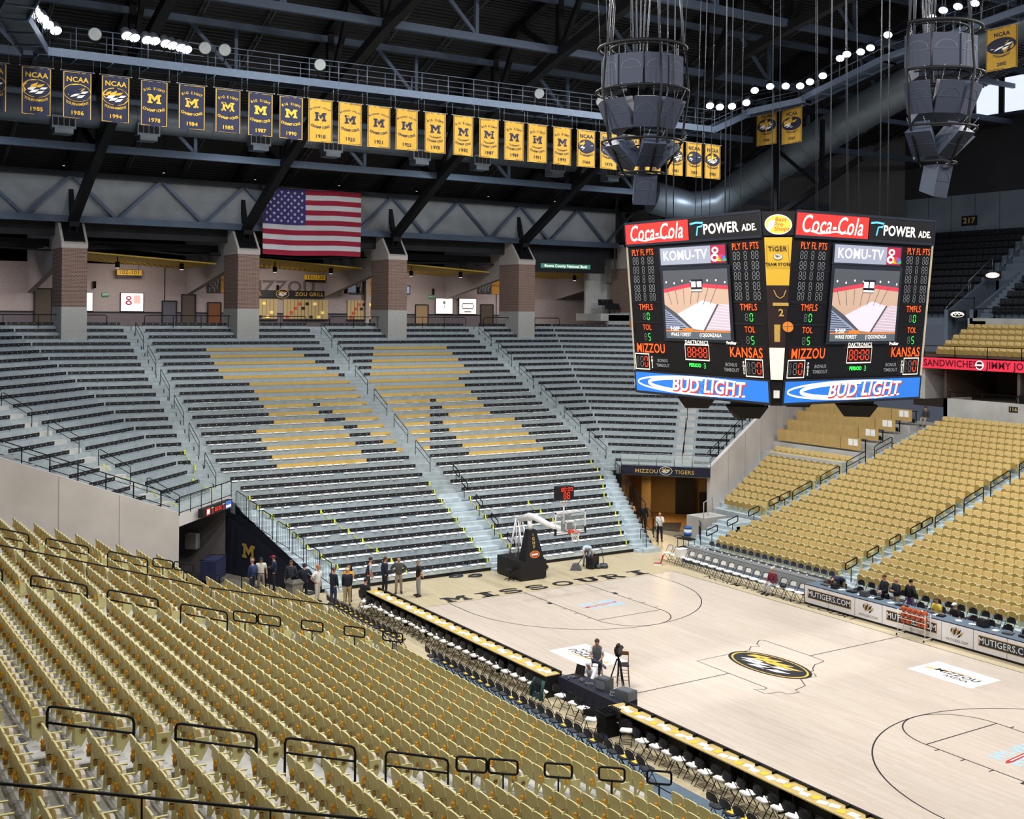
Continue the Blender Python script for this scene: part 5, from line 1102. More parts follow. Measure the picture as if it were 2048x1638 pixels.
# ---------------- speaker clusters ----------------
spk = mat('speaker_grille', '#2b3140', .75, var=.1, scale=40); spk2 = mat('speaker_cabinet', '#3a4252', .6)
def speaker_box():
    q = MB(); w, h, d = .47, .6, .75
    F = [(-w, 0, -h), (w, 0, -h), (w, 0, h), (-w, 0, h)]; B = [(-w * .55, d, -h * .8), (w * .55, d, -h * .8), (w * .55, d, h * .8), (-w * .55, d, h * .8)]
    q.add(F + B, [(0, 1, 2, 3)], 0); q.add(F + B, [(7, 6, 5, 4), (0, 4, 5, 1), (1, 5, 6, 2), (2, 6, 7, 3), (3, 7, 4, 0)], 1)
    q.box(-w * .95, w * .95, -.012, 0, -.01, .01, 1)
    for i in range(10): a = PI * i / 10; c_ = PI * (i + 1) / 10; q.add([(.4 * math.cos(a), -.01, .05 + .3 * math.sin(a)), (.4 * math.cos(c_), -.01, .05 + .3 * math.sin(c_)), (.36 * math.cos(c_), -.01, .05 + .27 * math.sin(c_)), (.36 * math.cos(a), -.01, .05 + .27 * math.sin(a))], [(3, 2, 1, 0)], 1)
    return q
SPB = speaker_box(); me_spk = SPB.mesh('cabinet', [spk, spk2])
chm = MB()
for s in (-1, 1):
    for k in range(7): chm.tube([(s * .3 + .015 * (k % 2), .2, .5 + .09 * k), (s * .3 - .015 * (k % 2), .2, .58 + .09 * k)], .012, 4)
me_ch = chm.mesh('chain', M['steel'])
for nm, C0, th0, zz0 in (('left', Vector((-3.3, 4.0, 0)), math.radians(215), 24.2), ('right', Vector((3.9, -4.2, 0)), math.radians(-55), 24.3)):
    rg = empty('speaker_rig', (C0.x, C0.y, zz0), 0, f'round steel hanging frame carrying the {nm} cluster of loudspeakers', 'rig'); q = MB(); span = math.radians(230)
    for z_, R_, ww in ((0, 1.75, .07), (-1.75, 1.85, .05), (-3.75, 1.6, .05), (-5.0, .9, .04)):
        pts = [(R_ * math.cos(th0 + span * (i / 24 - .5)), R_ * math.sin(th0 + span * (i / 24 - .5)), z_) for i in range(25)]
        q.tube(pts, ww, 6); q.tube([(x * .72, y * .72, z_) for x, y, z in pts], ww * .7, 6); q.tube([pts[0], pts[-1]], ww * .7, 6)
    for i in (0, 8, 16, 24):
        a = th0 + span * (i / 24 - .5); q.tube([(1.75 * math.cos(a), 1.75 * math.sin(a), 0), (1.9 * math.cos(a), 1.9 * math.sin(a), -1.75), (1.6 * math.cos(a), 1.6 * math.sin(a), -3.75), (.9 * math.cos(a), .9 * math.sin(a), -5)], .05, 6)
    q.build('frame', M['trus'], rg); q = MB()
    for i in range(7):
        a = th0 + span * (i / 6 - .5); x, y = 1.7 * math.cos(a), 1.7 * math.sin(a); q.tube([(x, y, 0), (x * 1.2, y * 1.2, 7.5)], .016, 4)
        if i % 2 == 0: q.tube([(x, y, 0), (x * .9, y * .9, 2), (x * 1.1, y * 1.1, 4), (x, y, 7.5)], .05, 5)
    for k in range(5): q.tube([(.2 * k - .4, .1 * k, -1.5), (.25 * k - .5, .1, 2.5), (.12 * k - .2, 0, 7.5)], .035, 5)
    q.build('cables', mat('cable_grey', '#3a3e46', .5), rg)
    tiers = [(0, 7, -1.05, 1.62, 0, 'top'), (1, 6, -2.75, 1.5, math.radians(22), 'second'), (2, 4, -4.4, 1.1, math.radians(48), 'third'), (3, 1, -5.7, .5, math.radians(12), 'bottom')]
    for ti, n, dz, R_, tilt, tn in tiers:
        for i in range(n):
            a = th0 + (span * .92 * (i / (n - 1) - .5) if n > 1 else (0.6 if nm == 'left' else -.5))
            rotz = Matrix.Rotation(a + PI / 2, 4, 'Z'); rx = Matrix.Rotation(tilt, 4, 'X')
            o = empty('loudspeaker', (0, 0, 0), 0, f'black loudspeaker box in the {tn} tier of the {nm} cluster' + (f', {ORD[i] if i else "first"} around the ring' if n > 1 else ''), 'loudspeaker')
            o.matrix_world = Matrix.Translation((C0.x + R_ * math.cos(a), C0.y + R_ * math.sin(a), zz0 + dz)) @ rotz @ rx
            for nm2, me2 in (('cabinet', me_spk), ('chain', me_ch)): c_ = D.objects.new(nm2, me2); COL.objects.link(c_); c_.parent = o
# ---------------- concourse fittings ----------------
def wallsign(x0, x1, z0, z1, y, name, cat, m, lab, txt=None, tm=None, ts=None, flip=False, d=.05):
    o = tag(MB().box(x0, x1, y - d, y, z0, z1).build(name, m), lab, cat)
    if txt:
        p = Panel(((x0 + x1) / 2, y - d - .003, (z0 + z1) / 2), (1, 0, 0), (0, 0, 1)); p.text(txt, 2.45 if txt == 'ZOU GRILL' else 0, 0, ts or (z1 - z0) * .8, tm or M['paintblk'], .004, .004, sx=1.1)
        if flip: p.mb.v = [((x0 + x1) - x, y_, z) for x, y_, z in p.mb.v]
        p.build('lettering', o)
    return o
sy = mat('sign_yellow', '#d9a92c', .6, emit=.25, var=0)
for x0, x1, t, lab in ((-11.59, -9.81, '102-101', 'yellow hanging section sign reading 102-101, left of the flag'), (3.0, 4.77, '101/120', 'yellow hanging section sign reading 101/120, below the flag'), (17.44, 19.27, '120-119', 'yellow hanging section sign reading 120-119, right of the third pillar'), (29.0, 30.6, '119', 'yellow hanging section sign reading 119, next to the scoreboard')):
    yy = 53.2 if x0 < 25 else 51.2
    o = wallsign(x0, x1, 16.08, 16.46, yy, 'section_sign', 'sign', sy, lab, t, M['paintblk'], .4)
    q = MB(); q.box(x0 + .03, x1 - .03, yy - .045, yy, 15.9, 16.08); q.build('lower_strip', M['black'], o); q = MB(); q.tube([(x0 + .2, yy, 16.4), (x0 + .2, yy, 17.4)], .01, 4); q.tube([(x1 - .2, yy, 16.4), (x1 - .2, yy, 17.4)], .01, 4); q.build('hanger', M['blackm'], o)
lb = lit('lightbox', '#fff4e6', 1.5)
for i, (x0, x1, lab) in enumerate(((-14.3, -13.13, 'glowing white lightbox poster half hidden by the left pillar'), (-11.11, -9.5, 'glowing white lightbox with a red figure eight logo'), (15.33, 16.97, 'left of two glowing white lightboxes near the right pillar'), (17.66, 19.35, 'right of two glowing white lightboxes, showing a black car shape'))):
    o = tag(MB().box(x0 - .05, x1 + .05, 53.84, 53.94, 13.42, 14.82).build('lightbox_poster', M['dark']), lab, 'poster'); p = Panel(((x0 + x1) / 2, 53.835, 14.12), (1, 0, 0), (0, 0, 1)); w_ = (x1 - x0) / 2; p.rect(-w_, w_, -.65, .65, lb, 0)
    if i == 1: p.ell(-.25, .3, .2, .16, maroon, .004, 16); p.ell(-.25, .3, .1, .07, lb, .006, 12); p.ell(-.25, -.05, .24, .18, maroon, .004, 16); p.ell(-.25, -.05, .12, .08, lb, .006, 12); p.rect(.1, .6, -.1, .5, lit('poster_pink', '#e8b8b0', 1), .004)
    if i == 2: p.ell(0, .3, .12, .14, M['led_off'], .004, 12); p.line([(0, .1), (0, -.2)], .05, M['led_off'], .004)
    if i == 3: p.line([(-.6, .0), (-.5, .25), (.5, .25), (.6, 0), (.5, -.2), (-.5, -.2)], .08, mat('poster_ink', '#555a60', .6, var=0), .004, True); p.text('x') if False else p.rect(-.35, .35, -.52, -.4, M['led_off'], .004)
    p.build('poster_face', o)
for i, (x0, x1, z1, c_, lab) in enumerate(((-17.1, -15.91, 15.0, 'warm_opening', 'open lit doorway left of the left pillar'), (-8.06, -6.99, 14.24, 'door_grey', 'plain grey door on the concourse'), (-6.6, -5.54, 14.75, 'warm_opening', 'open doorway with warm light right of the grey door'), (-4.58, -3.55, 14.17, 'orange_opening', 'doorway with orange glow beside the second pillar'), (13.39, 14.6, 14.2, 'door_tan', 'tan doorway to the left of the white lightboxes'), (19.9, 21.16, 14.3, 'warm_opening', 'dim doorway right of the lightboxes'))):
    mm = {'warm_opening': lit('warm_opening', '#4a4034', .15), 'door_grey': mat('door_grey', '#5a5a62', .6), 'orange_opening': lit('orange_opening', '#6b3c18', .25), 'door_tan': lit('door_tan', '#8c7454', .4)}[c_]
    b = MB(); b.box(x0, x1, 53.92, 53.95, ZC, z1, 0); b.bar((x0, 53.9, ZC), (x0, 53.9, z1), .08, .08, 1); b.bar((x1, 53.9, ZC), (x1, 53.9, z1), .08, .08, 1); b.bar((x0, 53.9, z1), (x1, 53.9, z1), .08, .08, 1)
    struct('door_%d' % (i + 1), b, [mm, M['dark']])
o = wallsign(-2.6, 4.96, 14.62, 15.2, 53.7, 'grill_sign', 'sign', M['black'], 'long black food stand sign with gold lettering', 'ZOU GRILL', mat('grill_letters', '#c09a44', .6, emit=.2, var=0), .42)
p = Panel((1.35, 53.64, 14.93), (1, 0, 0), (0, 0, 1)); emblem(p, 0, 0, .55, .36, M['goldv'], M['black'], M['goldv'], M['white']); p.text('GRILL', -2.3, -.02, .42, mat('grill_letters', '#c09a44', .6, emit=.2, var=0), .004, .004); p.build('crest', o)
p = Panel((1.2, 53.93, 15.45), (1, 0, 0), (0, 0, 1)); p.text('MIZZOU', 0, 0, 1.3, mat('wall_letter', '#6d6460', .8, var=0), .01, .03, sx=1.15); o = tag(p.build('wall_lettering'), 'large dark letters on the wall above the food stand', 'lettering')
for i, (x0, x1) in enumerate(((-2.6, 1.0), (1.53, 5.37), (7.08, 9.9))):
    b = MB(); b.box(x0, x1, 53.9, 53.94, 12.95, 14.5, 0); b.box(x0 - .05, x1 + .05, 53.7, 53.9, 12.85, 12.95, 1)
    for k in range(int((x1 - x0) / .3)): b.box(x0 + .3 * k, x0 + .3 * k + .02, 53.88, 53.9, 12.95, 14.5, 1)
    for k in range(10): xx = x0 + .2 + (x1 - x0 - .5) * ((k * 37) % 10) / 10; zz = 13.0 + .35 * ((k * 7) % 4); b.box(xx, xx + .25, 53.8, 53.9, zz, zz + .22, 2 + k % 3)
    struct('window_%d' % (i + 11), b, [lit('grill_glow', '#a08c60', .55), M['dark'], lit('grill_red', '#b04030', .5), lit('grill_yellow', '#e0c070', .9), mat('grill_dark', '#2a2420', .7)])
for i, (x0, x1, z0, z1, y) in enumerate(((-4.6, -2.9, 14.9, 16.9, 53.94), (7.33, 9.39, 14.97, 16.78, 53.94), (19.6, 21.9, 15.24, 16.7, 53.94), (30.9, 33.0, 15.1, 16.6, 51.0))):
    xm = x0 + (x1 - x0) * .6; b = MB(); b.box(x0, xm, y - .04, y, z0, z1, 0); b.box(xm, x1, y - .04, y, z0, z1, 1)
    for k in range(14): xx = x0 + .08 + (xm - x0 - .25) * ((k * 5) % 14) / 14; zz = z0 + .1 + (z1 - z0 - .5) * ((k * 3) % 7) / 7; b.box(xx, xx + .12, y - .05, y - .04, zz, zz + .35, 2)
    o = tag(b.build('photo_mural', [mat('mural_dark', '#3a383c', .7), mat('mural_gold', '#b5852a', .7), mat('mural_grey', '#7d7a7c', .7)]), f'grey and gold crowd photo mural, {["partly behind the second pillar", "right of the food stand", "beside the 120-119 sign", "beside the 119 sign"][i]}', 'mural')
    Panel((xm + (x1 - xm) / 2, y - .045, (z0 + z1) / 2), (1, 0, 0), (0, 0, 1)).text('THE ZOU', 0, 0, .22, M['paintblk'], .004, .004).build('lettering', o)
for i, (x, y) in enumerate(((6.9, 53.0), (11.6, 52.6))):
    q = MB(); q.box(-.42, .42, -.3, .3, -.38, .38, 0); q.box(-.34, .34, -.31, -.3, -.28, .3, 1); q.bar((0, .1, .38), (0, .1, 1.4), .08, .08, 0); o = tag(q.build('television', [M['black'], lit('tv_glow', '#6f7c90', .4)], None, (x, y, 15.4)), f'black television hanging on the concourse, {["right of the food stand", "right of the third pillar"][i]}', 'television')
for i, (x, z) in enumerate(((-12.2, 14.65), (14.9, 14.9))):
    o = wallsign(x - .25, x + .25, z - .15, z + .15, 53.92, 'exit_sign', 'sign', lit('exit_green', '#2c6e48', .6), f'small green exit sign, {["left", "right"][i]} part of the concourse', 'EXIT', M['white'], .2)
o = wallsign(18.9, 23.8, 17.2, 17.55, 43.31, 'bank_sign', 'sign', lit('bank_green', '#4a8a78', .7), 'long thin green lit sign hanging right of the last pillar', 'Boone County National Bank', wl, .3)
b = MB(); b.box(17.6, 25.3, 43.3, 44.2, 16.9, 18.3); tag(b.build('sign_housing', M['black']), 'black hanging box behind the thin green sign', 'housing')
# yellow soffit lamps, extinguisher-like wall lamp
for i in range(6):
    q = MB(); q.tube([(0, 0, 0), (0, 0, .5)], .1, 8); tag(q.build('wall_sconce', M['blackm'], None, (-13 + 7 * i, 53.75, 15.1)), f'black tubular wall sconce, {ORD[i] if i else "first"} from the left along the concourse', 'lamp')
# pendant roof lamps near band
for i in range(9):
    q = MB(); q.tube([(0, 0, 0), (0, 0, .22)], .09, 8); q.tube([(0, 0, .22), (0, 0, 2.5)], .015, 4); o = tag(q.build('pendant_lamp', M['blackm'], None, (-30 + 6.1 * i, 41.3, 22.3)), f'small pendant lamp under the roof deck near the pale band, {ORD[i] if i else "first"} from the left', 'lamp')
    g_ = MB(); g_.tube([(0, 0, -.01), (0, 0, .0)], .07, 8); g_.build('bulb', M['lit_white'], o)
# ---------------- folding chairs ----------------
def chair_meshes(seatm, backm, framem, print_=False):
    s = MB(); n = 10
    pts = [(.2 * math.cos(t) * (1 if abs(math.cos(t)) > .1 else 1) , .2 * math.sin(t)) for t in [2 * PI * i / 12 for i in range(12)]]
    pts = [(max(-.19, min(.19, x * 1.25)), max(-.2, min(.2, y * 1.25))) for x, y in pts]
    s.prism(pts, .43, .465, 'z')
    b = MB(); k = 6
    for i in range(k):
        y0, y1 = -.2 + .4 * i / k, -.2 + .4 * (i + 1) / k; f = lambda y: -.2 - .035 * (1 - (y / .2) ** 2)
        zt_ = lambda y: .86 - .10 * (abs(y) / .2) ** 3
        b.add([(f(y0), y0, .62), (f(y1), y1, .62), (f(y1) - .02, y1, zt_(y1)), (f(y0) - .02, y0, zt_(y0)), (f(y0) - .02, y0, .62), (f(y1) - .02, y1, .62), (f(y1) - .04, y1, zt_(y1)), (f(y0) - .04, y0, zt_(y0))], [(0, 1, 2, 3), (7, 6, 5, 4), (3, 2, 6, 7), (0, 4, 5, 1)])
    lf, lb_, cr = MB(), MB(), MB()
    lf.tube([(.24, .21, 0), (.0, .215, .42), (-.2, .21, .76), (-.225, .16, .86)], .013, 5); lb_.tube([(-.24, .19, 0), (.08, .195, .42), (.13, .195, .45)], .013, 5)
    cr.tube([(-.225, -.16, .86), (-.23, 0, .875), (-.225, .16, .86)], .013, 5); cr.tube([(.19, -.21, .09), (.19, .21, .09)], .01, 4); cr.tube([(-.19, -.19, .07), (-.19, .19, .07)], .01, 4)
    return s.mesh('seat', seatm), b.mesh('backrest', backm), lf.mesh('leg', framem), lb_.mesh('leg', framem), cr.mesh('crossbar', framem)
CH = {'white': chair_meshes(mat('vinyl_white', '#e9e8e4', .45, var=.03), mat('chair_back_charcoal', '#232226', .5), M['blackm']), 'black': chair_meshes(mat('vinyl_charcoal', '#2c2f36', .5), mat('chair_back_charcoal', '#232226', .5), M['chairg']),
      'allwhite': chair_meshes(mat('vinyl_white', '#e9e8e4', .45, var=.03), mat('vinyl_white', '#e9e8e4', .45, var=.03), M['blackm']), 'navy': chair_meshes(mat('vinyl_charcoal', '#2c2f36', .5), mat('chair_back_navy', '#3b4257', .5), mat('chair_frame_tan', '#8a8168', .4, .4))}
PB = [x for x in CH['allwhite']]
q = MB(); q.add([(-.0, 0, 0)], []); 
bm2 = MB(); bm2.box(-.206, -.2, -.17, .17, .5, .62); me_dark_low = bm2.mesh('lower_back', mat('chair_back_charcoal', '#232226', .5))
def chair(kind, x, y, rz, z=0, lab='', grp=None):
    o = empty('folding_chair', (x, y, z), rz, lab, 'chair', grp); ms = CH[kind]
    for m_ in ms[:2]: c = D.objects.new(m_.name.split('.')[0], m_); COL.objects.link(c); c.parent = o
    for m_ in ms[2:4]:
        for s_ in (1, -1): c = D.objects.new('leg', m_); COL.objects.link(c); c.parent = o; c.scale = (1, s_, 1)
    c = D.objects.new('crossbar', ms[4]); COL.objects.link(c); c.parent = o
    return o
rq = random.Random(11)
# white padded chairs behind the near press tables
y = 15.1; i = 0
GP = lambda i: 'far third' if i < 9 else ('middle third' if i < 18 else 'near third')
while y > 1.1:
    chair('white', -9.98 + rq.uniform(-.05, .05), y, rq.uniform(-.12, .12), 0, f'black folding chair with white padded seat along the first press table, {GP(i)}', f'white seat chairs, first press table, {GP(i)}'); y -= .55 + (.0 if i % 5 else .05); i += 1
chair('white', -10.4, 14.2, 1.9, 0, 'folding chair with white seat turned sideways beside the seated man in black')
for k, (x, yy, r_) in enumerate([(-9.85, .1, .1), (-9.9, -.75, .3), (-9.95, -1.3, .1), (-10.35, -2.3, .5), (-9.65, -2.9, .2), (-10.0, -3.65, .7)]): chair('white', x, yy, r_, 0, f'white seat folding chair by the cloth covered equipment table, {ORD[k] if k else "first"} from the court end')
y = -4.6; i = 0
while y > -13.5:
    chair('white', -10.1 + rq.uniform(-.05, .05), y, rq.uniform(-.15, .15), 0, f'black folding chair with white padded seat along the second press table, {"upper" if i < 7 else "lower"} half', f'white seat chairs, second press table, {"upper" if i < 7 else "lower"} half'); y -= .56; i += 1
goldp = mat('gold_paper', '#e3bb3e', .8, var=.05)
gp = MB(); gp.box(-.12, .12, -.1, .1, 0, .004); me_gp = gp.mesh('folder', goldp)
wp_ = MB(); wp_.box(-.11, .11, -.14, .14, 0, .004); me_wp = wp_.mesh('paper_sheet', M['paper'])
pts_ = [15.4 - .5 * i for i in range(14)] + [6.25 - .505 * i for i in range(26)] + [-9.3 - .505 * i for i in range(10)]
for i, y in enumerate(pts_):
    seg = 'far group' if i < 14 else ('long middle group' if i < 40 else 'nearest group')
    chair('black', -11.45, y, rq.uniform(-.05, .05), .02, f'black folding chair in the courtside row before the gold seats, {seg}', f'black courtside chairs, {seg}')
    if rq.random() < .62: o = D.objects.new('folder', me_gp); COL.objects.link(o); o.location = (-11.42, y, .488); o.rotation_euler = (0, 0, rq.uniform(-.4, .4)); tag(o, f'gold folder lying on a black courtside chair, {seg}', 'folder', f'gold folders on chairs, {seg}')
# white team bench across the court
for i in range(17):
    y = 16.35 - .632 * i; x = 8.98 - .035 * i
    chair('allwhite', x, y, PI + rq.uniform(-.03, .03), 0, f'all white folding chair of the team bench across the court, {"left" if i < 9 else "right"} half', f'white team bench chairs, {"left" if i < 9 else "right"} half')
    c = D.objects.new('towel', me_wp); COL.objects.link(c); c.location = (x, y, .469); c.scale = (1.5, 1.9, 2); tag(c, f'white towel spread on a team bench chair, {"left" if i < 9 else "right"} half', 'towel', f'towels on bench, {"left" if i < 9 else "right"} half')
for i in range(18): chair('navy', 11.15, 15.4 - .5 * i, PI, .15, f'dark blue folding chair behind the grey drinks counter, {"left" if i < 9 else "right"} half', f'dark blue chairs behind the counter, {"left" if i < 9 else "right"} half')
o = empty('drinks_counter', (10.3, 11.2, 0), 0, 'long grey counter with glass front behind the white team bench', 'counter')
b = MB(); b.box(-.25, .25, -4.6, 4.9, .68, .74); b.build('top', mat('counter_grey', '#7e8184', .4), o)
b = MB(); b.box(-.26, -.24, -4.6, 4.9, .1, .68); b.build('front', mat('counter_glass', '#aab0b2', .2, alpha=.5, var=0), o)
for i in range(9): b = MB(); b.tube([(0, -4.4 + 1.15 * i, 0), (0, -4.4 + 1.15 * i, .7)], .025, 5); b.build('leg', M['steel'], o)
for i in range(16):
    b = MB(); b.tube([(0, 0, 0), (0, 0, .12)], [.03, .04], 8); o = b.build('paper_cup', M['white'], None, (10.25, 15.6 - .54 * i, .745)); tag(o, f'white cup standing on the grey counter behind the bench, {"left" if i < 8 else "right"} half', 'cup', f'white cups on the counter, {"left" if i < 8 else "right"} half')
# chairs round the scorers table
for i in range(14): chair('black', 10.9, 4.9 - .6 * i, PI, .15, f'black folding chair in the back row behind the scorers table, {"left" if i < 6 else "right"} part', f'back row behind the scorers table, {"left" if i < 6 else "right"} part')
for i, (x, y) in enumerate([(9.75, 4.0), (9.8, 3.3), (9.8, 2.6), (9.75, .7), (9.8, -1.9), (9.8, -2.7), (9.8, -3.5), (9.8, -4.3), (9.8, -5.2)]): chair('black', x, y, PI, .0 if x < 9.6 else .15, f'black folding chair pushed up to the scorers table, {"left" if i < 4 else "right"} part', f'chairs at the scorers table, {"left" if i < 4 else "right"} part')
for i in range(12): chair('black', 24.6, 23.0 - .48 * i, PI, 4.35 - .9, 'black folding chair in the row below the lowest wooden press desk', 'black chairs below the press desks')
for i in range(3): chair('black', 28.4 + 1.65 * i, 18.2, PI, 5.35 + .5 * i - .5, f'black folding chair at the right end of press desk {["second from bottom", "second from top", "at the top"][i]}')
# ---------------- press tables ----------------
def press_table(y0, y1, lab, ends=True):
    o = empty('press_table', (-9.1, y0, 0), 0, lab, 'table'); L_ = y0 - y1
    b = MB(); b.box(-.62, .0, -L_, 0, .755, .79); b.build('table_top', mat('table_top_maple', '#c3ad72', .35, var=.08), o)
    b = MB(); b.box(0, .07, -L_, 0, .0, .86); b.build('front_board', M['black'], o)
    n = max(2, int(L_ / .62))
    b = MB()
    for i in range(n): b.box(-.14, .01, -.3 - L_ / n * i - .02, -.3 - L_ / n * i + .02, .785, .86)
    b.build('stay', M['blackm'], o)
    b = MB(); b.box(-.6, 0, -.03, 0, 0, .76); b.build('end_panel', M['black'], o); b = MB(); b.box(-.6, 0, -L_, -L_ + .03, 0, .76); b.build('end_panel', M['black'], o)
    for i in range(int(L_ / 1.85) - 1): b = MB(); b.box(-.55, -.05, -1.85 * (i + 1) - .02, -1.85 * (i + 1) + .02, .0, .75); b.build('leg', M['blackm'], o)
    return o
press_table(15.65, 1.2, 'long gold topped press table with black front, from the far corner'); press_table(-2.35, -14, 'long gold topped press table with black front, at the bottom')
y = 15.2; i = 0
while y > -13.6:
    if 1.5 < y or y < -2.7:
        part = 'first' if y > 0 else 'second'; m_ = me_wp if i % 3 else me_gp
        o = D.objects.new('paper_sheet' if i % 3 else 'folder', m_); COL.objects.link(o); o.location = (-9.38 - .1 * (i % 2), y, .793); o.rotation_euler = (0, 0, rq.uniform(-.5, .5)); tag(o, f'{"white sheet" if i % 3 else "gold folder"} lying on the {part} press table', 'paper' if i % 3 else 'folder', f'{"papers" if i % 3 else "folders"} on the {part} press table')
    y -= .31; i += 1
# cloth covered equipment table
o = empty('equipment_table', (-8.85, -.6, 0), 0, 'black cloth covered table of television equipment beside the court', 'table')
b = MB(); b.box(-.42, .42, -1.65, 1.65, .72, .75); b.build('table_top', M['navy'], o)
b = MB()
for s_, (xa, ya, xb, yb) in enumerate(((-.43, -1.66, .43, -1.66), (.43, -1.66, .43, 1.66), (.43, 1.66, -.43, 1.66), (-.43, 1.66, -.43, -1.66))):
    n = 16
    for i in range(n):
        p0 = Vector((xa + (xb - xa) * i / n, ya + (yb - ya) * i / n, 0)); p1 = Vector((xa + (xb - xa) * (i + 1) / n, ya + (yb - ya) * (i + 1) / n, 0)); off = Vector((p0.x, p0.y * .2, 0)).normalized() * .03
        a, c_ = (off if i % 2 else off * 0), (off * 0 if i % 2 else off); b.add([p0 + a + Vector((0, 0, .03)), p1 + c_ + Vector((0, 0, .03)), p1 + Vector((0, 0, .745)), p0 + Vector((0, 0, .745))], [(0, 1, 2, 3)])
b.build('cloth', M['navy'], o)
def boxthing(name, x, y, z, dx, dy, dz, m, lab, cat, rz=0, extra=None):
    b = MB(); b.box(-dx / 2, dx / 2, -dy / 2, dy / 2, 0, dz); c = min(dx, dy, dz) * .12
    b.box(-dx / 2 + c, dx / 2 - c, -dy / 2 + c, dy / 2 - c, dz, dz + c * .4)
    o = b.build(name, m, None, (x, y, z), rz)
    if extra: extra(o)
    return tag(o, lab, cat)
def screen(o): q = MB(); q.box(-.22, -.215, -.2, .2, .06, .34); q.build('screen', lit('screen_dim', '#5c6470', .3), o)
boxthing('monitor', -8.75, -.9, .75, .42, .46, .4, mat('monitor_grey', '#4a4d52', .5), 'square grey monitor standing on the black cloth table', 'monitor', .2, screen)
boxthing('equipment_case', -8.7, -2.0, .75, .45, .6, .3, mat('case_grey', '#5b6066', .5), 'grey equipment case at the near end of the black table', 'case', .2)
o = empty('laptop', (-8.7, .75, .75), .2, 'open black laptop on the far end of the cloth table', 'laptop'); q = MB(); q.box(-.2, .12, -.19, .19, 0, .025); q.build('keyboard', M['black'], o); q = MB(); q.prism([(.12, .02), (.15, .02), (.25, .34), (.22, .35)], -.2, .2, 'y'); q.build('screen', M['black'], o)
for i, (x, y) in enumerate([(-9.05, .6), (-8.9, .2), (-8.95, -.3), (-8.7, -1.35), (-8.95, -1.6)]):
    q = MB(); q.tube([(.12 * math.cos(t), .09 * math.sin(t), .03 + .06 * abs(math.sin(t * .5))) for t in [2 * PI * k / 12 for k in range(12)]], .014, 5, closed=True); q.ball((.12, 0, .04), (.03, .05, .05)); q.ball((-.12, 0, .04), (.03, .05, .05)); o = q.build('headset', mat('headset_grey', '#6a6f74', .4), None, (x, y, .755), i); tag(o, f'headset with coiled cable on the cloth table, {ORD[i] if i else "first"} from the far end', 'headset')
b = MB(); b.box(-.3, .3, -.25, .25, 0, .7); b.box(-.34, .34, -.3, .3, .7, .75)
for k in range(5): b.bar((-.3, -.2 + .1 * k, .8), (.3, -.22 + .1 * k, .83), .03, .03)
for z in (.2, .4, .6): b.box(-.31, -.3, -.2, .2, z, z + .1)
tag(b.build('equipment_cart', [M['blackm']], None, (-9.95, -2.7, 0)), 'black equipment cart stacked with gear between white seat chairs', 'cart')
for i in range(4):
    q = MB(); q.tube([(0, 0, 0), (0, 0, .16), (0, 0, .2), (0, 0, .26)], [.035, .035, .015, .015], 8); o = q.build('bottle', mat('bottle_blue', '#23407a', .3) if i > 1 else M['black'], None, (-10.45 - .02 * i, -2.95 - .12 * i, 0)); tag(o, f'{["left black", "right black", "left blue", "right blue"][i]} drink bottle standing on the floor by the cart', 'bottle')
# jacket on chair
o = tag(MB().build('jacket', mat('jacket_green', '#2f4a48', .85, var=.12)), 'dark green jacket draped over a folding chair back', 'jacket')
q = MB(); n = 12; vs = []
for j in range(6):
    for i in range(n + 1): t = i / n - .5; vs.append((-10.32 - .10 * (j / 5) - .03 * math.sin(i * 2.2), .75 + t * (.5 + .25 * j / 5), .92 - .68 * j / 5 + .04 * math.sin(i * 1.7) * j / 5))
q.add(vs + [(x + .025, y, z) for x, y, z in vs], [(j * (n + 1) + i, j * (n + 1) + i + 1, (j + 1) * (n + 1) + i + 1, (j + 1) * (n + 1) + i) for j in range(5) for i in range(n)] + [(78 + j * (n + 1) + i, 78 + (j + 1) * (n + 1) + i, 78 + (j + 1) * (n + 1) + i + 1, 78 + j * (n + 1) + i + 1) for j in range(5) for i in range(n)], 0, True)
for s_ in (-1, 1): q.tube([(-10.3, .75 + s_ * .25, .9), (-10.42, .75 + s_ * .34, .6), (-10.45, .75 + s_ * .32, .3)], [.06, .055, .045], 7)
o.data = q.mesh('jacket', mat('jacket_green', '#2f4a48', .85, var=.12))
chair('white', -10.2, .75, 0, 0, 'folding chair under the dark green jacket')
# stools, tripod camera
stw = mat('stool_wood', '#6a4424', .5, var=.12)
for i, (x, y, lab) in enumerate(((-7.05, 1.75, 'tall stool under the seated man in the grey vest'), (-6.45, .95, 'tall brown wooden stool chair with curved back beside the tripod'))):
    o = empty('bar_stool', (x, y, 0), -2.2, lab, 'stool'); q = MB(); q.prism([(-.2, -.2), (.2, -.2), (.22, .2), (-.22, .2)], .74, .78, 'z'); q.build('seat', M['black'], o)
    for sx in (-1, 1):
        for sy in (-1, 1): q = MB(); q.tube([(.22 * sx, .22 * sy, 0), (.17 * sx, .17 * sy, .75)], .018, 6); q.build('leg', stw, o)
    q = MB()
    for z in (.25, .5):
        p = [(.21 - .06 * z) * 1 for _ in (0,)][0]; q.tube([(p, p, z), (p, -p, z), (-p, -p, z), (-p, p, z)], .012, 5, closed=True)
    q.build('stretcher', stw, o); q = MB(); q.tube([(-.17, -.19, .76), (-.23, -.2, 1.15)], .016, 5); q.tube([(-.17, .19, .76), (-.23, .2, 1.15)], .016, 5)
    for k in range(5): a, c_ = -.2 + .08 * k, -.2 + .08 * (k + 1); q.bar((-.23 - .03 * math.sin(PI * k / 5), a, 1.1), (-.23 - .03 * math.sin(PI * (k + 1) / 5), c_, 1.1), .02, .14)
    q.build('backrest', stw, o)
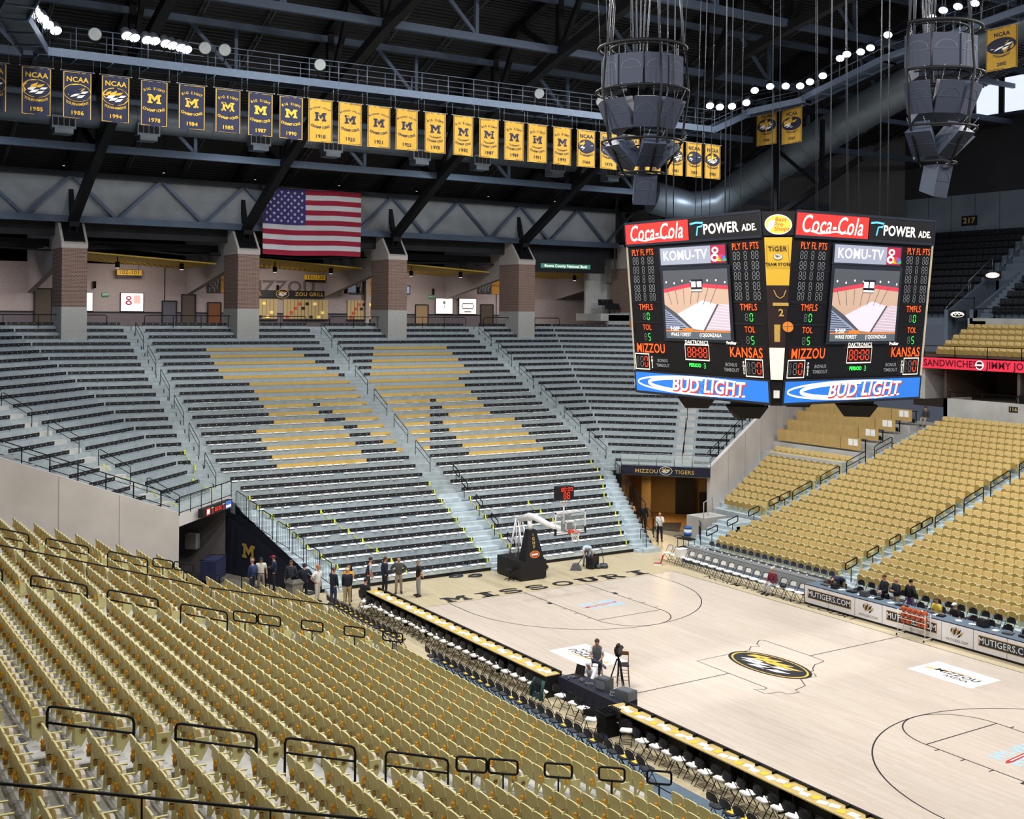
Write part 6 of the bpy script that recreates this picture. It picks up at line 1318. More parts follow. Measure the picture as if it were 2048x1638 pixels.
o = empty('camera_tripod', (-7.0, .55, 0), .5, 'black tripod with television camera standing beside the stool', 'tripod')
for k in range(3): a = 2 * PI * k / 3; q = MB(); q.tube([(.05 * math.cos(a), .05 * math.sin(a), 1.15), (.42 * math.cos(a), .42 * math.sin(a), 0)], [.028, .02], 6); q.tube([(.09 * math.cos(a + .3), .09 * math.sin(a + .3), 1.1), (.42 * math.cos(a), .42 * math.sin(a), .05)], .012, 5); q.build('leg', M['blackm'], o)
q = MB(); q.tube([(0, 0, .55), (0, 0, 1.3)], .03, 6); q.box(-.1, .1, -.08, .08, 1.25, 1.35); q.tube([(.25 * math.cos(2 * PI * k / 3), .25 * math.sin(2 * PI * k / 3), .5) for k in range(3)], .012, 5, closed=True); q.build('head', M['blackm'], o)
q = MB(); q.box(-.2, .2, -.07, .07, 1.36, 1.6); q.tube([(.2, 0, 1.48), (.34, 0, 1.48)], .06, 10); q.box(-.28, -.2, -.05, .05, 1.45, 1.58); q.ball((-.05, 0, 1.66), (.16, .06, .06)); q.build('camera', M['black'], o)
# ---------------- basketball goal ----------------
gw = mat('goal_white', '#e6e6ea', .35); o = empty('basketball_goal', (0, 13.1, 0), 0, 'portable basketball goal with black padded base and clear backboard', 'basketball goal')
b = MB(); b.prism([(3.2, .06), (5.4, .06), (5.4, .98), (3.2, .98)], -.76, .82, 'x'); b.box(-.7, .76, 3.25, 5.35, 0, .06); b.build('base', M['black'], o)
b = MB(); L2 = [(-.42, 3.24, .98), (.72, 3.24, .98), (.72, 3.9, .98), (-.42, 3.9, .98)]; H2 = [(-.08, 3.5, 2.5), (.36, 3.5, 2.5), (.36, 3.85, 2.5), (-.08, 3.85, 2.5)]; b.add(L2 + H2, [(0, 1, 5, 4), (1, 2, 6, 5), (2, 3, 7, 6), (3, 0, 4, 7), (4, 5, 6, 7)]); b.build('post_pad', M['black'], o)
b = MB(); b.tube([(.14, 3.7, 2.4), (.14, 3.75, 2.95)], .12, 8); b.tube([(0.1, 4.7, 2.85), (.1, 3.7, 3.18), (.06, 3.2, 3.2), (0, 2.0, 3.05), (0, .35, 2.95)], [.16, .17, .17, .15, .12], 8)
for s_ in (-1, 1): b.tube([(.1 + s_ * .12, 4.75, 2.9), (.1 + s_ * .28, 5.15, .98)], .05, 6); b.tube([(.1 + s_ * .1, 4.6, 2.85), (.1 + s_ * .2, 4.1, 1.6), (.1 + s_ * .2, 4.0, 1.0)], .04, 6); b.tube([(.1 + s_ * .2, 4.6, 2.7), (.1 + s_ * .3, 4.5, 1.0)], .02, 5)
b.build('boom_arm', gw, o)
b = MB(); b.box(-.87, .87, .02, .035, 2.95, 3.93); b.build('backboard_glass', mat('board_glass', '#d8e2e2', .08, alpha=.16, var=0), o)
b = MB()
for x0_, x1_, z0_, z1_ in ((-.91, -.85, 2.9, 3.97), (.85, .91, 2.9, 3.97), (-.91, .91, 2.9, 2.96), (-.91, .91, 3.91, 3.97)): b.box(x0_, x1_, 0, .05, z0_, z1_)
for x0_, x1_, z0_, z1_ in ((-.3, -.25, 3.06, 3.5), (.25, .3, 3.06, 3.5), (-.3, .3, 3.45, 3.5), (-.3, .3, 3.06, 3.1)): b.box(x0_, x1_, .0, .02, z0_, z1_)
b.build('backboard_frame', gw, o)
b = MB(); b.box(-.93, -.84, -.02, .07, 2.86, 3.2); b.box(.84, .93, -.02, .07, 2.86, 3.2); b.box(-.9, .9, -.01, .06, 2.86, 2.9); b.build('edge_padding', M['black'], o)
b = MB(); b.box(-.3, .15, .06, .4, 3.0, 3.4); b.bar((-.4, .15, 3.4), (-.1, .3, 3.75), .12, .1); b.bar((-.5, .12, 3.7), (.1, .15, 3.8), .08, .08); b.tube([(-.6, .1, 3.85), (-.1, .2, 3.8), (.8, .1, 3.9)], .02, 5); b.build('bracket', mat('goal_machinery', '#55585c', .4, .5), o)
b = MB(); b.tube([(.228 * math.cos(t), -.38 + .228 * math.sin(t), 3.05) for t in [2 * PI * k / 20 for k in range(20)]], .018, 6, closed=True); b.box(-.13, .13, -.16, .0, 2.98, 3.06); b.box(-.15, .15, -.03, 0, 2.88, 3.1); rim_ = b.build('rim', mat('rim_orange', '#c8502e', .4), o)
b = MB()
for k in range(12):
    for s_ in (1, -1):
        pts = []
        for j in range(6): a = 2 * PI * k / 12 + s_ * .26 * j; r_ = .228 - .02 * j * (1.25 - j * .1); pts.append((r_ * math.cos(a), -.38 + r_ * math.sin(a), 3.04 - .085 * j))
        b.tube(pts, .007, 4)
b.build('net', M['white'], rim_)
b = MB(); b.tube([(-.35, .1, 3.4), (-.35, .1, 4.25)], .045, 6)
for s_ in (-1, 1): b.tube([(-.35, .1, 4.2), (-.35 + s_ * .33, .1, 4.55)], .03, 5); b.tube([(-.35, .1, 4.3), (-.35 + s_ * .15, .1, 4.55)], .025, 5)
b.bar((-.75, .1, 4.55), (.05, .1, 4.55), .06, .04); b.build('clock_bracket', gw, o)
b = MB(); b.box(-.8, .1, -.1, .3, 4.57, 5.22); b.build('shot_clock', M['black'], o)
p = Panel((-.35, -.105, 4.9), (1, 0, 0), (0, 0, 1))
for j, (ch, dx) in enumerate((('8', -.27), ('0', -.11), ('0', .12), ('0', .28))): digit(p, dx + .02, .18, .1, .16, ch, M['led_red'], False)
for dy in (.14, .22): p.ell(.02, dy, .012, .012, M['led_red'], .01, 6)
for dx in (-.09, .12): digit(p, dx, -.12, .13, .3, '8', M['led_red'], False)
p.build('clock_digits', o)
p = Panel((.2, 3.235, .5), (1, 0, 0), (0, 0, 1)); p.poly([(-.26 + (.3 * (1 if k in (1, 2) else 0)) - .0, 0) for k in ()] or [(-.3, -.4), (.34, -.4), (.38, -.36), (.38, .36), (.34, .4), (-.3, .4), (-.34, .36), (-.34, -.36)], mat('pad_red', '#b0503c', .6, var=0), .002); p.poly([(-.27, -.36), (.31, -.36), (.34, -.33), (.34, .33), (.31, .36), (-.27, .36), (-.31, .33), (-.31, -.33)], M['white'], .004)
for a in (90, 210, 330): p.line([(.02 + .11 * math.cos(math.radians(a)) + .09 * math.cos(t), .0 + .1 * math.sin(math.radians(a)) + .06 * math.sin(t)) for t in [2 * PI * k / 12 for k in range(12)]], .025, MC['pad_red'], .006, True)
p.text('STATE FARM', .02, .25, .09, MC['pad_red'], .006, .002); p.text('INSURANCE', .02, -.25, .09, MC['pad_red'], .006, .002); p.build('base_badge', o)
nrm = Vector((0, 3.5 - 3.24, 2.5 - .98)).normalized(); p = Panel((.15, 3.24 + .26 * .2 - .01, 1.28), (1, 0, 0), nrm); p.ell(0, .0, .3, .19, mat('oval_orange', '#cf9030', .5, var=0), .006, 28); p.ell(0, 0, .26, .155, MC['pad_red'], .01, 28); p.text('PARTNER', 0, -.0, .1, M['white'], .014, .004) if False else p.rect(-.19, .19, -.04, .04, M['white'], .014)
for k, ch in enumerate('GHP'): p.text(ch, -.0, .78 - .21 * k, .22, M['goldv'], .006, .008)
p.poly([(-.02, 1.08), (.03, 1.03), (.0, 1.0), (.03, .9), (-.04, .98), (-.0, 1.01)], M['goldv'], .006); p.build('pad_lettering', o)
# ---------------- scorers table ----------------
o = empty('scorers_table', (8.45, 6.0, 0), 0, 'long scorers table with white advertising front and blue grey top', 'table')
b = MB(); b.box(0, .9, -18, 0, .86, .94); b.build('table_top', M['bluedk'], o); b = MB(); b.box(.02, .88, -.05, .0, 0, .9); b.box(.3, .34, -18, -.1, 0, .86); b.box(-.012, 0, -18, 0, .04, .94); b.build('carcass', M['black'], o)
wb = mat('advert_white', '#e6e6ea', .4, var=.03)
for i in range(12):
    q = MB(); q.box(-.03, -.013, -1.5 * (i + 1) + .012, -1.5 * i - .012 - (.05 if i == 0 else 0), .1, .9); q.build('front_panel', wb, o)
dn = mat('advert_navy', '#20283a', .5, var=0)
for k, i in enumerate((0, 3, 6, 9)):
    p = Panel((-.032, -1.5 * (i + 1), .52), (0, -1, 0), (0, 0, 1)); p.rect(-1.28, 1.3, -.2, .24, M['goldv'], .001); p.rect(-1.24, 1.26, -.17, .21, dn, .003); p.text('MUTIGERS.COM', 0, .02, .36, M['white'], .006, .003, sx=.93, shear=0); p.build('lettering', o)
    p = Panel((-.032, -1.5 * (i + 2) - .75, .55), (0, -1, 0), (0, 0, 1))
    for j, (x0_, y0_, x1_, y1_, m_) in enumerate([(-.3, -.02, -.22, .24, dn), (-.24, -.1, -.12, .27, M['goldv']), (-.16, -.12, -.02, .28, dn), (-.06, -.12, .08, .27, M['goldv']), (.0, -.05, .2, .22, dn), (.1, -.1, .3, .14, M['goldv']), (.02, -.16, .2, .02, dn)]):
        dx, dy = x1_ - x0_, y1_ - y0_; nx, ny = -dy * .16, dx * .16; p.poly([(x0_, y0_), (x0_ + dx * .5 - nx, y0_ + dy * .5 - ny), (x1_, y1_), (x0_ + dx * .45 + nx, y0_ + dy * .45 + ny)], m_, .003 + .001 * j)
    p.text('MUTIGERS.COM', 0, -.3, .15, dn, .003, .0, sx=.9); p.build('crest', o)
for i, (y, w_, h_) in enumerate([(5.2, .5, .05), (4.6, .3, .2), (3.7, .4, .06), (2.9, .35, .22), (2.2, .3, .05), (.9, .5, .04), (-.4, .4, .05), (-1.1, .3, .06), (-3.0, .45, .3), (-4.2, .4, .06), (-4.9, .5, .08), (-5.6, .4, .1)]):
    boxthing('equipment_box' if h_ > .15 else 'notebook', 9.05 - .1 * (i % 2), y, .942, .3, w_, h_, M['black'] if i % 3 else MC['monitor_grey'], f'{"dark box" if h_ > .15 else "dark binder"} on the scorers table top, {ORD[i] if i else "first"} from the far end', 'equipment', rq.uniform(-.3, .3))
for i in range(14): o2 = D.objects.new('paper_sheet', me_wp); COL.objects.link(o2); o2.location = (9.0, 4.9 - .85 * i + .2 * (i % 2), .945 + .0 * i); o2.rotation_euler = (0, 0, i * 1.1); tag(o2, 'white paper sheet on the scorers table top', 'paper', 'papers on the scorers table')
boxthing('equipment_crate', 10.05, 5.55, .15, .5, 1.0, .75, mat('crate_brown', '#4a4038', .7), 'open dark case standing behind the left end of the scorers table', 'case')
# ball rack
o = empty('ball_rack', (8.02, -.45, 0), 0, 'white wheeled rack of basketballs standing before the scorers table', 'rack')
b = MB()
for y in (-.68, .68):
    for x in (-.16, .2): b.tube([(x, y, .1), (x, y, 1.12)], .015, 6)
    b.tube([(-.25, y, .12), (.3, y, .12)], .015, 6)
for z in (.5, .75, 1.0):
    for x in (-.16, .2): b.tube([(x, -.68, z), (x, .68, z)], .013, 6)
b.tube([(-.16, -.68, .14), (-.16, .68, .14)], .013, 6); b.tube([(.2, -.68, 1.14), (.2, .68, 1.14)], .013, 6); b.build('frame', M['white'], o)
for x in (-.24, .28):
    for y in (-.68, .68): b = MB(); b.ball((x, y, .05), (.045, .03, .05), 8, 6); b.build('caster', M['black'], o)
ball = MB(); ball.ball((0, 0, 0), .121, 14, 10)
for ax in range(3): ball.tube([((.1215 * math.cos(t), .1215 * math.sin(t), 0), (.1215 * math.cos(t), 0, .1215 * math.sin(t)), (0, .1215 * math.cos(t), .1215 * math.sin(t)))[ax] for t in [2 * PI * k / 20 for k in range(20)]], .003, 4, 1, closed=True)
me_ball = ball.mesh('basketball', [mat('ball_leather', '#b5532c', .6, var=.1, scale=30), M['black']])
for r_, z in enumerate((1.14, .89, .64)):
    for k in range(5):
        if r_ == 2 and k == 2: continue
        q = D.objects.new('basketball', me_ball); COL.objects.link(q); q.location = (8.04, .08 - .265 * k, z - .01); q.rotation_euler = (k, r_, k * 2); tag(q, f'orange basketball on the {["top", "middle", "bottom"][r_]} shelf of the rack, {["leftmost", "second from left", "centre", "second from right", "rightmost"][k]}', 'basketball')
# odds and ends at the far end of the court
o = empty('stadium_cushion', (7.93, 15.97, 0), 2.4, 'red folding seat cushion standing open on the floor', 'seat cushion'); q = MB(); q.prism([(-.2, -.2), (.2, -.2), (.2, .2), (-.2, .2)], 0, .06, 'z'); q.build('seat', mat('cushion_red', '#b01c24', .6), o); q = MB(); q.prism([(-.2, .04), (-.14, .04), (-.26, .5), (-.33, .48)], -.19, .19, 'y'); q.build('backrest', MC['cushion_red'], o); q = MB(); q.box(-.22, .2, -.215, -.2, .0, .08); q.box(-.22, .2, .2, .215, 0, .08); q.build('side_strap', M['white'], o)
o = empty('rolling_stool', (-.98, 16.92, 0), 0, 'low round black rolling stool beside the goal base', 'stool'); q = MB(); q.tube([(0, 0, .5), (0, 0, .57)], .2, 14); q.build('seat', M['black'], o); q = MB(); q.tube([(0, 0, .08), (0, 0, .5)], .03, 8)
for k in range(5): q.tube([(0, 0, .1), (.26 * math.cos(1.256 * k), .26 * math.sin(1.256 * k), .05)], .02, 5); q.ball((.26 * math.cos(1.256 * k), .26 * math.sin(1.256 * k), .03), .03, 6, 5)
q.build('base', M['black'], o)
for j, (x, y) in enumerate(((-2.1, 18.5), (-3.0, 18.9), (-11.0, 19.3))):
    q = MB(); pts = [((.36 + .05 * math.sin(k * 2.1)) * math.cos(k * .45), (.22 + .03 * math.cos(k)) * math.sin(k * .45), .03 + .012 * (k // 14)) for k in range(56)]; q.tube(pts, .018, 5); o = q.build('cable_coil', mat('cable_dark_blue', '#2a3440', .5), None, (x, y, 0)); tag(o, f'coil of dark cable on the floor, {["nearest the goal base", "left of the first coil", "beside the left bleacher steps"][j]}', 'cable')
q = MB(); q.ball((0, 0, .16), (.34, .24, .17), 12, 8); q.tube([(-.2, 0, .28), (0, 0, .4), (.2, 0, .28)], .02, 5); tag(q.build('duffel_bag', M['black'], None, (1.75, 17.95, 0)), 'black bag lying on the floor right of the goal', 'bag')
q = MB(); q.box(-.3, .3, -.22, .22, .02, .62); q.tube([(-.2, 0, .62), (-.2, 0, .8), (.2, 0, .8), (.2, 0, .62)], .015, 5); tag(q.build('equipment_case', M['black'], None, (4.3, 17.0, 0), .3), 'upright black case next to the bending cleaner', 'case')
o = empty('floor_machine', (4.9, 16.8, 0), .4, 'low silver and black floor polishing machine by the far baseline', 'floor machine'); q = MB(); q.tube([(0, 0, .05), (0, 0, .22)], [.26, .2], 14); q.ball((-.35, .1, .12), (.16, .14, .12)); q.build('body', MC['monitor_grey'], o); q = MB(); q.tube([(0, 0, .2), (.1, .1, .5), (.4, .35, .9)], .02, 5); q.tube([(.33, .42, .9), (.47, .28, .9)], .02, 5); q.build('handle', M['blackm'], o)
o = empty('floor_machine', (3.3, 17.1, 0), 2.4, 'small grey and black floor machine left of the black case', 'floor machine'); q = MB(); q.prism([(-.3, 0), (.3, 0), (.18, .32), (-.1, .36)], -.2, .2, 'y'); q.build('body', MC['case_grey'], o); q = MB(); q.tube([(-.1, 0, .3), (-.4, 0, .8)], .02, 5); q.build('handle', M['blackm'], o)
o = empty('trash_bin', (-12.1, 18.3, 0), .2, 'square grey trash bin with dark lid beside the bleacher steps', 'bin'); q = MB(); q.add([(x * .24, y * .24, 0) for x, y in ((-1, -1), (1, -1), (1, 1), (-1, 1))] + [(x * .3, y * .3, .92) for x, y in ((-1, -1), (1, -1), (1, 1), (-1, 1))], [(0, 1, 5, 4), (1, 2, 6, 5), (2, 3, 7, 6), (3, 0, 4, 7), (3, 2, 1, 0)])
for k in range(6): q.bar((-.24 + .09 * k, -.245, .02), (-.29 + .11 * k, -.305, .9), .02, .012)
q.build('bin_body', mat('bin_grey', '#8d8a82', .7), o); q = MB(); q.add([(x * .33, y * .33, .9) for x, y in ((-1, -1), (1, -1), (1, 1), (-1, 1))] + [(x * .2, y * .2, 1.08) for x, y in ((-1, -1), (1, -1), (1, 1), (-1, 1))], [(0, 1, 5, 4), (1, 2, 6, 5), (2, 3, 7, 6), (3, 0, 4, 7)]); q.box(-.34, .34, -.34, .34, .86, .92); q.build('lid', mat('bin_lid', '#5c5a55', .6), o)
o = empty('drink_cooler', (11.55, 17.6, 0), 0, 'white and blue drink cooler on a black cart behind the bench', 'cooler'); q = MB(); q.tube([(0, 0, .86), (0, 0, 1.36)], [.2, .23], 16); q.build('body', mat('cooler_white', '#d5dbe0', .5), o); q = MB(); q.tube([(0, 0, 1.36), (0, 0, 1.46)], [.25, .23], 16); q.tube([(0, 0, .95), (0, 0, 1.15)], .222, 16); q.build('lid', mat('cooler_blue', '#2a57a0', .5), o)
o = empty('utility_cart', (11.3, 17.5, 0), .2, 'black two shelf cart holding the drink cooler', 'cart'); q = MB(); q.box(-.3, .3, -.55, .4, .8, .85); q.box(-.3, .3, -.45, .35, .3, .34)
for sx in (-1, 1):
    for sy in (-.42, .35): q.tube([(sx * .27, sy, 0), (sx * .27, sy, .8)], .02, 5)
q.tube([(-.28, .4, .85), (-.28, .62, .9), (.28, .62, .9), (.28, .4, .85)], .02, 5); q.build('frame', M['black'], o)
q = MB(); q.box(-.3, .3, -.2, .2, .4699, .9); tag(q.build('towel_stack', M['white'], None, (8.95, 15.2, 0), 0), 'tall stack of white towels on the team bench, second chair', 'towels')
# ---------------- stair gates, caution tape, drape ----------------
def gate(a, c, z, h, lab, loop=False):
    a = Vector((*a, z[0])); c = Vector((*c, z[1])); b = MB(); U = Vector((0, 0, h)); d = (c - a)
    b.tube([a, a + U * .93, a + U + d * .08, c + U * .0 + Vector((0, 0, h)) - d * .08 * 0 - Vector((0, 0, (c.z - a.z))) * 0, c + U * .9, c], .022, 6) if not loop else b.tube([a, a + U, a + U + d * .9, c + U * .7], .022, 6)
    b.tube([a + Vector((0, 0, .12)), c + Vector((0, 0, .12))], .016, 5)
    for k in range(1, 7): q = a + d * k / 7; b.tube([q + Vector((0, 0, .12)), q + U * .97], .008, 4)
    return tag(b.build('stair_gate', M['blackm']), lab, 'railing')
GY = [(25.4, 24.6, 3.35), (24.4, 23.6, 3.0), (23.4, 22.6, 2.6), (22.3, 21.4, 2.2), (21.2, 20.4, 1.8), (20.2, 19.3, 1.35), (19.2, 18.5, .9)]
for sg, nm in ((-1, 'left'), (1, 'right')):
    for i, (ya, yb, z) in enumerate(GY):
        gate((sg * (sidex(ya) + .05), ya), (sg * (sidex(yb) + .05), yb), (z - .25, z - .5), 1.15, f'black barred guard panel on the {nm} edge of the lower bleachers, {["top", "second", "third", "fourth", "fifth", "sixth", "bottom"][i]} one')
def tape(pts, lab):
    b = MB(); P_ = []
    for i in range(len(pts) - 1):
        a, c = Vector(pts[i]), Vector(pts[i + 1])
        for k in range(5): t = k / 5; P_.append(a.lerp(c, t) + Vector((0, 0, -.16 * math.sin(PI * t))))
    P_.append(Vector(pts[-1])); b.tube(P_, .018, 4)
    for p in pts: b.box(p[0] - .04, p[0] + .04, p[1] - .03, p[1] + .03, p[2] - .2, p[2] + .04); b.tube([Vector(p), Vector(p) + Vector((.08, -.05, -.22))], .012, 4)
    tag(b.build('caution_tape', M['tape']), lab, 'tape')
tape([(-RX[r] + .1, yR(r), zR(r) - .02) for r in (21, 22, 23, 24, 25, 26, 27, 28, 29)], 'yellow caution tape tied down the left edge of the lower bleachers')
tape([(-8.1 + .42 * i, yR(23 + i), zR(23 + i) - .02) for i in range(7)], 'yellow caution tape running diagonally across the left lower bench rows')
tape([(-.75, yR(r), zR(r) - .02) for r in (21, 22, 23, 24, 25, 26, 27, 28, 29)], 'yellow caution tape along the left side of the centre aisle')
tape([(1.15, yR(r), zR(r) - .02) for r in (23, 24, 25, 26, 27, 28, 29)], 'yellow caution tape along the right side of the centre aisle')
tape([(4.6 + .3 * i, yR(24 + i), zR(24 + i) - .02) for i in range(5)], 'short yellow caution tape behind the basketball backboard')
tape([(RX[r] - .25, yR(r), zR(r) - .02) for r in (20, 21, 22, 23, 24, 25, 26, 27, 28, 29) if r in RX], 'yellow caution tape tied down the right edge of the lower bleachers')
tape([(-13.7, 30.0, 5.9), (-13.5, 28.8, 5.2), (-13.9, 27.9, 4.6), (-13.3, 26.6, 4.3)], 'yellow caution tape at the foot of the left corner straight benches')
tape([(-18.9, 26.2, 5.9), (-17.8, 25.6, 5.2), (-16.9, 24.6, 4.6), (-16.1, 23.6, 4.1)], 'yellow caution tape down the left corner aisle')
# black drape with block letter
P_ = [(-12.52, 26.0, .02), (-11.15, 19.7, .02), (-11.15, 19.7, .95), (-12.52, 26.0, 2.95)]; b = MB(); n = 18; vs = []
for i in range(n + 1):
    t = i / n; lo = Vector(P_[0]).lerp(Vector(P_[1]), t); hi = Vector(P_[3]).lerp(Vector(P_[2]), t); off = Vector((-.16 - .03 * (i % 2) - .35 * (1 - t) ** 6, 0, 0)); vs += [lo + off, hi + off * .6, lo + off + Vector((.02, 0, 0)), hi + off * .6 + Vector((.02, 0, 0))]
b.add(vs, [(4 * i, 4 * i + 4, 4 * i + 5, 4 * i + 1) for i in range(n)] + [(4 * i + 2, 4 * i + 3, 4 * i + 7, 4 * i + 6) for i in range(n)], 0, True)
o = tag(b.build('drape', M['navy']), 'black cloth drape with a gold block M beside the left stairs', 'drape')
dv = (Vector(P_[1]) - Vector(P_[0])).normalized(); p = Panel((-12.27, 23.85, 1.35), dv, (0, 0, 1)); p.blockM(0, 0, 1.15, .72, M['goldv'], .03); p.build('block_letter', o)
# tunnel fascia lettering and small board
A = Vector((16.65, 21.25, 3.74)); B = Vector((12.75, 25.2, 3.74)); dd = (A - B).normalized(); nn = Vector((-S2, -S2, 0))
o = tag(MB().bar(B + nn * .32, A + nn * .32, .03, .5).build('tunnel_sign', M['navy']), 'long black sign reading MIZZOU TIGERS over the right tunnel', 'sign')
p = Panel((A + B) / 2 + nn * .345, dd, (0, 0, 1)); p.text('MIZZOU', -1.15, 0, .34, M['goldv'], .004, .003, sx=1.05); p.text('TIGERS', 1.2, 0, .34, M['goldv'], .004, .003, sx=1.05); emblem(p, .05, .06, .4, .27, M['white'], M['black'], M['goldv'], M['white'], .004); p.build('lettering', o)
A = Vector((-16.65, 21.25, 3.8)); B = Vector((-12.75, 25.2, 3.8)); dd = (B - A).normalized(); nn = Vector((S2, -S2, 0))
C1, C2 = A.lerp(B, .28), A.lerp(B, .86); o = tag(MB().bar(C1 + nn * .3, C2 + nn * .3, .25, .42).build('clock_board', M['black']), 'narrow black electronic score strip over the left tunnel', 'scoreboard strip')
p = Panel((C1 + C2) / 2 + nn * .43, dd, (0, 0, 1)); p.rect(-1.25, -.85, -.17, .17, lit('coke_red', '#d8322e', .8), .004); p.rect(-1.18, -.92, -.1, .1, wl, .006); p.rect(.85, 1.5, -.19, .19, lit('strip_blue', '#4a68b0', .8), .004); p.rect(.9, 1.45, -.12, -.02, wl, .006)
for i, dx in enumerate((-.28, -.1, .12, .3)): digit(p, dx, 0, .1, .18, '8' if i == 0 else '0', M['led_red'], False)
for dx in (-.6, .62): digit(p, dx, -.05, .09, .16, '0', M['led_red'], False)
p.text('HOME', -.6, .12, .08, wl, .004); p.text('GUEST', .62, .12, .08, wl, .004); p.build('display', o)
boxthing('wall_cabinet', -14.4, 26.3, 1.3, .45, .6, .75, mat('cabinet_grey', '#9a9a96', .6), 'pale grey box mounted in the left tunnel', 'cabinet', PI / 4)
b = MB(); b.box(-.7, .7, -.4, .4, .3, 1.25); b.tube([(-.7, -.4, 1.3), (.7, -.4, 1.3), (.7, .4, 1.3), (-.7, .4, 1.3)], .03, 6, closed=True)
tag(b.build('laundry_cart', mat('cart_navy', '#22284a', .8), None, (-14.2, 23.6, 0), .9), 'dark blue covered cart at the mouth of the left tunnel', 'cart')
for i, (x0, y0, x1, y1) in enumerate(((-16.2, 20.9, -14.9, 20.6), (-13.9, 20.4, -12.9, 19.9), (-12.9, 19.8, -12.0, 18.9), (-14.9, 17.4, -13.6, 17.6))):
    gate((x0, y0), (x1, y1), (0, 0), 1.1, f'black barred floor gate between the gold seats and left tunnel, {ORD[i] if i else "first"} from the wall')
for i, (x0, y0, x1, y1) in enumerate(((15.0, 20.6, 14.2, 19.4), (13.6, 18.9, 12.9, 18.0), (9.9, 19.8, 9.6, 18.9))):
    gate((x0, y0), (x1, y1), (0, 0), 1.15, f'black barred gate by the right tunnel, {["at the wall", "beside the seat steps", "at the bleacher steps"][i]}')
b = MB(); b.box(14.6, 16.5, 19.6, 21.1, 0, 1.35); b.tube([(14.6, 19.6, 1.35), (14.6, 19.6, 2.3), (16.5, 20.9, 2.3), (16.5, 20.9, 1.35)], .025, 6); b.tube([(15.5, 20.2, 1.35), (15.5, 20.2, 2.3)], .02, 5); struct('wall_platform_right', b, [M['concrete']])
A = Vector((16.65, 21.25, 0)); B = Vector((12.75, 25.2, 0)); bk_ = Vector((S2, S2, 0)) * 6.4; dd = (A - B).normalized()
b = MB(); c1 = B + dd * 3.0 + bk_; b.bar(c1 + Vector((0, 0, 1.2)), c1 + dd * 1.3 + Vector((0, 0, 1.2)), .06, 2.4); b.bar(c1 + dd * 1.6 + Vector((0, 0, .8)), c1 + dd * 2.6 + Vector((0, 0, .8)), .3, 1.5, 0); b.bar(B + dd * .9 + bk_ * .7 + Vector((0, 0, 1.7)), B + dd * 1.5 + bk_ * .7 + Vector((0, 0, 1.7)), .5, 3.4, 1); struct('door_8', b, [M['black'], MC['tunnel_block_tan']])
b = MB()
for k in range(7): b.box(12.6 + .42 * k, 15.0 + .3 * k, 17.35, 19.0 + .0 * k, 0, .2 + .19 * k)
struct('floor_entry_steps_right', b, M['decklow'])
b = MB(); b.box(9.2, 10.3, 18.5, 19.3, 0, .22); struct('floor_bottom_step_right', b, M['decklow'])
# ---------------- people ----------------
skin = mat('skin', '#b98a70', .6, var=.03); skin2 = mat('skin_pale', '#cfa08a', .6, var=.03)
def body_graph(J):
    V_, E_, R_ = [], [], []
    def n(p, r): V_.append(Vector(p)); R_.append(r); return len(V_) - 1
    def e(a, b): E_.append((a, b))
    return V_, E_, R_, n, e
def skinmesh(name, V_, E_, R_, m, parent, root=0, lv=1):
    me = D.meshes.new(name); me.from_pydata([tuple(v) for v in V_], E_, []); o = D.objects.new(name, me); COL.objects.link(o); o.parent = parent
    md = o.modifiers.new('skin', 'SKIN'); md.use_smooth_shade = True
    for i, r in enumerate(R_): sv = me.skin_vertices[0].data[i]; sv.radius = (r, r) if not isinstance(r, tuple) else r; sv.use_root = (i == root)
    ms = o.modifiers.new('sub', 'SUBSURF'); ms.levels = lv; ms.render_levels = lv; me.materials.append(m); return o
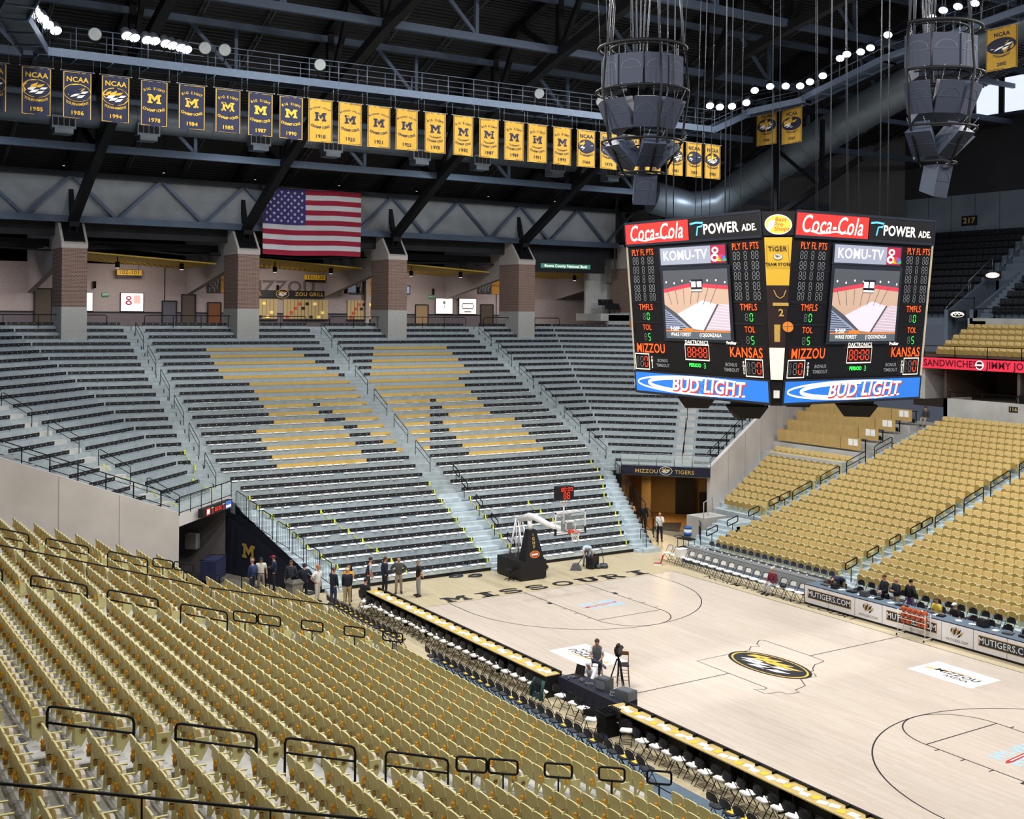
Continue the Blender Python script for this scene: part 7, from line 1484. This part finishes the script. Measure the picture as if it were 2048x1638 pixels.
def person(x, y, rz, lab, pose='stand', z=0, top='#20222c', bot='#a89878', hair='#3a2c20', sk=skin, arms=('down', 'down'), sleeves='long', shoes='#1a1618', cap=None, bald=False, extra=None, lean=0, height=1.0):
    o = empty('person', (x, y, z), rz, lab, 'person'); o.scale = (height,) * 3
    P = {}
    if pose == 'stand':
        P.update(pel=(0, 0, .96), spi=(0, lean * .4, 1.15), che=(0, lean, 1.36), nec=(0, lean + .01, 1.5), hea=(0, lean + .04, 1.63), top=(0, lean + .04, 1.74))
        for s, k in ((-1, 'l'), (1, 'r')): P.update({k + 'hip': (s * .09, 0, .93), k + 'kne': (s * .11, .02 + .02 * s, .5), k + 'ank': (s * .13, -.02 + .03 * s, .09), k + 'toe': (s * .15, .14 + .03 * s, .04), k + 'sho': (s * .18, lean, 1.41)})
    elif pose == 'sit':
        h = .5; P.update(pel=(0, 0, h), spi=(0, .0 + lean * .3, h + .2), che=(0, .02 + lean, h + .42), nec=(0, .04 + lean, h + .55), hea=(0, .08 + lean, h + .68), top=(0, .08 + lean, h + .79))
        for s, k in ((-1, 'l'), (1, 'r')): P.update({k + 'hip': (s * .09, 0, h), k + 'kne': (s * .14, .42, h + .02), k + 'ank': (s * .13, .45, .09), k + 'toe': (s * .14, .6, .04), k + 'sho': (s * .18, .02 + lean, h + .45)})
    elif pose == 'stool':
        h = .83; P.update(pel=(0, 0, h), spi=(0, .0, h + .2), che=(0, .04, h + .42), nec=(0, .07, h + .55), hea=(0, .13, h + .66), top=(0, .14, h + .77), lhip=(-.09, 0, h), lkne=(-.12, .42, h - .02), lank=(-.08, .4, .36), ltoe=(-.08, .54, .3), rhip=(.09, 0, h), rkne=(.1, .44, h + .08), rank=(-.22, .52, h - .02), rtoe=(-.3, .62, h - .1), lsho=(-.18, .04, h + .45), rsho=(.18, .04, h + .45))
    elif pose == 'bend':
        P.update(pel=(0, -.1, .9), spi=(0, .12, 1.03), che=(0, .36, 1.05), nec=(0, .5, 1.02), hea=(0, .63, .98), top=(0, .74, .95))
        for s, k in ((-1, 'l'), (1, 'r')): P.update({k + 'hip': (s * .09, -.08, .88), k + 'kne': (s * .12, .0, .48), k + 'ank': (s * .14, -.08, .09), k + 'toe': (s * .15, .1, .04), k + 'sho': (s * .18, .38, 1.04)})
    elif pose == 'crouch':
        P.update(pel=(0, -.1, .42), spi=(0, 0, .6), che=(0, .12, .8), nec=(0, .2, .92), hea=(0, .27, 1.03), top=(0, .3, 1.13))
        for s, k in ((-1, 'l'), (1, 'r')): P.update({k + 'hip': (s * .09, -.08, .42), k + 'kne': (s * .17, .3, .52), k + 'ank': (s * .15, .12, .09), k + 'toe': (s * .16, .27, .04), k + 'sho': (s * .18, .12, .83)})
    for i, (s, k) in enumerate(((-1, 'l'), (1, 'r'))):
        S_ = Vector(P[k + 'sho']); a = arms[i]
        el, wr, fd = {'down': ((s * .08, -.03, -.29), (s * .1, .04, -.54), (0, .1, -1)), 'pocket': ((s * .12, -.1, -.28), (s * .0, .02, -.5), (-s * .2, .3, -.9)), 'hip': ((s * .2, -.12, -.24), (-s * .02, .02, -.44), (-s * .9, .3, -.3)),
                      'cross': ((s * .08, .08, -.28), (-s * .2, .22, -.24), (-s, .1, .1)), 'chin': ((s * .04, .16, -.26), (-s * .1, .24, -.02), (-s * .3, .2, .9)), 'reach': ((s * .06, .22, -.18), (s * .02, .44, -.32), (0, .9, -.4)),
                      'lap': ((s * .06, .06, -.28), (-s * .06, .26, -.38), (-s * .4, .8, -.3)), 'side': ((s * .24, .05, -.2), (s * .46, .12, -.34), (s * .9, .2, -.4)), 'fwd_down': ((s * .02, .06, -.28), (0, .14, -.52), (0, .3, -1)), 'behind': ((s * .1, -.16, -.24), (-s * .08, -.2, -.42), (-s * .8, -.1, -.5))}[a]
        P[k + 'elb'] = tuple(S_ + Vector(el)); P[k + 'wri'] = tuple(S_ + Vector(wr)); P[k + 'fd'] = fd
    V_, E_, R_, n, e = body_graph(P)
    pel = n(P['pel'], (.12, .1)); spi = n(P['spi'], (.11, .09)); che = n(P['che'], (.13, .1)); nec = n(P['nec'], .055); hb = n(Vector(P['nec']).lerp(Vector(P['hea']), .45), .062); hea = n(P['hea'], (.078, .092)); tp = n(P['top'], .062)
    for a, b_ in ((pel, spi), (spi, che), (che, nec), (nec, hb), (hb, hea), (hea, tp)): e(a, b_)
    hd = Vector(P['hea']); upv = (Vector(P['top']) - hd).normalized(); fwd_ = Vector((0, 1, 0)) if abs(upv.z) > .6 else Vector((0, .2, -1)).normalized()
    nose = n(hd + fwd_ * .105 - upv * .01, .014); e(hea, nose)
    for k, s in (('l', -1), ('r', 1)):
        ear = n(hd + Vector((s * .088, -.005, 0)), .018); e(hea, ear)
        sh = n(P[k + 'sho'], .062); el = n(P[k + 'elb'], .043); wr = n(P[k + 'wri'], .028); e(che, sh); e(sh, el); e(el, wr)
        fd = Vector(P[k + 'fd']).normalized(); pm = n(Vector(P[k + 'wri']) + fd * .07, (.034, .02)); e(wr, pm)
        fa = Vector((*P[k + 'wri'],)) - Vector((*P[k + 'elb'],)); sdv = fd.cross(Vector((s, .3, .2))).normalized(); curl = fd.cross(sdv).normalized() * (-s)
        base = Vector(P[k + 'wri']) + fd * .09
        for j, (off, ln) in enumerate(((-.03, .07), (-.01, .08), (.01, .075), (.03, .06))):
            a1 = n(base + sdv * off, .0095); a2 = n(base + sdv * off * 1.1 + fd * ln * .55, .009); a3 = n(base + sdv * off * 1.1 + fd * ln + curl * .022, .007); e(pm, a1); e(a1, a2); e(a2, a3)
        t1 = n(Vector(P[k + 'wri']) + fd * .04 - sdv * .035, .011); t2 = n(Vector(P[k + 'wri']) + fd * .085 - sdv * .055 + curl * .01, .009); e(wr, t1); e(t1, t2)
        hp = n(P[k + 'hip'], .095); kn = n(P[k + 'kne'], .058); ca = n(Vector(P[k + 'kne']).lerp(Vector(P[k + 'ank']), .35), .055); an = n(P[k + 'ank'], .036); to = n(P[k + 'toe'], (.04, .03)); e(pel, hp); e(hp, kn); e(kn, ca); e(ca, an); e(an, to)
    skinmesh('body', V_, E_, R_, sk, o)
    # shirt
    V_, E_, R_, n, e = body_graph(P); g = .018
    up3 = (Vector(P['spi']) - Vector(P['pel'])); pl = n(Vector(P['pel']) - up3 * .42, (.185, .16)); pm_ = n(Vector(P['pel']) + up3 * .3, (.178, .155)); sp = n(P['spi'], (.175, .15)); ch = n(P['che'], (.2, .155)); nk = n(Vector(P['che']).lerp(Vector(P['nec']), .8), .085); e(pl, pm_); e(pm_, sp); e(sp, ch); e(ch, nk)
    for k in 'lr':
        sh = n(P[k + 'sho'], .095); e(ch, sh); S_, L2, W_ = Vector(P[k + 'sho']), Vector(P[k + 'elb']), Vector(P[k + 'wri'])
        if sleeves == 'vest': continue
        if sleeves == 'short': c1 = n(S_.lerp(L2, .75), .072); e(sh, c1)
        else: c1 = n(L2, .066); c2 = n(L2.lerp(W_, .95), .048); e(sh, c1); e(c1, c2)
    skinmesh('shirt', V_, E_, R_, mat('cloth_' + top.strip('#'), top, .85, var=.08, scale=12), o)
    if sleeves == 'vest':
        for k in 'lr': V_, E_, R_, n, e = body_graph(P); S_, L2 = Vector(P[k + 'sho']), Vector(P[k + 'elb']); a = n(S_, .072); c1 = n(S_.lerp(L2, .8), .06); e(a, c1); skinmesh('sleeve', V_, E_, R_, mat('cloth_' + (extra or '#e6e6ea').strip('#'), extra or '#e6e6ea', .85, var=.05), o)
    V_, E_, R_, n, e = body_graph(P); pl = n(P['pel'], (.152, .126)); wst = n(Vector(P['pel']).lerp(Vector(P['spi']), .35), (.142, .118)); e(pl, wst)
    for k in 'lr':
        hp = n(P[k + 'hip'], .112); kn = n(P[k + 'kne'], .076); mid = n(Vector(P[k + 'kne']).lerp(Vector(P[k + 'ank']), .5), .068); an = n(Vector(P[k + 'kne']).lerp(Vector(P[k + 'ank']), .96), .062); e(pl, hp); e(hp, kn); e(kn, mid); e(mid, an)
    skinmesh('trousers', V_, E_, R_, mat('cloth_' + bot.strip('#'), bot, .85, var=.08, scale=12), o)
    q = MB()
    for k in 'lr':
        a, t = Vector(P[k + 'ank']), Vector(P[k + 'toe']); d = (t - a).normalized(); q.tube([a - d * .07 + Vector((0, 0, -.03)), a + Vector((0, 0, -.02)), t, t + d * .06], [.035, .052, .048, .025], 8)
    q.build('shoes', mat('shoe_' + shoes.strip('#'), shoes, .5), o)
    q = MB()
    for s in (-1, 1): q.ball(hd + fwd_ * .088 + Vector((s * .032, 0, 0)) + upv * .012, .011, 6, 5)
    q.build('eyes', M['paintblk'], o)
    q = MB(); q.bar(hd + fwd_ * .092 - upv * .045 - Vector((.022, 0, 0)), hd + fwd_ * .092 - upv * .045 + Vector((.022, 0, 0)), .012, .01); q.build('mouth', mat('lips', '#8a4a40', .6), o)
    q = MB(); hc = hd + upv * (.04 if not bald else .0) - fwd_ * (.018 if not bald else .03)
    if cap: q.ball(hd + upv * .055, (.1, .115, .075), 12, 8); q.prism([(-.07, .08), (.07, .08), (.05, .19), (-.05, .19)], hd.z + .045, hd.z + .06, 'z') if False else q.ball(hd + upv * .045 + fwd_ * .12, (.075, .07, .012), 10, 4); q.build('cap', mat('cap_' + cap.strip('#'), cap, .8), o); q = MB(); q.ball(hc - upv * .02 - fwd_ * .02, (.09, .09, .07), 10, 6); q.build('hair', mat('hair_' + hair.strip('#'), hair, .8), o)
    else:
        q.ball(hc + (upv * .02 if not bald else -upv * .01), (.093 if not bald else .09, .105 if not bald else .085, .085 if not bald else .06), 12, 8); q.build('hair', mat('hair_' + hair.strip('#'), hair, .8), o)
    return o
def look(x, y, tx, ty): return math.atan2(-(tx - x), ty - y)   # local +y turned to target
CW = (-33, -32)
p1 = person(-6.62, 16.26, 1.2, 'person in black polo and grey trousers standing, facing left', top='#1c1c22', bot='#8b8d90', hair='#8a8680', arms=('pocket', 'behind'), sleeves='short')
person(-7.17, 17.26, look(-7, 17, *CW), 'bald person in grey shirt and khaki trousers, facing the viewer', top='#4a4c48', bot='#8f8474', hair='#c0a08c', bald=True, arms=('hip', 'hip'), sleeves='long')
person(-7.75, 17.6, -1.6, 'person in navy suit jacket standing at the table corner', top='#1e2238', bot='#1c1e2a', hair='#4a3420', arms=('down', 'down'))
o = MB(); o.box(-.03, .03, -.02, .0, -.3, 0); 
person(-8.5, 17.9, -1.9, 'person in navy vest with pale blue sleeves leaning forward', top='#232a44', bot='#22242c', hair='#2a2420', arms=('fwd_down', 'down'), sleeves='vest', extra='#9ab0c4', lean=.1)
person(-9.7, 15.75, -1.0, 'person in black polo and khaki trousers seated on folding chair', 'sit', top='#1a1a20', bot='#a8a08c', hair='#2a2220', arms=('lap', 'lap'), sleeves='short')
chair('white', -9.7, 15.75, -1.0 + PI / 2, 0, 'folding chair under the seated man in black polo')
person(-10.33, 16.3, -.3, 'person with pale hair in navy tracksuit top, seen from behind', top='#1d2030', bot='#a3946c', hair='#cbb88c', arms=('fwd_down', 'fwd_down'))
person(-9.9, 17.1, look(-9.9, 17, *CW), 'person in bright gold shirt with long fair hair', top='#d89a2c', bot='#50504c', hair='#9c7040', arms=('cross', 'cross'), sleeves='short', height=.95)
person(-10.85, 16.7, -1.3, 'person in navy tracksuit and blue jeans standing side on', top='#1c2032', bot='#2a3350', hair='#5a4030', arms=('fwd_down', 'fwd_down'))
person(-11.25, 17.6, look(-11, 17, -9, 14), 'person with red hair in white polo and pale trousers', top='#dcdcda', bot='#bdb8aa', hair='#b06a3c', arms=('down', 'hip'), sleeves='short')
person(-11.65, 18.2, -.2, 'person in navy tracksuit and cap resting a hand on the trash bin', top='#181c2c', bot='#1a1d2a', hair='#3a2c24', cap='#20263c', arms=('side', 'hip'))
person(-11.9, 19.2, 2.6, 'person with brown hair standing half hidden behind the bin', top='#30343c', bot='#2c2c30', hair='#4a382a')
person(-13.4, 20.3, .6, 'person in blue jacket with grey hair near the left tunnel', top='#2c3f66', bot='#23283a', hair='#9a8a7c', arms=('fwd_down', 'down'))
person(-12.9, 20.5, look(-13, 20, *CW), 'person in white shirt and dark cap near the left tunnel', top='#cfccc2', bot='#8d8878', hair='#2c2420', cap='#202838', arms=('down', 'down'), sleeves='short')
person(-12.2, 20.6, 1.0, 'person in navy with a red cap in front of the drape', top='#1f2740', bot='#1e2230', hair='#3a2c24', cap='#8c2430', arms=('cross', 'cross'))
person(12.2, 20.8, look(12, 21, *CW), 'person in white and beige jacket with hand at mouth, by right tunnel', top='#dcdad4', bot='#1e2030', hair='#a08c7c', bald=True, arms=('chin', 'fwd_down'))
person(13.1, 24.6, look(13, 24, 0, 0), 'person in tan top standing in the right tunnel, arm raised', top='#b48a50', bot='#17171c', hair='#5a4430', arms=('chin', 'cross'))
person(13.35, 23.7, 2.6, 'person in black standing with his back turned in the right tunnel', top='#15151a', bot='#17171c', hair='#8a5a30', arms=('down', 'down'))
person(8.55, 8.1, PI / 2, 'person in maroon shirt with white hair seated on the white team bench', 'sit', top='#6c2438', bot='#b8bcc0', hair='#c8c4be', arms=('lap', 'lap'))
person(-7.05, 1.75, look(-7, 1.7, *CW), 'person in grey vest over white polo sitting on a tall stool', 'stool', top='#5c6066', bot='#2c3448', hair='#4a3c30', arms=('lap', 'lap'), sleeves='vest', extra='#e8e8ee', shoes='#5a5450')
person(-7.9, .9, 1.9, 'person in white shirt crouching behind the equipment table', 'crouch', top='#dfe2ec', bot='#55565c', hair='#dcdce0', arms=('reach', 'reach'))
person(9.95, 5.1, 1.4, 'person in navy shirt bending over the left end of the scorers table', 'bend', z=.15, top='#20263e', bot='#8d8068', hair='#4c3a2c', arms=('down', 'down'), sleeves='short')
person(9.75, 2.45, PI / 2 - .3, 'person in dark suit standing behind the scorers table', z=.15, top='#1c1f2a', bot='#1c1f2a', hair='#4a3628', arms=('lap', 'lap'))
person(9.75, 1.8, 1.2, 'bald person in navy jacket standing behind the scorers table', z=.15, top='#1a2030', bot='#938a76', hair='#b89880', bald=True, arms=('cross', 'cross'))
person(10.3, 1.5, -1.6, 'person with long dark hair and purple bag behind the scorers table', z=.15, top='#1c1a20', bot='#6a5680', hair='#1c1618', arms=('down', 'hip'), height=.95)
person(10.0, -.2, PI / 2 - .1, 'person in yellow shirt seated behind the ball rack', 'sit', z=.12, top='#d6c254', bot='#a08c68', hair='#5a4430', arms=('lap', 'lap'), sleeves='short', lean=.08)
chair('black', 10.0, -.2, PI, .12, 'black folding chair under the person in the yellow shirt')
person(9.95, -1.15, PI / 2, 'person in black shirt, white cap and jeans seated behind the table', 'sit', z=.12, top='#1a191c', bot='#5c7896', hair='#4a3a2c', cap='#dcdcdc', arms=('lap', 'lap'), sleeves='short', lean=.1)
chair('black', 9.95, -1.15, PI, .12, 'black folding chair under the person in the white cap')
person(31.75, 17.0, PI / 2 + .2, 'person in dark shirt sitting high in the far gold seats', 'sit', z=6.35, top='#3a3438', bot='#9a9488', hair='#3c2c24', arms=('lap', 'lap'))
person(4.35, 17.6, 2.6, 'person in pale blue shirt bending over beside the floor machines', 'bend', top='#a9c4dc', bot='#8c98a8', hair='#5a4a3c', arms=('down', 'reach'), sleeves='short')
# dark jacket with white stripe hung on the bench
q = MB(); q.ball((0, 0, 0), (.16, .1, .28), 10, 7); q.tube([(-.1, -.09, .2), (-.14, -.1, -.2)], .02, 5, 1); tag(q.build('jacket', [M['navy'], M['white']], None, (-8.6, 19.75, .85)), 'navy jacket with white stripe hanging on the lowest bench', 'jacket')
q = MB(); q.ball((0, 0, .08), (.16, .2, .1), 10, 6); q.ball((.05, .1, .14), (.08, .1, .07), 8, 5); tag(q.build('duffel_bag', M['black'], None, (8.45, 7.35, .47)), 'black bag lying on the white bench near its right end', 'bag')
